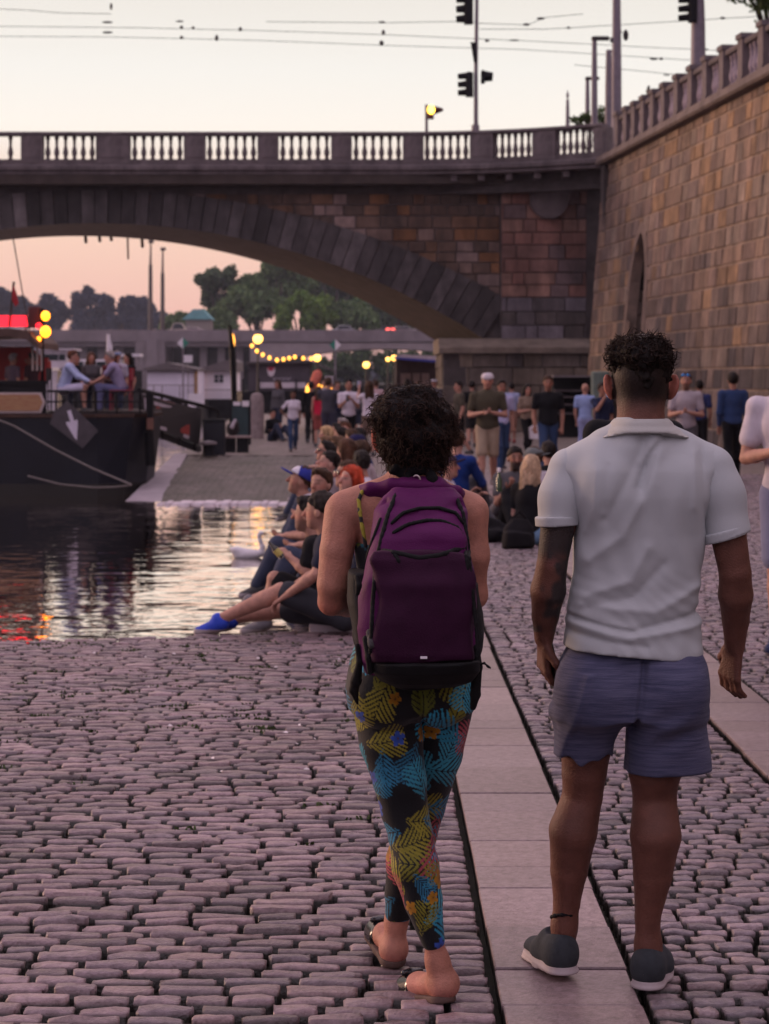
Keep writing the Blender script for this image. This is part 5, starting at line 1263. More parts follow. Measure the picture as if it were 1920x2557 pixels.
def person(label, loc, rot, Ht=1.75, pose='stand', top=((.5, .5, .5), 'short'), bottom=((.05, .06, .1), 'long'), hair=((.02, .014, .01), 'short'),
           skin='fair', shoes=(.05, .05, .055), arms=None, cap=None, build=1., lean=0., yaw=0., pitch=0., beard=0., h=None, fem=False, group=None, legs=None, hipz=None, glasses=False, tilt=0.):
    s = Ht / 1.75; d = loc[1]
    if h is None: h = min(.017, max(.008, d * .00042))
    T = thing('person', label, 'person', loc, rot, group)
    A = lambda *p: np.array(p, float)
    sk = np.array(SKIN[skin])
    hw = .085 * s
    if pose in ('stand', 'walk'):
        pel = A(0, 0, .93 * s)
        st = .0 if pose == 'stand' else .20
        L = legs or [(A(-.085 * s, -.02 - st * .6, .49 * s), A(-.09 * s, .02 - st, .075 * s)), (A(.085 * s, -.03 + st * .25, .49 * s), A(.09 * s, .02 + st * 1.1, (.075 + st * .25) * s))]
    elif pose == 'chair':
        pel = A(0, 0, .47); L = legs or [(A(-.11, -.42, .50), A(-.11, -.44, .08)), (A(.11, -.42, .50), A(.13, -.40, .08))]
    elif pose == 'edge':
        pel = A(0, 0, .10); L = legs or [(A(-.12, -.40, .17), A(-.12, -.56, -.18)), (A(.12, -.40, .19), A(.12, -.58, -.16))]
    else:
        pel = A(0, 0, .10); L = legs or [(A(-.14, -.34, .42), A(-.14, -.58, .07)), (A(.14, -.36, .38), A(.12, -.62, .07))]
    if hipz is not None: pel[2] = hipz
    Rt = rotm(0, lean, tilt)                       # positive lean = bends forward (towards -Y)
    up = Rt @ A(0, 0, 1); fw = Rt @ A(0, -1, 0); sd = A(1, 0, 0)
    q = lambda x, y, z: pel + Rt @ (A(x, y, z) * s)
    nb = q(0, .01, .52); ch = q(0, 0, .36); be = q(0, .0, .17)
    sw = (.155 if fem else .178) * build
    sh = [q(-sw, .01, .46), q(sw, .01, .46)]
    Rh = rotm(yaw, pitch) ; hc = nb + Rt @ (A(0, -.02, .10) * s) + A(0, 0, .055 * s)
    hq = lambda x, y, z: hc + Rh @ (A(x, y, z) * s)
    mh = mrot(Rh); mt = mrot(Rt)
    if arms is None: arms = 'down'
    ar = []
    for i, sg in enumerate((-1, 1)):
        a = arms if isinstance(arms, str) else arms[i]
        o = sh[i]
        if a == 'down': el, ha = q(sg * (sw + .045), .02, .17), q(sg * (sw + .03), -.06, -.07)
        elif a == 'front': el, ha = q(sg * (sw + .06), -.01, .17), q(sg * .04, -.25, .22)
        elif a == 'phone': el, ha = q(sg * (sw + .02), -.06, .18), q(sg * .05, -.30, .36)
        elif a == 'face': el, ha = q(sg * (sw + .05), -.16, .30), q(sg * .05, -.20, .58)
        elif a == 'up': el, ha = q(sg * (sw + .07), -.18, .42), q(sg * (sw + .02), -.26, .68)
        elif a == 'fwd': el, ha = q(sg * (sw + .0), -.24, .34), q(sg * (sw - .06), -.50, .32)
        elif a == 'knee': el, ha = q(sg * (sw + .05), -.18, .22), L[i][0] + A(0, -.02, .06)
        elif a == 'prop': el, ha = q(sg * (sw + .07), .10, .2), A(sg * .3, .22, .05)
        elif a == 'lap': el, ha = q(sg * (sw + .04), -.05, .2), (L[0][0] + L[1][0]) / 2 * .75 + pel * .25 + A(sg * .05, -.05, .10)
        elif a == 'hip': el, ha = q(sg * (sw + .20), .04, .22), q(sg * (.17), -.04, .05)
        else: el, ha = A(*a[0]), A(*a[1])
        ar.append((o, el, ha))
    # ---- body
    f = Field(.025); k = 1 if not fem else .88
    f.ell(hq(0, .005, .03), A(.076, .094, .093) * s, mh).ell(hq(0, -.028, -.035), A(.058, .062, .078) * s, mh).ell(hq(0, -.05, -.092), A(.03, .03, .022) * s, mh)
    f.cap(hq(0, -.092, .012), hq(0, -.112, -.026), .011 * s, .015 * s, k=.012)
    for sg in (-1, 1): f.ell(hq(sg * .078, .012, -.005), A(.011, .022, .033) * s, mh, k=.008)
    f.cap(nb - up * .03, hq(0, .012, -.06), .056 * s * k, .050 * s * k)
    f.ell(ch, A(.135, .085, .15) * s * build, mt).ell(be, A(.12, .08, .14) * s, mt).ell(pel, A(.12, .085, .1) * s, mt)
    for i, sg in enumerate((-1, 1)):
        o, el, ha = ar[i]; w = ha + (el - ha) * .06
        fm = el + (ha - el) * .3
        f.cap(nb - up * .05, o, .05 * s, .05 * s); f.cap(o, o + (el - o) * .45, .049 * s * k, .045 * s * k).cap(o + (el - o) * .45, el, .045 * s * k, .036 * s * k, k=.008)
        f.cap(el, fm, .036 * s * k, .039 * s * k, k=.008).cap(fm, w, .039 * s * k, .024 * s * k, k=.008)
        dr = (ha - el) / np.linalg.norm(ha - el); cv = np.cross(dr, up if abs(dr @ up) < .8 else fw)
        hand(f, w, w + dr * .18, sg, .8, s * (1 if not fem else .9), cv)
    for i, sg in enumerate((-1, 1)):
        kn, an = L[i]; hp = pel + A(sg * hw, 0, -.02 * s); cf = kn + (an - kn) * .28 + A(0, .015, 0)
        f.cap(hp, kn, .075 * s * k, .054 * s * k).cap(kn, cf, .052 * s * k, .056 * s * k, k=.01).cap(cf, an, .056 * s * k, .034 * s * k, k=.01)
        ft = A(0, -1, 0) if pose in ('stand', 'walk', 'chair') else (lambda v: v / np.linalg.norm(v))(A((an - kn)[0] * .3, -.8, -.25 if pose == 'edge' else .15))
        f.cap(an - A(0, 0, .03) - ft * .03, an - A(0, 0, .045) + ft * .12, .034 * s, .026 * s)
    V, Fq = f.mesh(h)
    c = np.tile(sk, (len(V), 1)) * (1 + .06 * noise3(V, 16, 2))[:, None]
    hl = (V - hc) @ Rh / s
    fr = sstep(-.01, -.05, hl[:, 1]) * (np.abs(hl[:, 0]) < .09) * (np.linalg.norm(hl, axis=1) < .16)
    red = fr * sstep(.05, .0, np.abs(hl[:, 2] + .02)); c = mixc(c, sk * (1.12, .82, .8), red * .6)
    for sg in (-1, 1):
        ey = np.exp(-(((hl[:, 0] - sg * .031) / .017) ** 2 + ((hl[:, 2] - .012) / .011) ** 2)); c = mixc(c, sk * .22, fr * ey * .9)
        br = np.exp(-(((hl[:, 0] - sg * .033) / .022) ** 2 + ((hl[:, 2] - .036) / .008) ** 2)); c = mixc(c, np.array(hair[0]) * 1.3 + .01, fr * br * .8)
    mo = np.exp(-((hl[:, 0] / .024) ** 2 + ((hl[:, 2] + .058) / .008) ** 2)); c = mixc(c, sk * (.7, .4, .42), fr * mo * .8)
    if beard:
        bz = fr * sstep(-.02, -.045, hl[:, 2]) * sstep(.2, -.0, np.abs(hl[:, 0]) - .09) * (1 - np.clip(mo, 0, 1) * .6); low = sstep(.0, -.05, hl[:, 2]) * (np.linalg.norm(hl, axis=1) < .15) * (hl[:, 1] < .01)
        c = mixc(c, np.array(hair[0]) * 1.2 + .008, np.maximum(bz, low * .9) * beard)
    np_obj('body', V, Fq, m_skin, T, True, c)
    # ---- hair
    hc_, style = hair
    if style != 'bald':
        f = Field(.02); gz = .016 if style in ('short', 'fade') else .022
        f.ell(hq(0, .012, .04), A(.076 + gz * .7, .092 + gz, .090 + gz) * s, mh)
        if style == 'short': f.ell(hq(0, -.045, .105), A(.06, .05, .035) * s, mh)
        if style in ('long', 'straight'):
            f.cut(hq(0, -.06, .05), Rh @ A(0, -1, -.5))
            for sg in (-1, 0, 1): f.cap(hq(sg * .05, .05, .0), hq(sg * .075, .085, -.26 if style == 'long' else -.36) , .055 * s, .045 * s)
            for sg in (-1, 1): f.cap(hq(sg * .075, -.01, .02), hq(sg * .085, .01, -.2), .026 * s, .028 * s)
        elif style == 'bun': f.cut(hq(0, -.07, .06), Rh @ A(0, -.8, -.7)); f.ell(hq(0, .1, .07), A(.045, .045, .045) * s)
        elif style == 'fade': f.cut(hq(0, -.05, .055), Rh @ A(0, -.52, -.85))
        else: f.cut(hq(0, -.035, .045), Rh @ A(0, -.75, -.66))
        f.disp(waves(120, .004, 5)); V, Fq = f.mesh(h * .9)
        c = np.tile(np.array(hc_), (len(V), 1)) * (1 + .3 * noise3(V, 70, 3, aniso=(1, 1, .3)))[:, None].clip(.4, 1.8)
        np_obj('hair', V, Fq, m_hair, T, True, c)
    if cap:
        col, c2, back = cap; f = Field(.012); sg = 1 if back else -1
        f.ell(hq(0, .01, .052), A(.096, .116, .088) * s, mh).cut(hq(0, 0, .045), Rh @ A(0, sg * .22, -1))
        V, Fq = f.mesh(h * .8); hl = (V - hc) @ Rh / s
        c = np.where((hl[:, 1] * -sg > .035)[:, None] if False else ((hl[:, 1] * sg) > .035)[:, None], np.array(c2), np.array(col)) * np.ones((len(V), 3))
        co = np_obj('cap', V, Fq, m_cloth, T, True, c)
        f = Field(.008); f.ell(hq(0, sg * .13, .052), A(.07, .075, .009) * s, mrot(Rh @ rotm(0, sg * .22))); V, Fq = f.mesh(min(h, .006)); np_obj('brim', V, Fq, m_cloth, co, True, np.tile(np.array(c2 if np.mean(c2) < .3 or np.mean(col) > .4 else col), (len(V), 1)))
    if glasses:
        f = Field(.004)
        for sg in (-1, 1): f.ell(hq(sg * .034, -.098, .095 if glasses == 'top' else .012), A(.028, .012, .02) * s, mh).cap(hq(sg * .06, -.088, .095 if glasses == 'top' else .014), hq(sg * .082, .0, .06 if glasses == 'top' else .01), .005, .005)
        V, Fq = f.mesh(.006); np_obj('sunglasses', V, Fq, M('mirror_blue', (.03, .3, .8), .15, .1, spec=.9) if glasses == 'top' else M('sun_lens', (.01, .01, .012), .1, .1, spec=.8), T)
    # ---- clothes
    tc, slv = top
    f = Field(.045); e = .014
    f.ell(ch, (A(.150, .105, .165) * build + e) * s, mt).ell(be, (A(.138, .102, .15) * (build * .5 + .5) + e) * s, mt).ell(q(0, 0, .03), (A(.145, .108, .10) * (build * .5 + .5) + e) * s, mt)
    if fem: 
        for sg in (-1, 1): f.ell(q(sg * .07, -.085, .33), A(.06, .05, .06) * s, mt)
    f.cap(nb - up * .045 * s, nb - up * .05 * s, .06 * s)
    for i, sg in enumerate((-1, 1)):
        o, el, ha = ar[i]
        if slv == 'none': f.cap(nb - up * .05 * s, o + (nb - o) * .35, .05 * s, .042 * s); continue
        f.cap(nb - up * .055 * s, o, .056 * s, .060 * s)
        if slv == 'short': f.cap(o, o + (el - o) * .62, .060 * s * k, .060 * s * k, k=.03)
        else: f.cap(o, el, .060 * s * k, .050 * s * k, k=.03).cap(el, el + (ha - el) * .82, .050 * s * k, .038 * s * k, k=.03)
    hemz = -.075 if pose in ('stand', 'walk') else -.03
    f.cut(q(0, 0, hemz), -up); f.disp(waves(26, .0045, int(abs(loc[0]) * 97 + d * 31) % 99, aniso=(1, 1, .6)))
    V, Fq = f.mesh(h); np_obj('shirt', V, Fq, m_cloth, T, True, np.tile(np.array(tc), (len(V), 1)))
    if bottom:
        bc, bl_ = bottom; f = Field(.035)
        f.ell(pel + up * .01, A(.150, .116, .12) * s, mt)
        for i, sg in enumerate((-1, 1)):
            kn, an = L[i]; hp = pel + A(sg * hw, 0, -.03 * s)
            if bl_ == 'short': e_ = hp + (kn - hp) * .86; f.cap(hp, e_, .095 * s * k, .088 * s * k)
            elif bl_ == 'skirt': e_ = hp + (kn - hp) * .8; f.cap(hp, e_, .10 * s, .11 * s, k=.08)
            else: f.cap(hp, kn, .092 * s * k, .070 * s * k).cap(kn, kn + (an - kn) * .3 + A(0, .018, 0), .072 * s * k, .078 * s * k).cap(kn + (an - kn) * .3 + A(0, .018, 0), an + (kn - an) * .05, .078 * s * k, .060 * s * k)
        f.disp(waves(30, .004, 17)); V, Fq = f.mesh(h); np_obj('trousers' if bl_ == 'long' else ('skirt' if bl_ == 'skirt' else 'shorts'), V, Fq, m_cloth, T, True, np.tile(np.array(bc), (len(V), 1)))
    if shoes is not None:
        for i, sg in enumerate((-1, 1)):
            kn, an = L[i]
            ft = A(sg * .12, -1, 0) if pose in ('stand', 'walk', 'chair') else (lambda v: v / np.linalg.norm(v))(A((an - kn)[0] * .3, -.8, -.25 if pose == 'edge' else .25))
            f = Field(.03); b = an - A(0, 0, .028 * s); f.cap(b - ft * .035, b + ft * .13 * s - A(0, 0, .012), .047 * s, .036 * s).cap(b, b + A(0, 0, .035), .045 * s, .042 * s)
            if pose in ('stand', 'walk', 'chair') and an[2] < .1 * s: f.cut((0, 0, max(0, an[2] - .075 * s)), (0, 0, -1))
            V, Fq = f.mesh(min(h, .010)); cc = np.tile(np.array(shoes), (len(V), 1)); cc[V[:, 2] < b[2] - .028 * s] = (.35, .3, .31)
            np_obj('shoe', V, Fq, m_shoe, T, True, cc)
    PEOPLE.append((label, T, ar))
    return T, ar
PEOPLE = []
class _P:
    def __getitem__(s, k): return next((T, ar) for l, T, ar in PEOPLE if k in l)
PEO = _P()

def G(x, d, z=0.): return (px(x, d), d, z)
wht, lav, blk, nvy = (.62, .56, .64), (.42, .40, .60), (.010, .010, .012), (.018, .024, .06)
den, lden, grey, oliv = (.035, .06, .13), (.16, .27, .42), (.09, .085, .095), (.07, .06, .04)
dk, br, bl0, rdh, gry = (.014, .010, .009), (.055, .028, .016), (.52, .34, .18), (.42, .05, .02), (.3, .26, .25)
def fr_(feet_y): return H * F / (feet_y - HY)
# ---- walking and standing on the quay, far to near
person('person in a white t-shirt and blue jeans walking past the granite post', G(633, 47), .15, 1.42, 'walk', (wht, 'short'), (den, 'long'), (dk, 'short'), 'dark', arms=('hip', 'down'), fem=True)
person('person all in black walking away beside the red shirt', G(672, 52), PI, 1.62, 'walk', (blk, 'long'), (blk, 'long'), (dk, 'short'), 'fair')
person('person in a bright red top with bare legs at the far end of the quay', G(689, 50), PI, 1.5, 'stand', ((.55, .02, .06), 'none'), ((.3, .08, .07), 'short'), (br, 'long'), 'fair', fem=True)
person('person in a charcoal t-shirt with both hands raised to the face, taking a photo', G(709, 46), PI - .3, 1.72, 'stand', ((.06, .058, .075), 'short'), ((.05, .05, .08), 'long'), (br, 'short'), 'fair', arms=('face', 'face'), build=1.12)
person('person in a white t-shirt looking down at a phone held at the chest, far middle', G(753, 45), .1, 1.66, 'stand', (wht, 'short'), (blk, 'long'), (dk, 'short'), 'tan', arms=('phone', 'phone'), pitch=-.35, build=1.1)
person('person in a white blouse raising one arm high with a phone', G(797, 44), PI + .2, 1.64, 'stand', (wht, 'short'), ((.16, .11, .09), 'short'), (br, 'long'), 'fair', arms=('down', 'up'), fem=True)
person('person with a white cap far behind the curly haired woman', G(938, 56), 0, 1.7, 'stand', (grey, 'short'), (den, 'long'), (dk, 'short'), 'fair', cap=((.6, .55, .6), (.6, .55, .6), False))
person('person in olive grey t-shirt and dark shorts seen in profile behind the khaki shorts', G(991, 44), -PI / 2 + .3, 1.64, 'walk', ((.075, .066, .05), 'short'), (blk, 'short'), (dk, 'short'), 'fair')
person('person in black with a white waistband walking away, behind the profile walker', G(1019, 50), PI, 1.64, 'walk', (blk, 'short'), ((.02, .02, .022), 'short'), (dk, 'short'), 'fair')
person('person in olive t-shirt, khaki shorts and backwards white cap walking forward, hands together', G(1053, 30.8), -.05, 1.78, 'walk', (oliv, 'short'), ((.34, .26, .19), 'short'), (br, 'fade'), 'fair', (.14, .12, .14), arms=('front', 'front'), cap=((.6, .54, .58), (.6, .54, .58), True), build=1.16, beard=.2)
person('person in a pale blue shirt and jeans half hidden behind the olive t-shirt man', G(1083, 36.5), .25, 1.66, 'walk', (lav, 'short'), (den, 'long'), (dk, 'short'), 'tan')
person('person in a light blue shirt and red shoes walking away beside the dark haired woman', G(1105, 53), PI, 1.58, 'walk', ((.36, .40, .62), 'short'), ((.34, .2, .16), 'short'), (dk, 'short'), 'fair', (.25, .03, .03))
person('person with long dark hair in a beige top and black trousers, carrying something white', G(1139, 42.5), .35, 1.57, 'walk', ((.22, .16, .12), 'short'), (blk, 'long'), (dk, 'long'), 'fair', arms=('front', 'down'), fem=True)
person('person in a black v-neck t-shirt and jeans walking forward, arms at the sides', G(1184, 34), 0, 1.74, 'walk', (blk, 'short'), (den, 'long'), (br, 'fade'), 'tan', arms=('down', 'down'), build=1.1, beard=.25)
person('grey bald person in a light blue shirt seen from behind near the stone pier', G(1264, 42), PI - .3, 1.6, 'stand', ((.28, .36, .62), 'short'), ((.3, .33, .55), 'long'), (gry, 'bald'), 'fair', fem=False)
person('person in a navy shirt raising a pale blue cup to the mouth', G(1301, 35), .5, 1.62, 'stand', (nvy, 'short'), (blk, 'long'), (dk, 'short'), 'tan', arms=('face', 'down'))
person('person in a black top seen from behind, head hidden by the man in the polo', G(1370, 10.6), PI, 1.74, 'walk', (blk, 'short'), (blk, 'long'), (dk, 'short'), 'tan', build=1.1, h=.010)
person('bearded person in a pale grey t-shirt with blue mirrored sunglasses on the head', G(1482, 31), -.25, 1.78, 'stand', ((.38, .33, .36), 'short'), (grey, 'short'), (br, 'short'), 'fair', arms=('front', 'front'), beard=.7, glasses='top')
person('person in a dark blue shirt and black trousers behind the man with blue sunglasses', G(1511, 40), PI - .2, 1.66, 'stand', ((.03, .04, .13), 'short'), (blk, 'long'), (dk, 'short'), 'tan')
person('person in a navy long sleeved shirt walking away below the embankment wall', G(1583, 33.2), PI + .05, 1.79, 'walk', ((.03, .055, .14), 'long'), (blk, 'long'), (dk, 'short'), 'tan')
person('person in a white t-shirt and grey blue shorts at the right edge, holding a phone', (px(1712, 12.3), 12.3, 0), -.35, 1.88, 'stand', ((.56, .51, .57), 'short'), ((.20, .21, .32), 'short'), (dk, 'short'), 'fair', (.02, .03, .09), arms=('front', 'front'), build=1.12, h=.009)

ex = [('person in a grey t-shirt walking between the far lamps and the white blouse', 775, 55, PI, (grey, 'short'), dk, 'down'), ('person in a dark top standing left of the white blouse, far back', 728, 53, .4, (nvy, 'long'), br, 'front'),
  ('person in a pale pink top far behind the white blouse', 812, 58, PI, ((.5, .34, .36), 'short'), br, 'down'), ('person in a pale shirt near the kiosk counter', 880, 62, PI - .3, (wht, 'short'), dk, 'down'),
  ('person in a teal shirt standing before the kiosk hatch', 905, 60, PI + .3, ((.04, .12, .14), 'short'), br, 'down'), ('person in dark clothes sitting low beside the granite post', 588, 55, .8, (blk, 'long'), dk, 'front'), ('person in grey leaning near the granite post', 600, 56, -.6, (grey, 'long'), br, 'down'), ('person in a pale shirt far back on the quay beside the red top', 700, 60, 0, ((.42, .36, .42), 'short'), dk, 'down')]
for i, (lab, x, d, ro, tp, hc_, am) in enumerate(ex):
    sit_ = 'sitting low' in lab
    person(lab, G(x, d), ro, 1.6 + .03 * (i % 4), 'ground' if sit_ else ('walk' if i % 2 else 'stand'), tp, ((.03, .035, .06), 'long' if i % 3 else 'short'), (hc_, 'short' if i % 3 else 'long'), 'fair', arms=am, fem=i % 3 == 0)
# ---- sitting along the coping, near to far
def sit(label, x, d, rot=-PI / 2, **kw):
    kw.setdefault('pose', 'edge'); kw.setdefault('group', None)
    return person(label, (px(x, d) , d, kw.pop('z', .085)), rot, kw.pop('Ht', 1.7), **kw)
A3 = lambda *p: np.array(p, float)
_, arA = sit('person in a navy t-shirt and charcoal shorts sitting nearest, legs stretched out, blue shoes', 748, 13.35, -PI / 2 - .05, z=.045, Ht=1.74, top=((.020, .024, .045), 'short'), bottom=((.04, .042, .052), 'short'), hair=((.03, .022, .018), 'fade'), skin='fair', shoes=(.02, .06, .5), lean=.27, yaw=-.25, pitch=-.05, h=.007, arms=(((-.24, -.19, .34), (-.16, -.43, .19)), ((.25, -.18, .36), (.16, -.40, .2))),
    legs=[(A3(-.13, -.44, .09), A3(-.10, -.80, .03)), (A3(.10, -.42, .24), A3(.06, -.84, .04))])
_, arB = sit('person seen in profile beside the navy t-shirt, holding a small bottle over the water', 722, 14.3, -PI / 2 - .15, z=-.03, Ht=1.72, top=(blk, 'short'), bottom=(blk, 'short'), hair=(dk, 'short'), skin='fair', shoes=(.16, .15, .17), lean=.30, yaw=-.1, pitch=-.1, h=.007, arms=(((-.21, -.16, .30), (-.12, -.40, .16)), ((.22, -.16, .36), (.14, -.30, .46))),
    legs=[(A3(-.15, -.38, .20), A3(-.02, -.62, .12)), (A3(.13, -.40, .30), A3(.10, -.50, .0))], beard=.5)
sit('person in a blue cap with a white front panel, face turned down to the left', 704, 17.2, -PI / 2, top=(wht, 'short'), hair=(br, 'fade'), lean=.35, pitch=-.3, cap=((.03, .04, .26), (.62, .58, .66), False), h=.008, arms='lap', beard=.35)
sit('person with cropped brown hair turned to face the camera beside the blue cap', 736, 16.2, -PI / 2, top=(grey, 'short'), hair=(br, 'short'), lean=.25, yaw=.95, pitch=-.1, h=.008, arms='lap', beard=.25)
sit('person in dark glasses with shaved brown hair, left of the red haired person', 773, 17.6, -PI / 2, top=(grey, 'short'), hair=(br, 'fade'), lean=.15, yaw=.4, pitch=-.2, glasses=True, h=.008, arms='lap')
sit('person with bright orange red hair sitting behind the purple backpack strap', 790, 16.6, -PI / 2, top=(blk, 'short'), hair=(rdh, 'straight'), skin='pale', lean=.2, yaw=.7, pitch=-.25, fem=True, h=.008, arms='lap')
sit('person with a high forehead and dark hair behind the shaved head', 730, 20, -PI / 2, top=((.3, .25, .27), 'short'), hair=(dk, 'fade'), skin='pale', lean=.15, yaw=.3, pitch=-.3, arms='lap')
sit('person with a big dome of auburn brown hair in the middle of the seated row', 762, 22, -PI / 2, top=((.2, .13, .1), 'short'), hair=((.075, .032, .018), 'long'), lean=.1, yaw=-.4, fem=True, arms='lap', Ht=1.8)
sit('person with short black hair and a white collar behind the red hair', 796, 19.8, -PI / 2, top=(wht, 'short'), hair=(dk, 'short'), lean=.1, yaw=-1.2, arms='lap')
sit('person with dark hair and sunglasses at the left of the seated row', 728, 23.2, -PI / 2, top=(grey, 'short'), hair=(dk, 'short'), lean=.2, yaw=.2, pitch=-.3, glasses=True, arms='lap')
sit('person with light brown hair leaning out between the sunglasses and the auburn hair', 748, 25, -PI / 2, top=((.28, .22, .24), 'short'), hair=((.10, .055, .03), 'short'), lean=.15, yaw=-.2, arms='lap')
sit('person in a dark navy cap in the seated row', 782, 26, -PI / 2, top=(grey, 'short'), hair=(dk, 'fade'), lean=.1, yaw=-.3, cap=((.02, .018, .07), (.02, .018, .07), False), arms='lap')
sit('person with brown hair and a pale ear in the far part of the row', 770, 28.5, -PI / 2, top=((.3, .24, .25), 'short'), hair=(br, 'short'), lean=.1, yaw=-.5, arms='lap')
sit('person with dark brown hair behind the pale ear', 750, 30, -PI / 2, top=(grey, 'short'), hair=(dk, 'short'), lean=.15, yaw=-.3, arms='lap')
sit('blond person in a grey top sitting at the left end of the far row', 726, 31, -PI / 2, top=((.25, .22, .25), 'short'), hair=(bl0, 'long'), lean=.25, yaw=.2, fem=True, arms='knee', skin='pale')
sit('person with reddish brown hair in a royal blue shirt bending over behind the row', 770, 32, -PI / 2 + .7, top=((.015, .05, .20), 'short'), hair=((.12, .045, .025), 'short'), lean=.35, yaw=.5, pitch=-.4, arms='lap', build=1.15, Ht=1.8)
sit('person in a pale top right of the auburn hair, half hidden in the row', 806, 23.5, -PI / 2, top=((.4, .33, .36), 'short'), hair=(br, 'short'), lean=.2, yaw=-.6, arms='lap')
for i, (lab, x, d, tp, hc_, yw, sc_) in enumerate([('person with sandy hair low at the left of the row, behind the sunglasses', 716, 26.5, (.3, .26, .28), (.16, .09, .05), .3, 1.6), ('person in a maroon top with black hair, far in the row', 742, 33.5, (.16, .03, .05), dk, -.3, 1.66),
  ('person in a dark green top near the far end of the row', 765, 35, (.03, .06, .04), br, .2, 1.7), ('person in a white top near the far end of the row', 786, 29.5, (.55, .5, .55), dk, -.5, 1.68), ('person with greying hair at the far end of the row', 752, 38, (.2, .18, .2), gry, .1, 1.66), ('person with black hair and a blue top behind the pale top', 802, 26.5, (.03, .05, .16), dk, -.6, 1.7)]):
    sit(lab, x, d, -PI / 2 + .1 * (i % 3), top=(tp, 'short'), hair=(hc_, 'short'), lean=.1 + .08 * (i % 3), yaw=yw, pitch=-.15 * (i % 2), arms='lap', Ht=sc_)
# ---- sitting on the paving at the right of the woman
def sitg(label, x, d, rot, **kw): 
    return person(label, (px(x, d), d, 0), rot, kw.pop('Ht', 1.7), pose='ground', **kw)
sitg('blond person with long hair in a black t-shirt sitting on the paving, seen from behind', 1140, 20.6, PI - .55, top=(blk, 'short'), bottom=(lden, 'long'), hair=((.50, .34, .22), 'straight'), skin='pale', shoes=(.3, .28, .3), fem=True, lean=.12, yaw=.25, h=.008, arms=('knee', 'lap'), Ht=1.72)
sitg('bearded person facing the camera behind the blond hair', 1110, 22.6, .15, top=(grey, 'short'), bottom=(blk, 'long'), hair=(dk, 'fade'), skin='tan', lean=.1, h=.009, arms='knee', beard=.95, Ht=1.78)
sitg('person in a grey green cap and white t-shirt sitting left of the polo sleeve', 1168, 23, PI + .9, top=(wht, 'short'), bottom=(grey, 'long'), hair=(br, 'fade'), lean=.15, yaw=.4, h=.009, arms='knee', cap=((.14, .15, .15), (.14, .15, .15), True), Ht=1.74)
sitg('person with black hair half hidden by the polo sleeve', 1190, 24, PI + .3, top=(blk, 'short'), bottom=(grey, 'long'), hair=(dk, 'short'), lean=.12, arms='knee', Ht=1.8)
sitg('person in a purple cap looking right beside the curly hair', 950, 21.2, PI / 2 - .3, top=((.55, .5, .6), 'short'), bottom=(grey, 'long'), hair=(br, 'fade'), lean=.15, yaw=-.1, pitch=-.15, h=.009, arms='knee', cap=((.04, .02, .09), (.06, .035, .05), False), Ht=1.7)
sitg('person in a bright navy jacket sitting behind the purple cap', 985, 26, PI - .5, top=((.012, .035, .17), 'long'), bottom=(grey, 'long'), hair=(br, 'short'), skin='fair', lean=.05, yaw=.3, arms='knee', Ht=1.98)
# ---- on the boat deck
def deck(label, x, d, rot, Ht, hz, **kw):
    return person(label, (px(x, d), d, hz), rot, Ht, pose='chair', **kw)
dz = pz(893, 38.2) 
deck('person in a pale blue shirt and white shorts stretching an arm across the boat table', 134, 38.2, PI / 2, 1.62, dz, top=((.42, .48, .72), 'long'), bottom=((.56, .52, .68), 'short'), hair=((.09, .035, .02), 'short'), lean=.35, arms=('fwd', 'fwd'), build=1.1)
deck('person in a lilac t-shirt on the red chair leaning over the boat table', 263, 38.2, -PI / 2, 1.62, dz, top=((.27, .23, .36), 'short'), bottom=((.13, .13, .25), 'long'), hair=(gry, 'fade'), lean=.4, arms=('fwd', 'fwd'), build=1.2)
deck('person with long brown hair opposite the table on the boat', 196, 39.6, .3, 1.5, dz, top=(grey, 'short'), hair=((.09, .04, .025), 'long'), lean=.1, fem=True)
deck('person with reddish brown hair beside the lilac t-shirt on the boat', 241, 39.4, .2, 1.5, dz, top=((.12, .03, .035), 'short'), hair=((.08, .03, .02), 'long'), lean=.1, fem=True)
deck('person in a pale blue hat behind the lilac t-shirt on the boat', 252, 40.3, 0, 1.58, dz, top=((.4, .36, .45), 'short'), hair=(gry, 'short'), cap=((.3, .38, .6), (.3, .38, .6), False))
deck('dark haired person in the shade at the back of the boat deck', 165, 40, .1, 1.44, dz, top=(blk, 'short'), hair=(dk, 'short'))
deck('grey haired person sitting under the red cabin door of the boat', 28, 38.4, 2.4, 1.42, dz, top=((.10, .07, .09), 'short'), hair=(gry, 'short'), skin='tan')
deck('dark haired person with a hand to the face beside the cabin posts', 70, 38.6, -2.2, 1.46, dz, top=((.06, .03, .035), 'short'), hair=(dk, 'short'), arms=('face', 'down'), skin='tan')
deck('person with black hair near the rail at the right end of the boat deck', 276, 40.5, -.6, 1.5, dz, top=(blk, 'short'), hair=(dk, 'long'), fem=True)
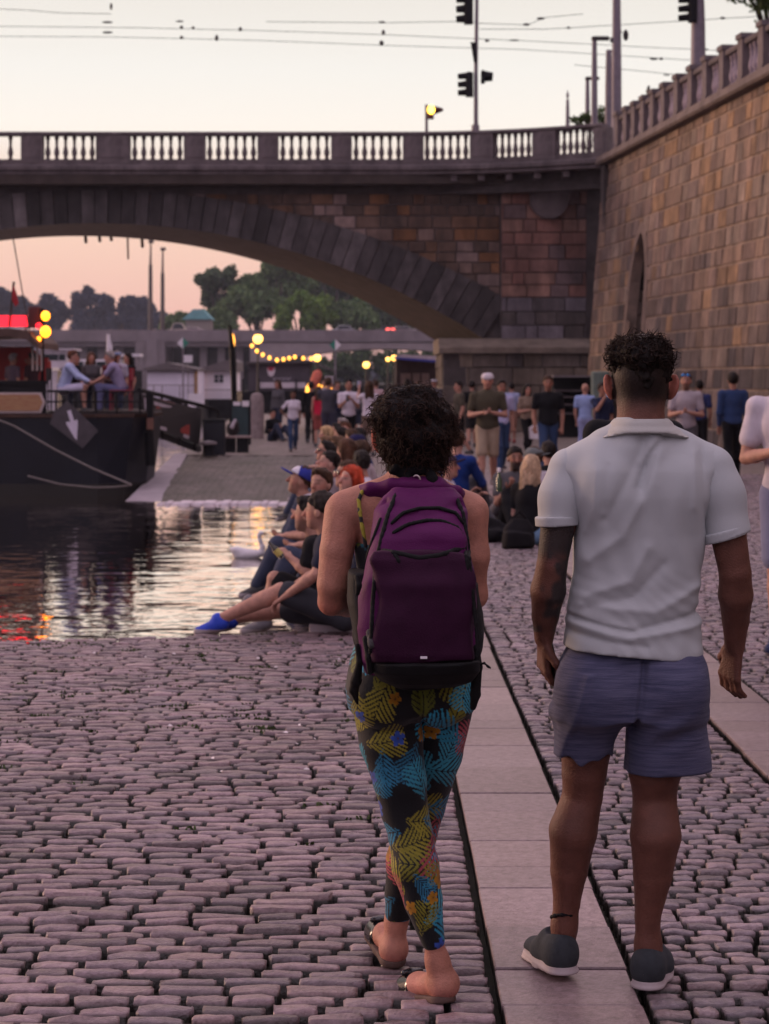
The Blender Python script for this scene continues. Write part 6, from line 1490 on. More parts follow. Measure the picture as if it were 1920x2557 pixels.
# ---- a few small belongings
t = thing('bottle', 'small dark bottle with a yellow label held over the water', 'bottle', (px(597, 14.3), 14.2, pz(1185, 14.3)))
mb = MB(); mb.lathe([(.002, -.075), (.022, -.07), (.024, .01), (.01, .04), (.009, .075), (.002, .077)], (0, 0, 0), 12); o = mb.build('glass', M('bottle_glass', (.02, .018, .006), .15, .2, spec=.8), t, smooth=True); o.rotation_euler = (0, R(-42), 0)
mb = MB(); mb.lathe([(.0245, -.05), (.0248, -.045), (.0248, -.005), (.0245, 0)], (0, 0, 0), 12); o = mb.build('bottle_label', M('label_yellow', (.5, .42, .12), .6), t, smooth=True); o.rotation_euler = (0, R(-42), 0)
t = thing('cup', 'amber plastic cup standing on the coping beside the backpack', 'cup', (px(752, 13.6), 13.65, .092))
mb = MB(); mb.lathe([(.03, 0), (.038, .10), (.035, .10), (.028, .01)], (0, 0, 0), 16); mb.build('plastic', M('cup_amber', (.55, .25, .08), .3), t, smooth=True)
t = thing('cloth', 'folded white cloth lying on the near end of the coping', 'cloth', (px(715, 13.5), 13.5, .092))
mb = MB(); mb.cbox((-.13, -.05, 0), (.2, .12, .012), .004); mb.build('fold', m_white, t)
t = thing('bag', 'black backpack standing on the paving behind the blond person', 'bag', (px(1122, 20.1), 20.1, 0))
f = Field(.05); f.loft([(0, 0, 0, .15, .10), (.06, 0, 0, .16, .11), (.2, .01, .01, .14, .09), (.3, .01, .02, .09, .06)], pw=3.2).loft([(.02, 0, -.11, .11, .04), (.15, .01, -.10, .10, .035)], k=.02); f.disp(waves(24, .012, 8)); V, Fq = f.mesh(.012); np_obj('body', V, Fq, fabric('bag_black_cloth', (.012, .011, .013)), t)
f = Field(.01); f.chain([(-.06, .02, .3), (0, .0, .36), (.06, .02, .3)], [.012, .012, .012]); V, Fq = f.mesh(.006); np_obj('strap', V, Fq, MATS['bag_black_cloth'], t)
t = thing('jacket', 'black jacket heaped on the paving beside the blond person', 'jacket', (px(1062, 20.9), 20.9, 0))
f = Field(.08); f.ell((0, 0, .06), (.22, .2, .10)).ell((-.08, .05, .13), (.10, .12, .13)).ell((.15, -.05, .03), (.18, .14, .07)).cap((-.1, 0, .2), (.1, .05, .1), .04, .05); f.disp(waves(26, .022, 9)).cut((0, 0, 0), (0, 0, -1)); V, Fq = f.mesh(.012); np_obj('fabric', V, Fq, MATS['bag_black_cloth'], t)
t = thing('bottle', 'green bottle with a white cap held up by the blond person', 'bottle', (px(1078, 20.4), 20.4, pz(1062, 20.4)))
mb = MB(); mb.lathe([(.002, 0), (.03, .005), (.03, .12), (.012, .17), (.011, .2)], (0, 0, 0), 12); mb.build('glass', M('green_glass', (.03, .07, .03), .15, spec=.8), t, smooth=True); mb = MB(); mb.lathe([(.014, .195), (.018, .2), (.018, .235), (.004, .24)], (0, 0, 0), 10); mb.build('cap', m_white, t)

def inhand(T, ar, i, dz=.0, fwd=.0):
    p = np.array(T.matrix_basis @ Vector(tuple(ar[i][2]))); c, s_ = math.sin(T.rotation_euler.z), -math.cos(T.rotation_euler.z)
    return (float(p[0] + c * fwd), float(p[1] + s_ * fwd), float(p[2] + dz))
def small(kind, lab, cat, at, mat, shape):
    t = thing(kind, lab, cat, at); mb = MB()
    if shape == 'phone': mb.cbox((-.036, -.006, -.07), (.036, .006, .07), .003)
    elif shape == 'cup': mb.lathe([(.028, -.05), (.038, .05), (.034, .05), (.026, -.045)], (0, 0, 0), 12)
    else: mb.prism([(-.13, -.30), (.13, -.30), (.15, -.06), (.05, .0), (-.05, .0), (-.15, -.06)], -.05, .05, 'y')
    mb.build({'phone': 'case', 'cup': 'plastic', 'bag': 'sheet'}[shape], mat, t, bevel=.002 if shape == 'phone' else 0)
T_, a_ = PEO['raising a pale blue cup']; small('cup', 'pale blue cup at the mouth of the person in navy', 'cup', inhand(T_, a_, 0, .02, .06), M('cup_blue', (.25, .5, .8), .4), 'cup')
T_, a_ = PEO['carrying something white']; small('bag', 'small white bag carried by the dark haired person in beige', 'bag', inhand(T_, a_, 1, -.05, .0), m_white, 'bag')
T_, a_ = PEO['right edge, holding a phone']; small('phone', 'black phone held by the person at the right edge', 'phone', inhand(T_, a_, 0, .05, .06), M('phone_black', (.012, .014, .016), .3, spec=.6), 'phone')
T_, a_ = PEO['high with a phone']; small('phone', 'pale phone held up high by the person in the white blouse', 'phone', inhand(T_, a_, 1, .05, .02), M('phone_pale', (.5, .55, .75), .4), 'phone')
T_, a_ = PEO['held at the chest']; small('phone', 'dark phone held at the chest by the person in the white t-shirt', 'phone', inhand(T_, a_, 0, .03, .05), MATS['phone_black'], 'phone')
T_, a_ = PEO['taking a photo']; small('camera', 'small dark camera held to the face by the person in charcoal', 'camera', inhand(T_, a_, 0, .02, .05), MATS['phone_black'], 'phone')
# ================================================================ the couple in front
def Q(x, y, d, base): 
    p = W(x, y, d); return np.array((p[0] - base[0], p[1] - base[1], p[2] - base[2]))
def segdist(U, Wv, a, b):
    ab = (b[0] - a[0], b[1] - a[1]); L2 = ab[0] ** 2 + ab[1] ** 2
    t = np.clip(((U - a[0]) * ab[0] + (Wv - a[1]) * ab[1]) / L2, 0, 1)
    return np.sqrt((U - a[0] - t * ab[0]) ** 2 + (Wv - a[1] - t * ab[1]) ** 2), t

# ---------------------------------------------------------------- man in the polo shirt
DM = 5.55; mb_ = (px(1384, DM), DM, 0.)
man = thing('person', 'person in a pale mint polo shirt and blue shorts with a tattooed left arm', 'person', mb_)
q = lambda x, y, dy=0.: Q(x, y, DM + dy, mb_)
u = DM / F
f = Field(.022)
# head, neck
f.ell(q(1384, 806, .02), (.077, .098, .108)).ell(q(1384, 850, .05), (.066, .075, .085)).ell(q(1384, 800, -.03), (.068, .06, .08))
f.cap(q(1384, 845, .0), q(1384, 930, -.02), .063, .066)
for sg in (-1, 1):
    ex = 1316 if sg < 0 else 1452
    f.ell(q(ex, 836, .02), (.011, .026, .037), Matrix.Rotation(R(14 * sg), 3, 'Y') @ Matrix.Rotation(R(28 * sg), 3, 'Z'), k=.008).cap(q(1384 + sg * 58, 835, .03), q(ex, 838, .02), .018, .014, k=.01)
# nose and brow on the far side
f.cap(q(1384, 815, .12), q(1384, 840, .145), .012, .016).ell(q(1384, 872, .11), (.03, .03, .022))
# torso core
f.ell(q(1386, 1060), (.16, .09, .17)).ell(q(1375, 1270), (.135, .085, .2)).ell(q(1366, 1470), (.14, .09, .12))
# arms
arms_m = {}
for nm, pts, rs in (('L', [(1236, 1022, -.0), (1206, 1130, -.03), (1192, 1222, -.03), (1184, 1275, -.01), (1178, 1330, .02), (1175, 1378, .04)], [.048, .047, .041, .048, .037, .027]),
                    ('R', [(1530, 1018, .0), (1568, 1125, -.03), (1588, 1238, -.03), (1589, 1285, -.01), (1589, 1340, .03), (1587, 1392, .05)], [.049, .051, .043, .047, .037, .028])):
    P_ = [q(*p) for p in pts]; f.cap(P_[0], P_[1], rs[0], rs[1]); f.chain(P_, rs, k=.006); arms_m[nm] = P_
# hands: left loosely closed round a phone, right relaxed
hand(f, arms_m['L'][-1], arms_m['L'][-1] + np.array((.004, .045, -.17)), -1, .75, 1.05, (.25, -1, 0))
hand(f, arms_m['R'][-1] + np.array((0, 0, .0)), arms_m['R'][-1] + np.array((-.022, .035, -.17)), 1, .62, 1.08, (-.55, .83, 0))
# legs
LG = {}
for nm, pts, rs in (('L', [(1287, 1500, .02), (1266, 1610, .03), (1262, 1668, .04), (1258, 1720, .06), (1238, 1795, .05), (1229, 1880, .08), (1224, 1950, .10), (1219, 2000, .11)], [.088, .070, .061, .055, .066, .051, .037, .034]),
                    ('R', [(1450, 1500, .0), (1432, 1610, -.01), (1414, 1668, -.01), (1414, 1722, .01), (1416, 1805, -.02), (1410, 1890, .0), (1399, 1980, .02), (1400, 2045, .03)], [.095, .076, .070, .059, .069, .053, .035, .034])):
    f.chain([q(*p) for p in pts], rs, k=.006)
f.cap(q(1219, 1995, .11), q(1217, 2050, .12), .033, .034).cap(q(1400, 2040, .03), q(1402, 2090, .03), .034, .036)
V, Fq = f.mesh(.0052)
X, Y, Z = V.T
c = np.tile((.150, .062, .044), (len(V), 1)) * (1 + .07 * noise3(V, 11, 4))[:, None]
hp = q(1384, 815, 0)
zz = Z; nape = sstep(q(0, 902)[2], q(0, 848)[2], zz) * (np.abs(X - hp[0]) < .10) * sstep(.12, .08, Y - 0.02)
c = mixc(c, (.014, .010, .009), nape * .95 * sstep(.083, .074, np.abs(X - hp[0])))
ear = (np.abs(X - hp[0]) > .078) & (Z > 1.58) & (Z < 1.70); c[ear] = np.array((.36, .12, .085))
beardm = sstep(.05, .075, np.abs(X - hp[0]) + .4 * np.maximum(Y, 0)) * (Z < 1.60) * (Z > 1.53) * (Y > .02) * (np.abs(X) < .12); c = mixc(c, (.03, .02, .017), beardm * .8)
# tattoo sleeve: dark bands and rosettes from the sleeve hem to the wrist
ta = arms_m['L']; inarm = (X < ta[0][0] + .075) & (Z < q(0, 1120)[2]) & (Z > q(0, 1366)[2]) & (X < q(1236, 1200)[0])
tn = noise3(V, 60, 21, 12) * .6 + noise3(V, 130, 22, 12) * .45
solid = sstep(q(0, 1222)[2], q(0, 1180)[2], Z); pat = np.clip(sstep(-.5, .35, tn), 0, 1) * .8 + .12
tat = np.maximum(solid * .9, pat) * inarm; c = mixc(c, (.032, .030, .030), tat)
ros = np.exp(-(((X - q(1190, 1212)[0]) / .02) ** 2 + ((Z - q(0, 1212)[2]) / .02) ** 2)) * inarm * (noise3(V, 150, 5) > -.2); c = mixc(c, (.16, .06, .05), ros * .8)
knee = np.exp(-((Z - q(0, 1735)[2]) / .03) ** 2) * (Z < .7); c = mixc(c, (.2, .085, .062), knee * .5)
np_obj('body', V, Fq, m_skin, man, True, c)
# hair: dense curly top over a faded back
f = Field(.02); f.ell(q(1384, 800, .01), (.080, .102, .076)).ell(q(1384, 773, -.03), (.084, .076, .047)).ell(q(1384, 769, .06), (.082, .067, .047))
f.cut(q(1384, 834), (0, .25, -1)); f.disp(waves(85, .006, 3)); f.disp(waves(200, .003, 9)); V, Fq = f.mesh(.0045)
o = np_obj('hair', V, Fq, m_hair, man, True, np.tile((.011, .008, .007), (len(V), 1)) * (1 + .3 * noise3(V, 120, 4))[:, None].clip(.4, 1.6))
Nv = normals(V, Fq); g = np.random.default_rng(8); idx = np.flatnonzero((V[:, 2] > q(0, 800)[2])); idx = g.choice(idx, 900)
up_ = Nv[idx] * .8 + np.array([0, 0, .55]) + g.normal(size=(900, 3)) * .3
V2, F2 = strand_tubes(V[idx] - Nv[idx] * .006, up_, 900, .024, .0066, 1.3, .0019, 5)
np_obj('curls', V2, F2, m_hair, o, True, np.tile((.022, .012, .009), (len(V2), 1)))
# polo shirt
fold = [((1495, 930), (1420, 1040), -.010, 24), ((1440, 925), (1400, 1010), .007, 16), ((1692, 1260), (1524, 1378), .012, 17), ((1640, 1200), (1555, 1330), .006, 14)]
FP = [  # polylines in photo rows/columns, height, width
 ([(1640, 1100), (1610, 1200), (1540, 1330), (1460, 1390)], .013, 20), ([(1600, 1090), (1570, 1160), (1500, 1290)], -.008, 15),
 ([(1450, 1478), (1560, 1440), (1600, 1360)], .012, 18), ([(1460, 1505), (1570, 1480), (1640, 1400)], -.010, 16),
 ([(1440, 1500), (1620, 1515), (1735, 1455)], .011, 16), ([(1430, 1535), (1560, 1562), (1740, 1520)], -.010, 11), ([(1420, 1545), (1550, 1580), (1745, 1548)], .010, 12),
 ([(1425, 1570), (1520, 1590), (1600, 1600)], -.007, 9), ([(1420, 1520), (1500, 1545), (1570, 1556)], .008, 9),
 ([(1590, 1092), (1600, 1170), (1588, 1230)], -.008, 14), ([(1625, 1095), (1590, 1150)], .007, 12), ([(1655, 1085), (1615, 1125), (1590, 1180), (1582, 1210)], -.013, 14),
 ([(1480, 1170), (1470, 1260), (1455, 1320)], .005, 12), ([(1505, 1160), (1497, 1260)], -.005, 10), ([(1745, 1120), (1740, 1250), (1760, 1310)], -.006, 14), ([(1720, 1130), (1715, 1260)], .005, 12)]
def folds(X, Y, Z):
    xs = (X + mb_[0]) / u + CX; ys = HY + (H - Z) / u; out = 0
    sx, sy = xs * 1.1559, ys * 1.1559
    for pl, a, w in FP:
        dmin = None
        for i in range(len(pl) - 1):
            dd, _ = segdist(sx, sy, pl[i], pl[i + 1]); dmin = dd if dmin is None else np.minimum(dmin, dd)
        out = out - .8 * a * np.exp(-(dmin / (w * .9)) ** 1.5)
    return out * np.where(Y < .03, 1, .2)
f = Field(.03)
f.loft([(q(0, 1425)[2], q(1365, 0)[0], .0, .192, .150), (q(0, 1400)[2], q(1366, 0)[0], .0, .190, .148), (q(0, 1330)[2], q(1367, 0)[0], .0, .174, .132), (q(0, 1270)[2], q(1370, 0)[0], .0, .168, .122),
        (q(0, 1200)[2], q(1378, 0)[0], .0, .176, .122), (q(0, 1140)[2], q(1384, 0)[0], .0, .186, .125), (q(0, 1070)[2], q(1387, 0)[0], .0, .194, .124), (q(0, 1015)[2], q(1388, 0)[0], .0, .190, .112), (q(0, 970)[2], q(1390, 0)[0], .0, .150, .088), (q(0, 942)[2], q(1386, 0)[0], .0, .10, .068)], pw=2.5)
f.ell(q(1310, 1060, -.07), (.075, .06, .09), k=.05).ell(q(1462, 1060, -.07), (.075, .06, .09), k=.05)
f.cap(q(1345, 960), q(1238, 1016), .054, .060, k=.05).cap(q(1432, 956), q(1528, 1008), .054, .060, k=.05).cap(q(1384, 938, -.012), q(1384, 975, -.02), .078, .085, k=.03)
f.disp(folds); f.disp(waves(16, .003, 12)); f.disp(lambda X, Y, Z: .0011 * np.sin((Z + .75 * X) * 150 + 3 * np.sin(X * 21) + 2 * np.sin(Z * 17)) * sstep(q(0, 1180)[2], q(0, 1330)[2], Z) * (.4 + .6 * np.sin(X * 13 + Z * 9) ** 2)); f.disp(lambda X, Y, Z: .0016 * np.sin(X * 95 + 4 * np.sin(Z * 11)) * (.3 + .7 * np.sin(Z * 8 + 1) ** 2))
hemq = lambda X: 0
f.cut(q(1365, 1408), (-.09, 0, -1))
V, Fq = f.mesh(.0052)
m_polo = fabric('polo_cloth', (.45, .475, .49), .05, .1, rough=.95, sc=9)
shirt = np_obj('shirt', V, Fq, m_polo, man)
for nm, pts, rs, ct, nr in (('L', [(1232, 1018, 0), (1213, 1072, -.015), (1203, 1140, -.03)], [.063, .059, .0560], (1204, 1133), (.05, 0, -1)), ('R', [(1534, 1012, 0), (1554, 1072, -.015), (1572, 1165, -.03)], [.066, .065, .0635], (1568, 1160), (.30, 0, -1))):
    f = Field(.03); f.chain([q(*p) for p in pts], rs); f.disp(waves(30, .003, 31)); f.cut(q(ct[0], ct[1], -.02), nr)
    V, Fq = f.mesh(.005); sl = np_obj('sleeve', V, Fq, m_polo, shirt)
    f = Field(.01); n_ = np.array(nr) / np.linalg.norm(nr); a = q(ct[0], ct[1], -.028); 
    f.cap(a - n_ * .03, a - n_ * .0, rs[2] + .0045, rs[2] + .004).cut(a + n_ * .003, n_).cut(a - n_ * .024, -n_); V, Fq = f.mesh(.0042); np_obj('cuff', V, Fq, m_polo, sl)
f = Field(.012)
f.loft([(q(0, 946)[2], q(1388, 0)[0], -.012, .128, .112), (q(0, 936)[2], q(1387, 0)[0], -.012, .112, .104), (q(0, 920)[2], q(1385, 0)[0], -.012, .090, .092), (q(0, 908)[2], q(1384, 0)[0], -.012, .078, .082), (q(0, 902)[2], q(1384, 0)[0], -.012, .073, .078)], pw=2.1); f.cut(q(1388, 938, -.10), (0, -.25, -1)); f.cut(q(1384, 903), (0, 0, 1))
f.disp(lambda X, Y, Z: .0012 * np.sin(Z * 300)); V, Fq = f.mesh(.0045); np_obj('collar', V, Fq, fabric('collar_knit', (.46, .46, .44), .08, .4, rough=.95), shirt)
# shorts
def slub():
    m = M('slub_cotton', (.045, .05, .10), .9, .5, 26, .3, 90, spec=.15, col2=(.115, .115, .19), aniso=(.35, .35, 5.5), sheen=.08); return m
f = Field(.03)
f.loft([(q(0, 1385)[2], q(1366, 0)[0], .005, .165, .12), (q(0, 1430)[2], q(1366, 0)[0], .005, .192, .138), (q(0, 1490)[2], q(1364, 0)[0], .0, .208, .15), (q(0, 1545)[2], q(1361, 0)[0], .0, .212, .148)], k=.04)
f.ell(q(1285, 1490, -.065), (.095, .085, .10), k=.06).ell(q(1450, 1490, -.075), (.10, .09, .10), k=.06)
f.loft([(q(0, 1665)[2], q(1259, 0)[0], .035, .076, .088), (q(0, 1600)[2], q(1265, 0)[0], .025, .085, .10), (q(0, 1530)[2], q(1278, 0)[0], .01, .105, .125)], k=.03)
f.loft([(q(0, 1675)[2], q(1442, 0)[0], -.005, .117, .112), (q(0, 1600)[2], q(1440, 0)[0], .0, .114, .118), (q(0, 1530)[2], q(1440, 0)[0], .0, .108, .13)], k=.03)
f.disp(lambda X, Y, Z: .012 * np.exp(-(((X - q(1372, 0)[0] + (Z - q(0, 1480)[2]) * -.12) / .008) ** 2)) * (Y < 0) * sstep(q(0, 1590)[2], q(0, 1540)[2], Z))
f.disp(lambda X, Y, Z: -.006 * np.sin((Z - .55 * (X - q(1372, 0)[0])) * 75) * np.exp(-(((X - q(1430, 0)[0]) / .07) ** 2 + ((Z - q(0, 1560)[2]) / .06) ** 2)))
f.disp(lambda X, Y, Z: -.009 * np.exp(-(((X - q(1226, 0)[0] - (Z - q(0, 1560)[2]) * .3) / .012) ** 2)) * (Y < .05) * (Z < q(0, 1440)[2]))
f.disp(waves(24, .004, 41)); f.disp(waves(60, .0016, 42))
hl_ = q(0, 1636)[2]; hr_ = q(0, 1662)[2]; xm_ = q(1338, 0)[0]
f.post.append(lambda D_, X, Y, Z: np.maximum(D_, np.where(X < xm_, hl_ + .010 * np.sin(X * 55 + 1) + .006 * np.sin(X * 120), hr_ - .06 * (X - q(1440, 0)[0]) * -1 * .3) - Z))
V, Fq = f.mesh(.0052); np_obj('shorts', V, Fq, slub(), man)
# shoes
m_shup = fabric('shoe_cloth', (.042, .048, .055), .2, .4, sc=40); m_sole = M('rubber_sole', (.42, .36, .37), .6, .15, 12)
def shoe(base, heel, toe, w, lift_h, lift_t, logo):
    hx, tx = np.array(heel, float), np.array(toe, float); dv = (tx - hx); Ln = np.linalg.norm(dv[:2]); t = np.array((dv[0] / Ln, dv[1] / Ln, 0)); s_ = np.array((-t[1], t[0], 0))
    B = lambda a, b, c_: hx + t * a + s_ * b + np.array((0, 0, c_ + lift_h + (lift_t - lift_h) * a / Ln))
    f = Field(.025)
    f.ell(B(.045, 0, .055), (.042, .042, .055)).cap(B(.04, 0, .045), B(.14, 0, .042), .043, .044).cap(B(.14, -.008, .035), B(.225, .0, .028), .044, .036).cap(B(.03, 0, .07), B(.11, 0, .075), .034, .038)
    f.p.append(Field(.01).cap(B(.035, 0, .142), B(.085, 0, .135), .034, .042).p[0][:3] + (.01, True))
    f.cut(B(.1, 0, .022), (0, 0, -1)); V, Fq = f.mesh(.0042); o = np_obj('shoe', V, Fq, m_shup, base)
    f = Field(.015); f.cap(B(.04, 0, .0), B(.13, 0, .0), .047, .046).cap(B(.13, -.006, 0), B(.23, 0, 0), .047, .039)
    tz = np.cross(s_, t); 
    f.cut(B(.1, 0, .030), (0, 0, 1) - t * (lift_t - lift_h) / Ln).cut(B(.1, 0, .0), (0, 0, -1) + t * (lift_t - lift_h) / Ln)
    f.disp(lambda X, Y, Z: .0012 * np.sin(Z * 420)); V, Fq = f.mesh(.0042); np_obj('sole', V, Fq, m_sole, o)
    a = B(.0, 0, .06); p = MB(); cc = hx + np.array((0, 0, .052 + lift_h)) + t * -.004
    for k in range(2):
        z = cc[2] - .006 + k * .014; e = cc + s_ * logo
        p.box((e[0] - .004, e[1] - .004, z), (e[0] + .004, e[1] + .010, z + .010))
    p.build('heel_mark', M('heel_mark_pale', (.5, .45, .46), .6), o)
    return o
shoe(man, q(1226, 2100, .055) * (1, 1, 0), q(1160, 2060, .26) * (1, 1, 0), .09, .020, .008, .0)
shoe(man, q(1393, 2138, -.03) * (1, 1, 0), q(1432, 2100, .22) * (1, 1, 0), .09, .003, .0, .0)
f = Field(.004); f.chain([q(1219 + 27 * math.cos(a), 1981 + 5 * math.sin(a), .105 + .036 * math.sin(a)) for a in np.linspace(0, 2 * PI, 19)], [.0035 + .0018 * (i % 2) for i in range(19)]); V, Fq = f.mesh(.0028); np_obj('anklet', V, Fq, m_bk, man)
t = thing('phone', 'dark phone held in the tattooed hand of the man in the polo', 'phone', tuple(np.array(mb_) + q(1190, 1432, .05)))
mb = MB(); mb.cbox((-.006, -.036, -.07), (.006, .036, .07), .004); o = mb.build('case', M('phone_black', (.012, .014, .016), .3, spec=.6), t, bevel=.003); o.rotation_euler = (R(-12), R(-10), R(20))

# ---------------------------------------------------------------- woman with the backpack
DW = 5.45; wb = (px(893, DW), DW, 0.)
wom = thing('person', 'person with black curly hair, bare shoulders and tropical print leggings, walking away with a purple backpack', 'person', wb)
wom['label'] = 'curly haired person with bare shoulders and tropical leaf print leggings, walking away'
q = lambda x, y, dy=0.: Q(x, y, DW + dy, wb)
u2 = DW / F
f = Field(.022)
f.ell(q(889, 930, .03), (.082, .098, .108)).ell(q(889, 975, .06), (.062, .07, .07)).cap(q(892, 965, .01), q(892, 1045, -.01), .052, .056)
f.ell(q(815, 948, .04), (.010, .026, .040), Matrix.Rotation(R(-8), 3, 'Y') @ Matrix.Rotation(R(-30), 3, 'Z'), k=.008).cap(q(838, 948, .05), q(817, 948, .04), .018, .014, k=.01)
f.ell(q(963, 948, .04), (.010, .026, .038), k=.008).cap(q(889, 945, .125), q(889, 962, .145), .011, .014).ell(q(889, 1000, .11), (.028, .028, .02))
f.loft([(q(0, 1470)[2], q(888, 0)[0], .02, .15, .11), (q(0, 1400)[2], q(888, 0)[0], .02, .135, .10), (q(0, 1300)[2], q(888, 0)[0], .02, .122, .088), (q(0, 1200)[2], q(888, 0)[0], .02, .138, .095), (q(0, 1120)[2], q(884, 0)[0], .015, .150, .088), (q(0, 1075)[2], q(884, 0)[0], .01, .120, .07)], k=.04)
f.cap(q(888, 1048), q(748, 1098), .046, .050, k=.04).cap(q(896, 1048), q(1012, 1104), .046, .048, k=.04)
f.chain([q(743, 1106), q(727, 1190, -.02), q(719, 1262, -.02), q(716, 1300, .0)], [.053, .045, .042, .036], k=.006); f.chain([q(716, 1300, .0), q(752, 1300, .10), q(800, 1285, .22), q(835, 1275, .27)], [.036, .040, .034, .024], k=.008)
f.chain([q(1014, 1110), q(1020, 1200, .0), q(1022, 1285, .03)], [.049, .043, .035]); f.chain([q(1022, 1285, .03), q(985, 1300, .16), q(880, 1292, .27), q(800, 1290, .24)], [.036, .039, .032, .024])
hand(f, q(835, 1275, .27), q(940, 1262, .33), -1, .5, .92, (0, .2, 1)); hand(f, q(800, 1292, .25), q(722, 1294, .12), 1, .35, .9, (0, .25, 1))
# legs
LL = [(835, 1500, .02), (845, 1600, .0), (862, 1684, .0), (872, 1750, .01), (888, 1810, .0), (897, 1871, -.02), (915, 1946, -.02), (936, 2030, -.02), (945, 2080, -.01)]; RLs = [.096, .085, .072, .063, .060, .064, .051, .034, .030]
RR = [(950, 1500, .06), (938, 1624, .13), (915, 1740, .22), (898, 1800, .24), (885, 1860, .26), (868, 1930, .30), (856, 1990, .32)]; RRs = [.096, .078, .060, .060, .063, .048, .034]
skin_l = .008
f.chain([q(*p) for p in LL], [r - skin_l for r in RLs[:-1]] + [.029], k=.006); f.chain([q(*p) for p in RR], [r - skin_l for r in RRs[:-1]] + [.030], k=.006)
# feet
f.cap(q(945, 2075, -.01), q(957, 2122, -.01), .030, .036).ell(q(960, 2126, -.012), (.038, .042, .036)).cap(q(955, 2125, .0), q(905, 2128, .10), .036, .032).cap(q(905, 2130, .10), q(878, 2130, .165), .034, .022)
f.cap(q(856, 1985, .32), q(851, 2048, .32), .029, .034).ell(q(851, 2052, .315), (.036, .04, .036)).cap(q(849, 2050, .33), q(830, 2020, .42), .034, .03).cap(q(830, 2020, .42), q(818, 2000, .50), .032, .022)
V, Fq = f.mesh(.0052); X, Y, Z = V.T
c = np.tile((.46, .205, .145), (len(V), 1)) * (1 + .05 * noise3(V, 12, 6))[:, None]
c = mixc(c, (.50, .15, .11), np.exp(-((Z - q(0, 1318)[2]) / .03) ** 2) * (X < q(760, 0)[0]) * .5)
ear = (np.abs(X - q(889, 0)[0]) > .083) & (Z > 1.46) & (Z < 1.60); c[ear] = (.55, .13, .08)
heel = sstep(.06, .02, Z) * 1.0; c = mixc(c, (.52, .20, .17), heel * .6)
np_obj('body', V, Fq, m_skin, wom, True, c)
# hair
f = Field(.03); f.ell(q(892, 925, .04), (.090, .110, .097)).ell(q(888, 897, .0), (.078, .085, .062)).ell(q(922, 930, -.01), (.070, .085, .09)).ell(q(904, 985, .0), (.070, .075, .062)).ell(q(862, 905, -.01), (.066, .085, .075)).ell(q(870, 955, -.02), (.060, .075, .06)).ell(q(890, 1005, .01), (.038, .045, .05))
f.disp(waves(70, .009, 6)); f.disp(waves(170, .004, 7)); V, Fq = f.mesh(.0048)
hair = np_obj('hair', V, Fq, m_hair, wom, True, np.tile((.009, .007, .007), (len(V), 1)))
Nv = normals(V, Fq); g = np.random.default_rng(18); idx = g.choice(len(V), 2600)
keep = ~((np.abs(V[idx, 0] - q(815, 0)[0]) < .03) & (V[idx, 2] < q(0, 910)[2]) & (V[idx, 1] > -.02))
idx = idx[keep]; n_ = len(idx)
lowright = (V[idx, 0] > q(925, 0)[0]); dirs = Nv[idx] + g.normal(size=(n_, 3)) * .45 + np.array([0, 0, -.1])
V2, F2 = strand_tubes(V[idx] - Nv[idx] * .010, dirs, n_, .027, .0064, 1.8, .0013, 25, grav=.45, seg=15)
col2 = np.tile((.014, .010, .009), (len(V2), 1)); outer = sstep(.09, .14, np.linalg.norm((V2 - q(889, 920, .02)) * (1, 1, .9), axis=1)); col2 = mixc(col2, (.045, .022, .015), outer * .8)
np_obj('curls', V2, F2, m_hair, hair, True, col2)
# leggings with a printed leaf pattern
f = Field(.018)
f.loft([(q(0, 1375)[2], q(888, 0)[0], .02, .142, .108), (q(0, 1430)[2], q(889, 0)[0], .02, .165, .118), (q(0, 1485)[2], q(888, 0)[0], .015, .176, .128), (q(0, 1530)[2], q(888, 0)[0], .02, .168, .125)], k=.04)
f.ell(q(835, 1500, -.06), (.092, .075, .095), k=.04).ell(q(948, 1498, -.035), (.09, .075, .09), k=.04)
f.chain([q(*p) for p in LL[:-1]], RLs[:-1], k=.008); f.chain([q(*p) for p in RR], RRs, k=.008)
f.disp(lambda X, Y, Z: .010 * np.exp(-((X - q(903, 0)[0] - .15 * (q(0, 1480)[2] - Z)) / .007) ** 2) * (Y < .02) * sstep(q(0, 1600)[2], q(0, 1540)[2], Z))
f.disp(waves(40, .0016, 51))
zc = q(0, 2058)[2]
f.post.append(lambda D_, X, Y, Z: np.maximum(D_, np.where(Y < .16, zc - Z, q(0, 1985, .32)[2] - Z)))
V, Fq = f.mesh(.0033); X, Y, Z = V.T
la = np.array([q(*p) for p in LL]); ra = np.array([q(*p) for p in RR])
def axis(A_, z): return np.interp(z, A_[::-1, 2], A_[::-1, 0]), np.interp(z, A_[::-1, 2], A_[::-1, 1])
lx, ly = axis(la, Z); rx, ry = axis(ra, Z); dl = np.hypot(X - lx, Y - ly); dr_ = np.hypot(X - rx, Y - ry); isl = (dl <= dr_)
ax_, ay_ = np.where(isl, lx, rx), np.where(isl, ly, ry)
hipf = sstep(q(0, 1560)[2], q(0, 1480)[2], Z); ax_ = ax_ * (1 - hipf) + q(888, 0)[0] * hipf; ay_ = ay_ * (1 - hipf) + .02 * hipf
th = np.arctan2(X - ax_, -(Y - ay_)); rr = np.clip(np.hypot(X - ax_, Y - ay_), .035, .19)
U = ax_ + rr * th; Vv = Z
c = np.tile((.007, .008, .010), (len(V), 1)); g = np.random.default_rng(77)
pal = [(.23, .215, .022), (.31, .27, .03), (.14, .16, .02), (.03, .24, .40), (.03, .30, .46), (.45, .075, .10), (.05, .34, .46), (.03, .20, .34)]
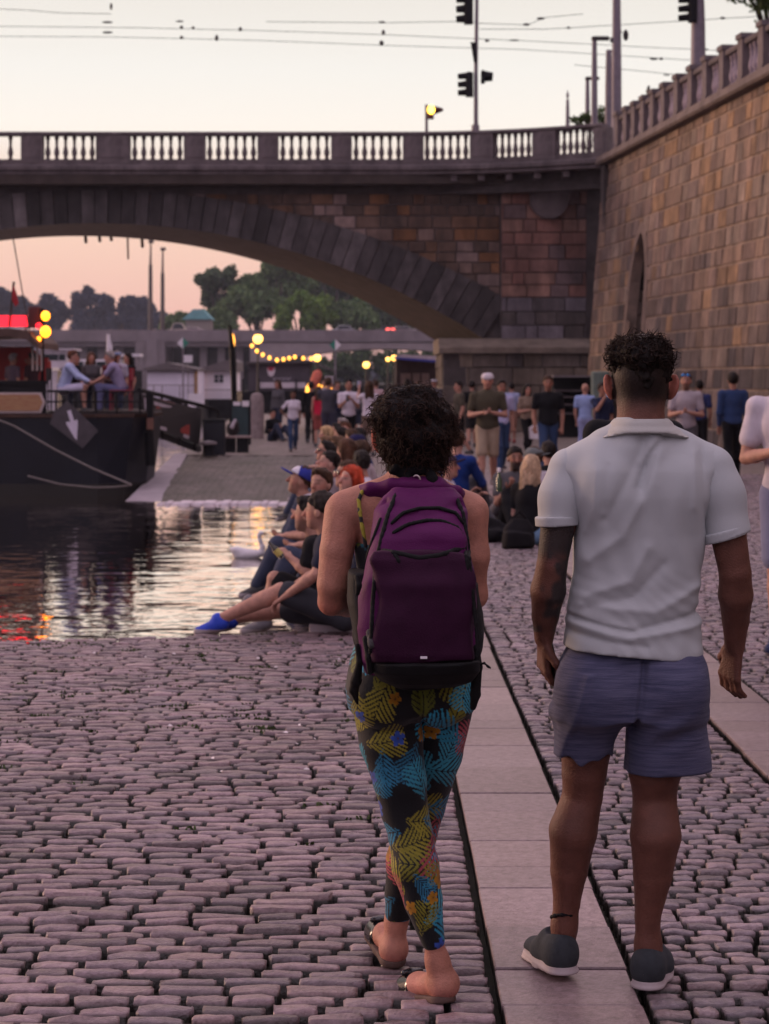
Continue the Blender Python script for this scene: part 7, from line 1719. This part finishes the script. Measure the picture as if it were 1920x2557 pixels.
us, vs_ = np.meshgrid(np.arange(-.5, .5, .084), np.arange(.1, 1.06, .080)); cells = np.stack([us.ravel(), vs_.ravel()], 1); g.shuffle(cells)
for lay in range(2):
  for i, (cu, cv) in enumerate(cells):
    cu += g.uniform(-.03, .03); cv += g.uniform(-.03, .03)
    if g.random() < (.86 if lay else .14): continue
    kk = int(g.integers(0, len(pal))); ang_ = g.uniform(0, 6.28); Lf = g.uniform(.095, .14) * (1 if not lay else .75); base = np.array(pal[kk]) * g.uniform(.75, 1.2)
    du, dv = U - cu, Vv - cv; m = (np.abs(du) < .11) & (np.abs(dv) < .11)
    if not m.any(): continue
    a = (du[m] * math.cos(ang_) + dv[m] * math.sin(ang_)) + Lf / 2; b = -du[m] * math.sin(ang_) + dv[m] * math.cos(ang_) + .012 * np.sin(a * 18)
    ab = np.abs(b); s_ = a - ab * 1.05; t_ = np.clip(s_ / Lf, 0, 1); wmax = Lf * .40 * np.sin(np.pi * t_ ** .75) ** .8
    if kk == 2 or (kk == 0 and g.random() < .4):     # broad split leaf
        inn = (a > 0) & (a < Lf) & (ab < Lf * .26 * np.sin(np.pi * np.clip(a / Lf, 0, 1) ** .8)) & ~((np.mod(s_ / .016, 1) > .72) & (ab > Lf * .08)) & (ab > .0016)
    else:
        per = Lf / g.uniform(7, 9); inn = (s_ > 0) & (s_ < Lf) & (ab < wmax) & (np.mod(s_ / per + .2, 1) < .64 - .3 * (ab / (wmax + 1e-6)) ** 3) & (ab > .0012)
    idx = np.flatnonzero(m)[inn]; sh = 1 + .45 * np.sin(ab[inn] * 300); c[idx] = base * (.75 + .35 * t_[inn])[:, None]
for i in range(40):                                  # small flowers
    cu, cv = g.uniform(-.4, .4), g.uniform(.1, 1.02); r0 = g.uniform(.018, .028); du, dv = U - cu, Vv - cv; rho = np.hypot(du, dv); a = np.arctan2(dv, du) + g.uniform(0, 6.28)
    inn = rho < r0 * (.45 + .55 * np.abs(np.cos(2.5 * a)) ** .7); col = [(.42, .19, .012), (.035, .09, .42), (.38, .16, .01), (.06, .10, .40)][int(g.integers(0, 4))]
    c[inn] = np.array(col) * (.6 + .5 * rho[inn] / r0)[:, None]; c[rho < r0 * .14] = (.09, .04, .01)
m_leg = M('printed_jersey', (.1, .1, .1), .7, .10, 30, .15, 200, spec=.25, attr='Col', sheen=.1)
np_obj('leggings', V, Fq, m_leg, wom, True, c)
# printed top, mostly behind the bag
f = Field(.03); f.loft([(q(0, 1395)[2], q(888, 0)[0], .02, .152, .118), (q(0, 1330)[2], q(888, 0)[0], .02, .136, .102), (q(0, 1250)[2], q(888, 0)[0], .02, .138, .10), (q(0, 1175)[2], q(888, 0)[0], .03, .150, .10)]); f.disp(waves(35, .004, 61))
V, Fq = f.mesh(.006); n1 = noise3(V, 60, 62, 12); n2 = noise3(V, 70, 63, 12); c = np.tile((.012, .013, .016), (len(V), 1)); c[n1 > .5] = (.10, .11, .016); c[n2 > .7] = (.02, .10, .14); c[n1 < -1.0] = (.2, .04, .05)
top = np_obj('top', V, Fq, m_leg, wom, True, c)
for sx, pts in ((-1, [(782, 1062, -.050), (775, 1080, -.062), (777, 1105, -.076), (783, 1140, -.085), (790, 1180, -.09)]), (1, [(985, 1070, -.05), (986, 1090, -.062), (987, 1112, -.072), (985, 1145, -.085), (980, 1180, -.09)])):
    f = Field(.004); P_ = [q(*p) for p in pts]; f.chain(P_, [.0055] * len(P_)); V, Fq = f.mesh(.003); n1 = noise3(V, 160, 64); c = np.tile((.012, .012, .012), (len(V), 1)); c[n1 > .1] = (.3, .26, .03); np_obj('shoulder_strap', V, Fq, m_leg, top, True, c)
# black ribbon tied at the nape
m_rib = fabric('black_ribbon', (.008, .008, .009), .2, .3)
f = Field(.01); f.chain([q(842, 1010, .0), q(870, 1018, -.055), q(905, 1015, -.065), q(938, 1005, -.03), q(945, 998, .02)], [.010, .012, .013, .012, .010]); f.chain([q(872, 1018, -.06), q(855, 1010, -.075), q(846, 1018, -.07), q(868, 1026, -.066)], [.010, .008, .006, .009])
f.chain([q(925, 1010, -.05), q(934, 1035, -.075), q(936, 1062, -.085)], [.014, .013, .012]).chain([q(882, 1022, -.065), q(880, 1045, -.08), q(893, 1056, -.09)], [.010, .008, .008]); V, Fq = f.mesh(.004); rib = np_obj('ribbon', V, Fq, m_rib, wom)
f = Field(.002); f.chain([q(899 + 9 * math.cos(a), 1040 + 13 * math.sin(a), -.085) for a in np.linspace(-2.2, 1.9, 14)], [.0026] * 14); V, Fq = f.mesh(.002); np_obj('ring', V, Fq, M('silver', (.6, .52, .5), .3, metal=.8), rib)
# slides
m_slb = M('cork_sole', (.10, .06, .05), .8, .3, 30); m_pat = M('patent_black', (.010, .010, .012), .22, .2, 20, spec=.7)
def slide(heel, toe, lift):
    hx, tx = np.array(heel), np.array(toe); d_ = tx - hx; L_ = np.linalg.norm(d_); t = d_ / L_; s_ = np.cross(t, (0, 0, 1)); s_ /= np.linalg.norm(s_); n_ = np.cross(s_, t)
    f = Field(.012); f.cap(hx + t * .02, hx + t * .1, .038, .035).cap(hx + t * .1, hx + t * L_, .038, .040); f.cut(hx + n_ * .010, n_).cut(hx - n_ * .010, -n_); V, Fq = f.mesh(.004); o = np_obj('slide_sole', V, Fq, m_slb, wom)
    f = Field(.01); c0 = hx + t * (L_ * .68); f.cap(c0 + n_ * .022, c0 + t * .055 + n_ * .016, .043, .043); f.p.append(Field(.01).cap(c0 - t * .05 + n_ * .02, c0 + t * .11 + n_ * .012, .0375, .0375).p[0][:3] + (.004, True)); f.cut(hx, -n_)
    V, Fq = f.mesh(.004); st = np_obj('slide_strap', V, Fq, m_pat, o)
    f = Field(.008); f.ell(c0 + n_ * .066 + t * .03, (.016, .016, .008)).cap(c0 + n_ * .064 + t * .03 - s_ * .025, c0 + n_ * .064 + t * .03 + s_ * .025, .009, .009); V, Fq = f.mesh(.004); np_obj('bow', V, Fq, m_pat, st)
slide(q(962, 2158, -.03), q(880, 2150, .165), 0); slide(q(852, 2080, .30), q(816, 2022, .50), 0)

# ---------------------------------------------------------------- backpack
bb = (px(912, 5.3), 5.3, 1.0)
bag = thing('backpack', 'purple backpack with black zips and black base worn by the curly haired person', 'backpack', bb)
q = lambda x, y, d=5.28: Q(x, y, d, bb)
m_pur = fabric('purple_nylon', (.092, .009, .078), .12, .35, rough=.62, sc=12); m_pdk = fabric('plum_fabric', (.034, .0055, .026), .2, .4, rough=.75, sc=20); m_web = fabric('black_webbing', (.009, .009, .010), .2, .4, rough=.7)
def outl(rows, d, dep):
    return [(q(0, y, d)[2], (q(a, y, d)[0] + q(b, y, d)[0]) / 2, d - bb[1] + cy, (q(b, y, d)[0] - q(a, y, d)[0]) / 2, ry) for y, a, b, cy, ry in rows]
fb_ = Field(.02)
fb_.loft(outl([(1060, 858, 975, .06, .035), (1075, 838, 992, .05, .06), (1105, 815, 1006, .03, .085), (1160, 800, 1014, .01, .105), (1250, 784, 1024, .0, .115), (1350, 776, 1030, .0, .12), (1420, 780, 1032, .0, .118), (1450, 790, 1028, .01, .105)], 5.28, 0), pw=3.4)
fb_.disp(waves(22, .006, 71)); fb_.disp(waves(60, .0015, 72))
fb_.disp(lambda X, Y, Z: -.012 * np.exp(-(((X - q(935, 0, 5.17)[0]) / .05) ** 2 + ((Z - q(0, 1150, 5.17)[2]) / .02) ** 2)) * (Y < 0) + .008 * np.exp(-((Z - q(0, 1118, 5.17)[2] - .3 * np.abs(X - q(920, 0)[0])) / .012) ** 2) * (Y < 0))
V, Fq = fb_.mesh(.005); np_obj('main_body', V, Fq, m_pur, bag)
ff = Field(.015)                                      # front pocket, darker cloth
ff.loft([(z, cx_, cy_, rx_, ry_) for z, cx_, cy_, rx_, ry_ in outl([(1185, 828, 1002, -.105, .02), (1200, 815, 1012, -.105, .03), (1250, 808, 1018, -.108, .038), (1330, 802, 1026, -.11, .045), (1400, 800, 1034, -.11, .045), (1418, 804, 1032, -.108, .04)], 5.27, 0)], pw=4.5)
ff.disp(waves(26, .005, 73)); ff.disp(lambda X, Y, Z: -.006 * np.exp(-(((X - q(900, 0, 5.15)[0]) * 1.0 + (Z - q(0, 1265, 5.15)[2]) * .35) / .09) ** 2 - ((Z - q(0, 1262, 5.15)[2]) / .022) ** 2)); ff.disp(waves(90, .0006, 74))
V, Fq = ff.mesh(.005); fp_ = np_obj('front_pocket', V, Fq, m_pdk, bag)
f = Field(.02); f.loft(outl([(1416, 798, 1036, -.03, .135), (1440, 800, 1034, -.02, .13), (1465, 822, 1018, .0, .11), (1478, 850, 990, .01, .08)], 5.27, 0), pw=3.5); f.disp(waves(30, .004, 75)); V, Fq = f.mesh(.005); np_obj('base_panel', V, Fq, m_web, bag)
f = Field(.02); f.loft(outl([(1238, 757, 800, .03, .07), (1300, 752, 806, .02, .085), (1380, 762, 812, .02, .09), (1430, 780, 816, .02, .08)], 5.29, 0)); f.disp(waves(40, .005, 76)); V, Fq = f.mesh(.005); np_obj('side_pocket', V, Fq, m_web, bag)
f = Field(.02); f.loft(outl([(1262, 1008, 1032, .03, .06), (1330, 1010, 1040, .02, .08), (1400, 1012, 1040, .02, .08), (1430, 1010, 1036, .02, .07)], 5.29, 0)); f.disp(waves(40, .005, 77)); V, Fq = f.mesh(.005); np_obj('side_pocket', V, Fq, m_web, bag)
class Both:                                           # surface seen from behind: bag and pocket together
    p = fb_.p + ff.p; post = []
def onbag(pts, n=26):
    P_ = np.array(pts, float); s_ = np.concatenate([[0], np.cumsum(np.linalg.norm(np.diff(P_, axis=0), axis=1))]); k = np.linspace(0, s_[-1], n); xs = np.interp(k, s_, P_[:, 0]); ys = np.interp(k, s_, P_[:, 1])
    a = np.array([q(x, y, 4.95) for x, y in zip(xs, ys)]); b = np.array([q(x, y, 5.42) for x, y in zip(xs, ys)]); return [p for p in hit(Both, a, a, b) if p is not None]
def zipper(name, pts, r, flat=.6, mat=None, par=None):
    P_ = onbag(pts)
    if len(P_) < 3: return None
    f = Field(.004); f.chain(P_, [r * .62] * len(P_)); V, Fq = f.mesh(.003); return np_obj(name, V, Fq, mat or m_web, par or bag)
zipper('zip', [(846, 1130), (870, 1108), (905, 1098), (950, 1097), (985, 1108), (1000, 1130)], .0068)
zipper('zip', [(850, 1150), (880, 1133), (920, 1124), (955, 1125), (990, 1140), (1003, 1165), (1010, 1230)], .0075)
zipper('zip', [(828, 1190), (860, 1196), (905, 1206), (950, 1200), (985, 1188), (1004, 1184)], .0105, mat=m_web)
zipper('piping', [(858, 1060), (838, 1110), (824, 1160), (812, 1220), (805, 1300), (800, 1420)], .0085)
zipper('piping', [(984, 1070), (1000, 1110), (1010, 1170), (1018, 1260), (1028, 1340), (1034, 1416)], .0085)
zipper('zip', [(822, 1120), (800, 1180), (782, 1240)], .006)
f = Field(.004); P_ = onbag([(851, 1196), (858, 1206), (862, 1214)], 5); f.chain(P_, [.0055] * len(P_)); V, Fq = f.mesh(.003); np_obj('zip_pull', V, Fq, m_web, bag)
f = Field(.004); f.chain([q(771, 1246, 5.2), q(775, 1265, 5.19), q(772, 1282, 5.19)], [.007, .008, .006]); V, Fq = f.mesh(.003); np_obj('zip_pull', V, Fq, m_web, bag)
p = q(915, 1421, 5.105); mb = MB(); mb.box((p[0] - .008, p[1] - .004, p[2] - .002), (p[0] + .009, p[1] + .02, p[2] + .002)); mb.build('label_tab', m_white, bag)
# shoulder straps and yoke
f = Field(.02)
for sg, pts in ((-1, [(893, 1058, 5.37), (845, 1056, 5.38), (800, 1062, 5.41), (772, 1070, 5.47), (778, 1110, 5.55), (790, 1200, 5.57)]), (1, [(905, 1058, 5.37), (950, 1060, 5.38), (985, 1070, 5.41), (1002, 1080, 5.47), (996, 1120, 5.55), (985, 1200, 5.57)])):
    P_ = [q(*p) for p in pts]
    for i in range(len(P_) - 1):
        a, b = P_[i], P_[i + 1]
        for w_ in (-.016, 0, .016): 
            o1 = np.array((0, -w_ * .7, w_ * .8)) if i < 3 else np.array((w_, 0, 0)); f.cap(a + o1, b + o1, .012, .012, k=.015)
f.cap(q(880, 1045, 5.39), q(945, 1045, 5.39), .022, .022); f.disp(waves(50, .002, 78)); V, Fq = f.mesh(.0048); np_obj('shoulder_straps', V, Fq, m_pur, bag)
def web(name, pts, r): 
    f = Field(.006); P_ = [q(*p) for p in pts]; f.chain(P_, r if isinstance(r, list) else [r] * len(P_)); V, Fq = f.mesh(.0035); return np_obj(name, V, Fq, m_web, bag)
web('webbing', [(772, 1395, 5.22), (777, 1430, 5.22), (769, 1470, 5.24), (764, 1490, 5.25), (772, 1520, 5.26)], [.007, .008, .014, .012, .004]); web('webbing', [(790, 1380, 5.17), (797, 1420, 5.16), (800, 1450, 5.17)], .009)
web('webbing', [(1028, 1400, 5.2), (1030, 1440, 5.2), (1027, 1500, 5.22), (1022, 1528, 5.23)], [.010, .014, .013, .008])
web('cord', [(1034, 1438, 5.18), (1046, 1432, 5.17), (1054, 1440, 5.16), (1060, 1443, 5.16)], .0028)
b_ = zipper('mesh_patch', [(798, 1365), (803, 1395)], .012, mat=M('mesh_grey', (.05, .045, .05), .8, .6, 200))
# ================================================================ sky, sun, camera
w = bpy.data.worlds.new('World'); SC.world = w; w.use_nodes = True
nt = w.node_tree; nt.nodes.clear(); L = nt.links.new
out = nt.nodes.new('ShaderNodeOutputWorld'); bg = nt.nodes.new('ShaderNodeBackground')
SUN_EL, SUN_AZ = R(5), R(-62)                       # azimuth from straight ahead, negative = to the left
sky = N(nt, 'TexSky', sky_type='NISHITA'); sky.sun_disc = False; sky.sun_elevation = SUN_EL; sky.sun_rotation = SUN_AZ
sky.air_density = 1.2; sky.dust_density = 2.5; sky.ozone_density = 1.5
tc = N(nt, 'TexCoord'); sp = N(nt, 'SeparateXYZ'); L(tc.outputs['Generated'], sp.inputs[0])
rp = N(nt, 'ValToRGB'); cr = rp.color_ramp
stops = [(0.0, (.70, .40, .38)), (.03, (.92, .53, .45)), (.075, (1.0, .68, .53)), (.10, (.95, .74, .62)), (.122, (1.04, .96, .87)), (.15, (.97, .93, .87)), (.188, (.88, .83, .76)), (.225, (1.16, .84, .68)), (.30, (1.16, .80, .68)), (.45, (1.0, .73, .80)), (1., (1.05, .87, 1.06))]
while len(cr.elements) < len(stops): cr.elements.new(.5)
for e, (p, c) in zip(cr.elements, stops): e.position = p; e.color = c4(c)
L(sp.outputs[2], rp.inputs[0])
s1 = N(nt, 'MixRGB', blend_type='MULTIPLY'); s1.inputs[0].default_value = 1; s1.inputs[2].default_value = (.008, .008, .009, 1)
L(sky.outputs[0], s1.inputs[1])
ad = N(nt, 'MixRGB', blend_type='ADD'); ad.inputs[0].default_value = 1; 
az = N(nt, 'MapRange'); az.inputs['From Min'].default_value = -.5; az.inputs['From Max'].default_value = .6; L(sp.outputs[1], az.inputs[0])
bk_ = N(nt, 'MixRGB', blend_type='MIX'); br_ = N(nt, 'ValToRGB'); L(sp.outputs[2], br_.inputs[0]); L(br_.outputs[0], bk_.inputs[1])
bst = [(0, (.36, .28, .345)), (.12, (.46, .37, .45)), (.35, (.73, .575, .71)), (.65, (.97, .79, .94)), (1., (1.05, .87, 1.06))]
while len(br_.color_ramp.elements) < len(bst): br_.color_ramp.elements.new(.5)
for e, (p, c) in zip(br_.color_ramp.elements, bst): e.position = p; e.color = c4(c)
L(az.outputs[0], bk_.inputs[0]); L(rp.outputs[0], bk_.inputs[2]); L(bk_.outputs[0], ad.inputs[1]); L(s1.outputs[0], ad.inputs[2])
L(ad.outputs[0], bg.inputs[0]); bg.inputs[1].default_value = .98
L(bg.outputs[0], out.inputs[0])
sl = bpy.data.lights.new('sun', 'SUN'); sl.energy = 1.9; sl.angle = R(14); sl.color = (1, .62, .42)
so = bpy.data.objects.new('sun', sl); COL.objects.link(so)
dirv = Vector((math.sin(SUN_AZ) * math.cos(SUN_EL), math.cos(SUN_AZ) * math.cos(SUN_EL), math.sin(SUN_EL + R(3))))
so.rotation_euler = dirv.to_track_quat('Z', 'Y').to_euler(); so.location = (-20, 20, 30)

cd = bpy.data.cameras.new('camera'); cam = bpy.data.objects.new('camera', cd); COL.objects.link(cam); SC.camera = cam
cam.location = (0, 0, H); cam.rotation_euler = (R(90), 0, 0)
cd.sensor_fit = 'VERTICAL'; cd.sensor_height = 36; cd.lens = 36 * F / 2212
cd.shift_x = (830.5 - CX) / 2212; cd.shift_y = (HY - 1106) / 2212
cd.clip_start = .1; cd.clip_end = 3000
cd.dof.use_dof = True; cd.dof.focus_distance = 5.55; cd.dof.aperture_fstop = 7.5
vs = SC.view_settings; vs.view_transform = 'Standard'; vs.look = 'None'; vs.exposure = 0; vs.gamma = 1
cy = SC.cycles; cy.use_denoising = True; cy.max_bounces = 6; cy.volume_bounces = 1; cy.volume_step_rate = 4; cy.diffuse_bounces = 3; cy.glossy_bounces = 3; cy.transmission_bounces = 4
cy.use_adaptive_sampling = True; cy.adaptive_threshold = .02; cy.sample_clamp_indirect = 6; cy.caustics_reflective = False; cy.caustics_refractive = False
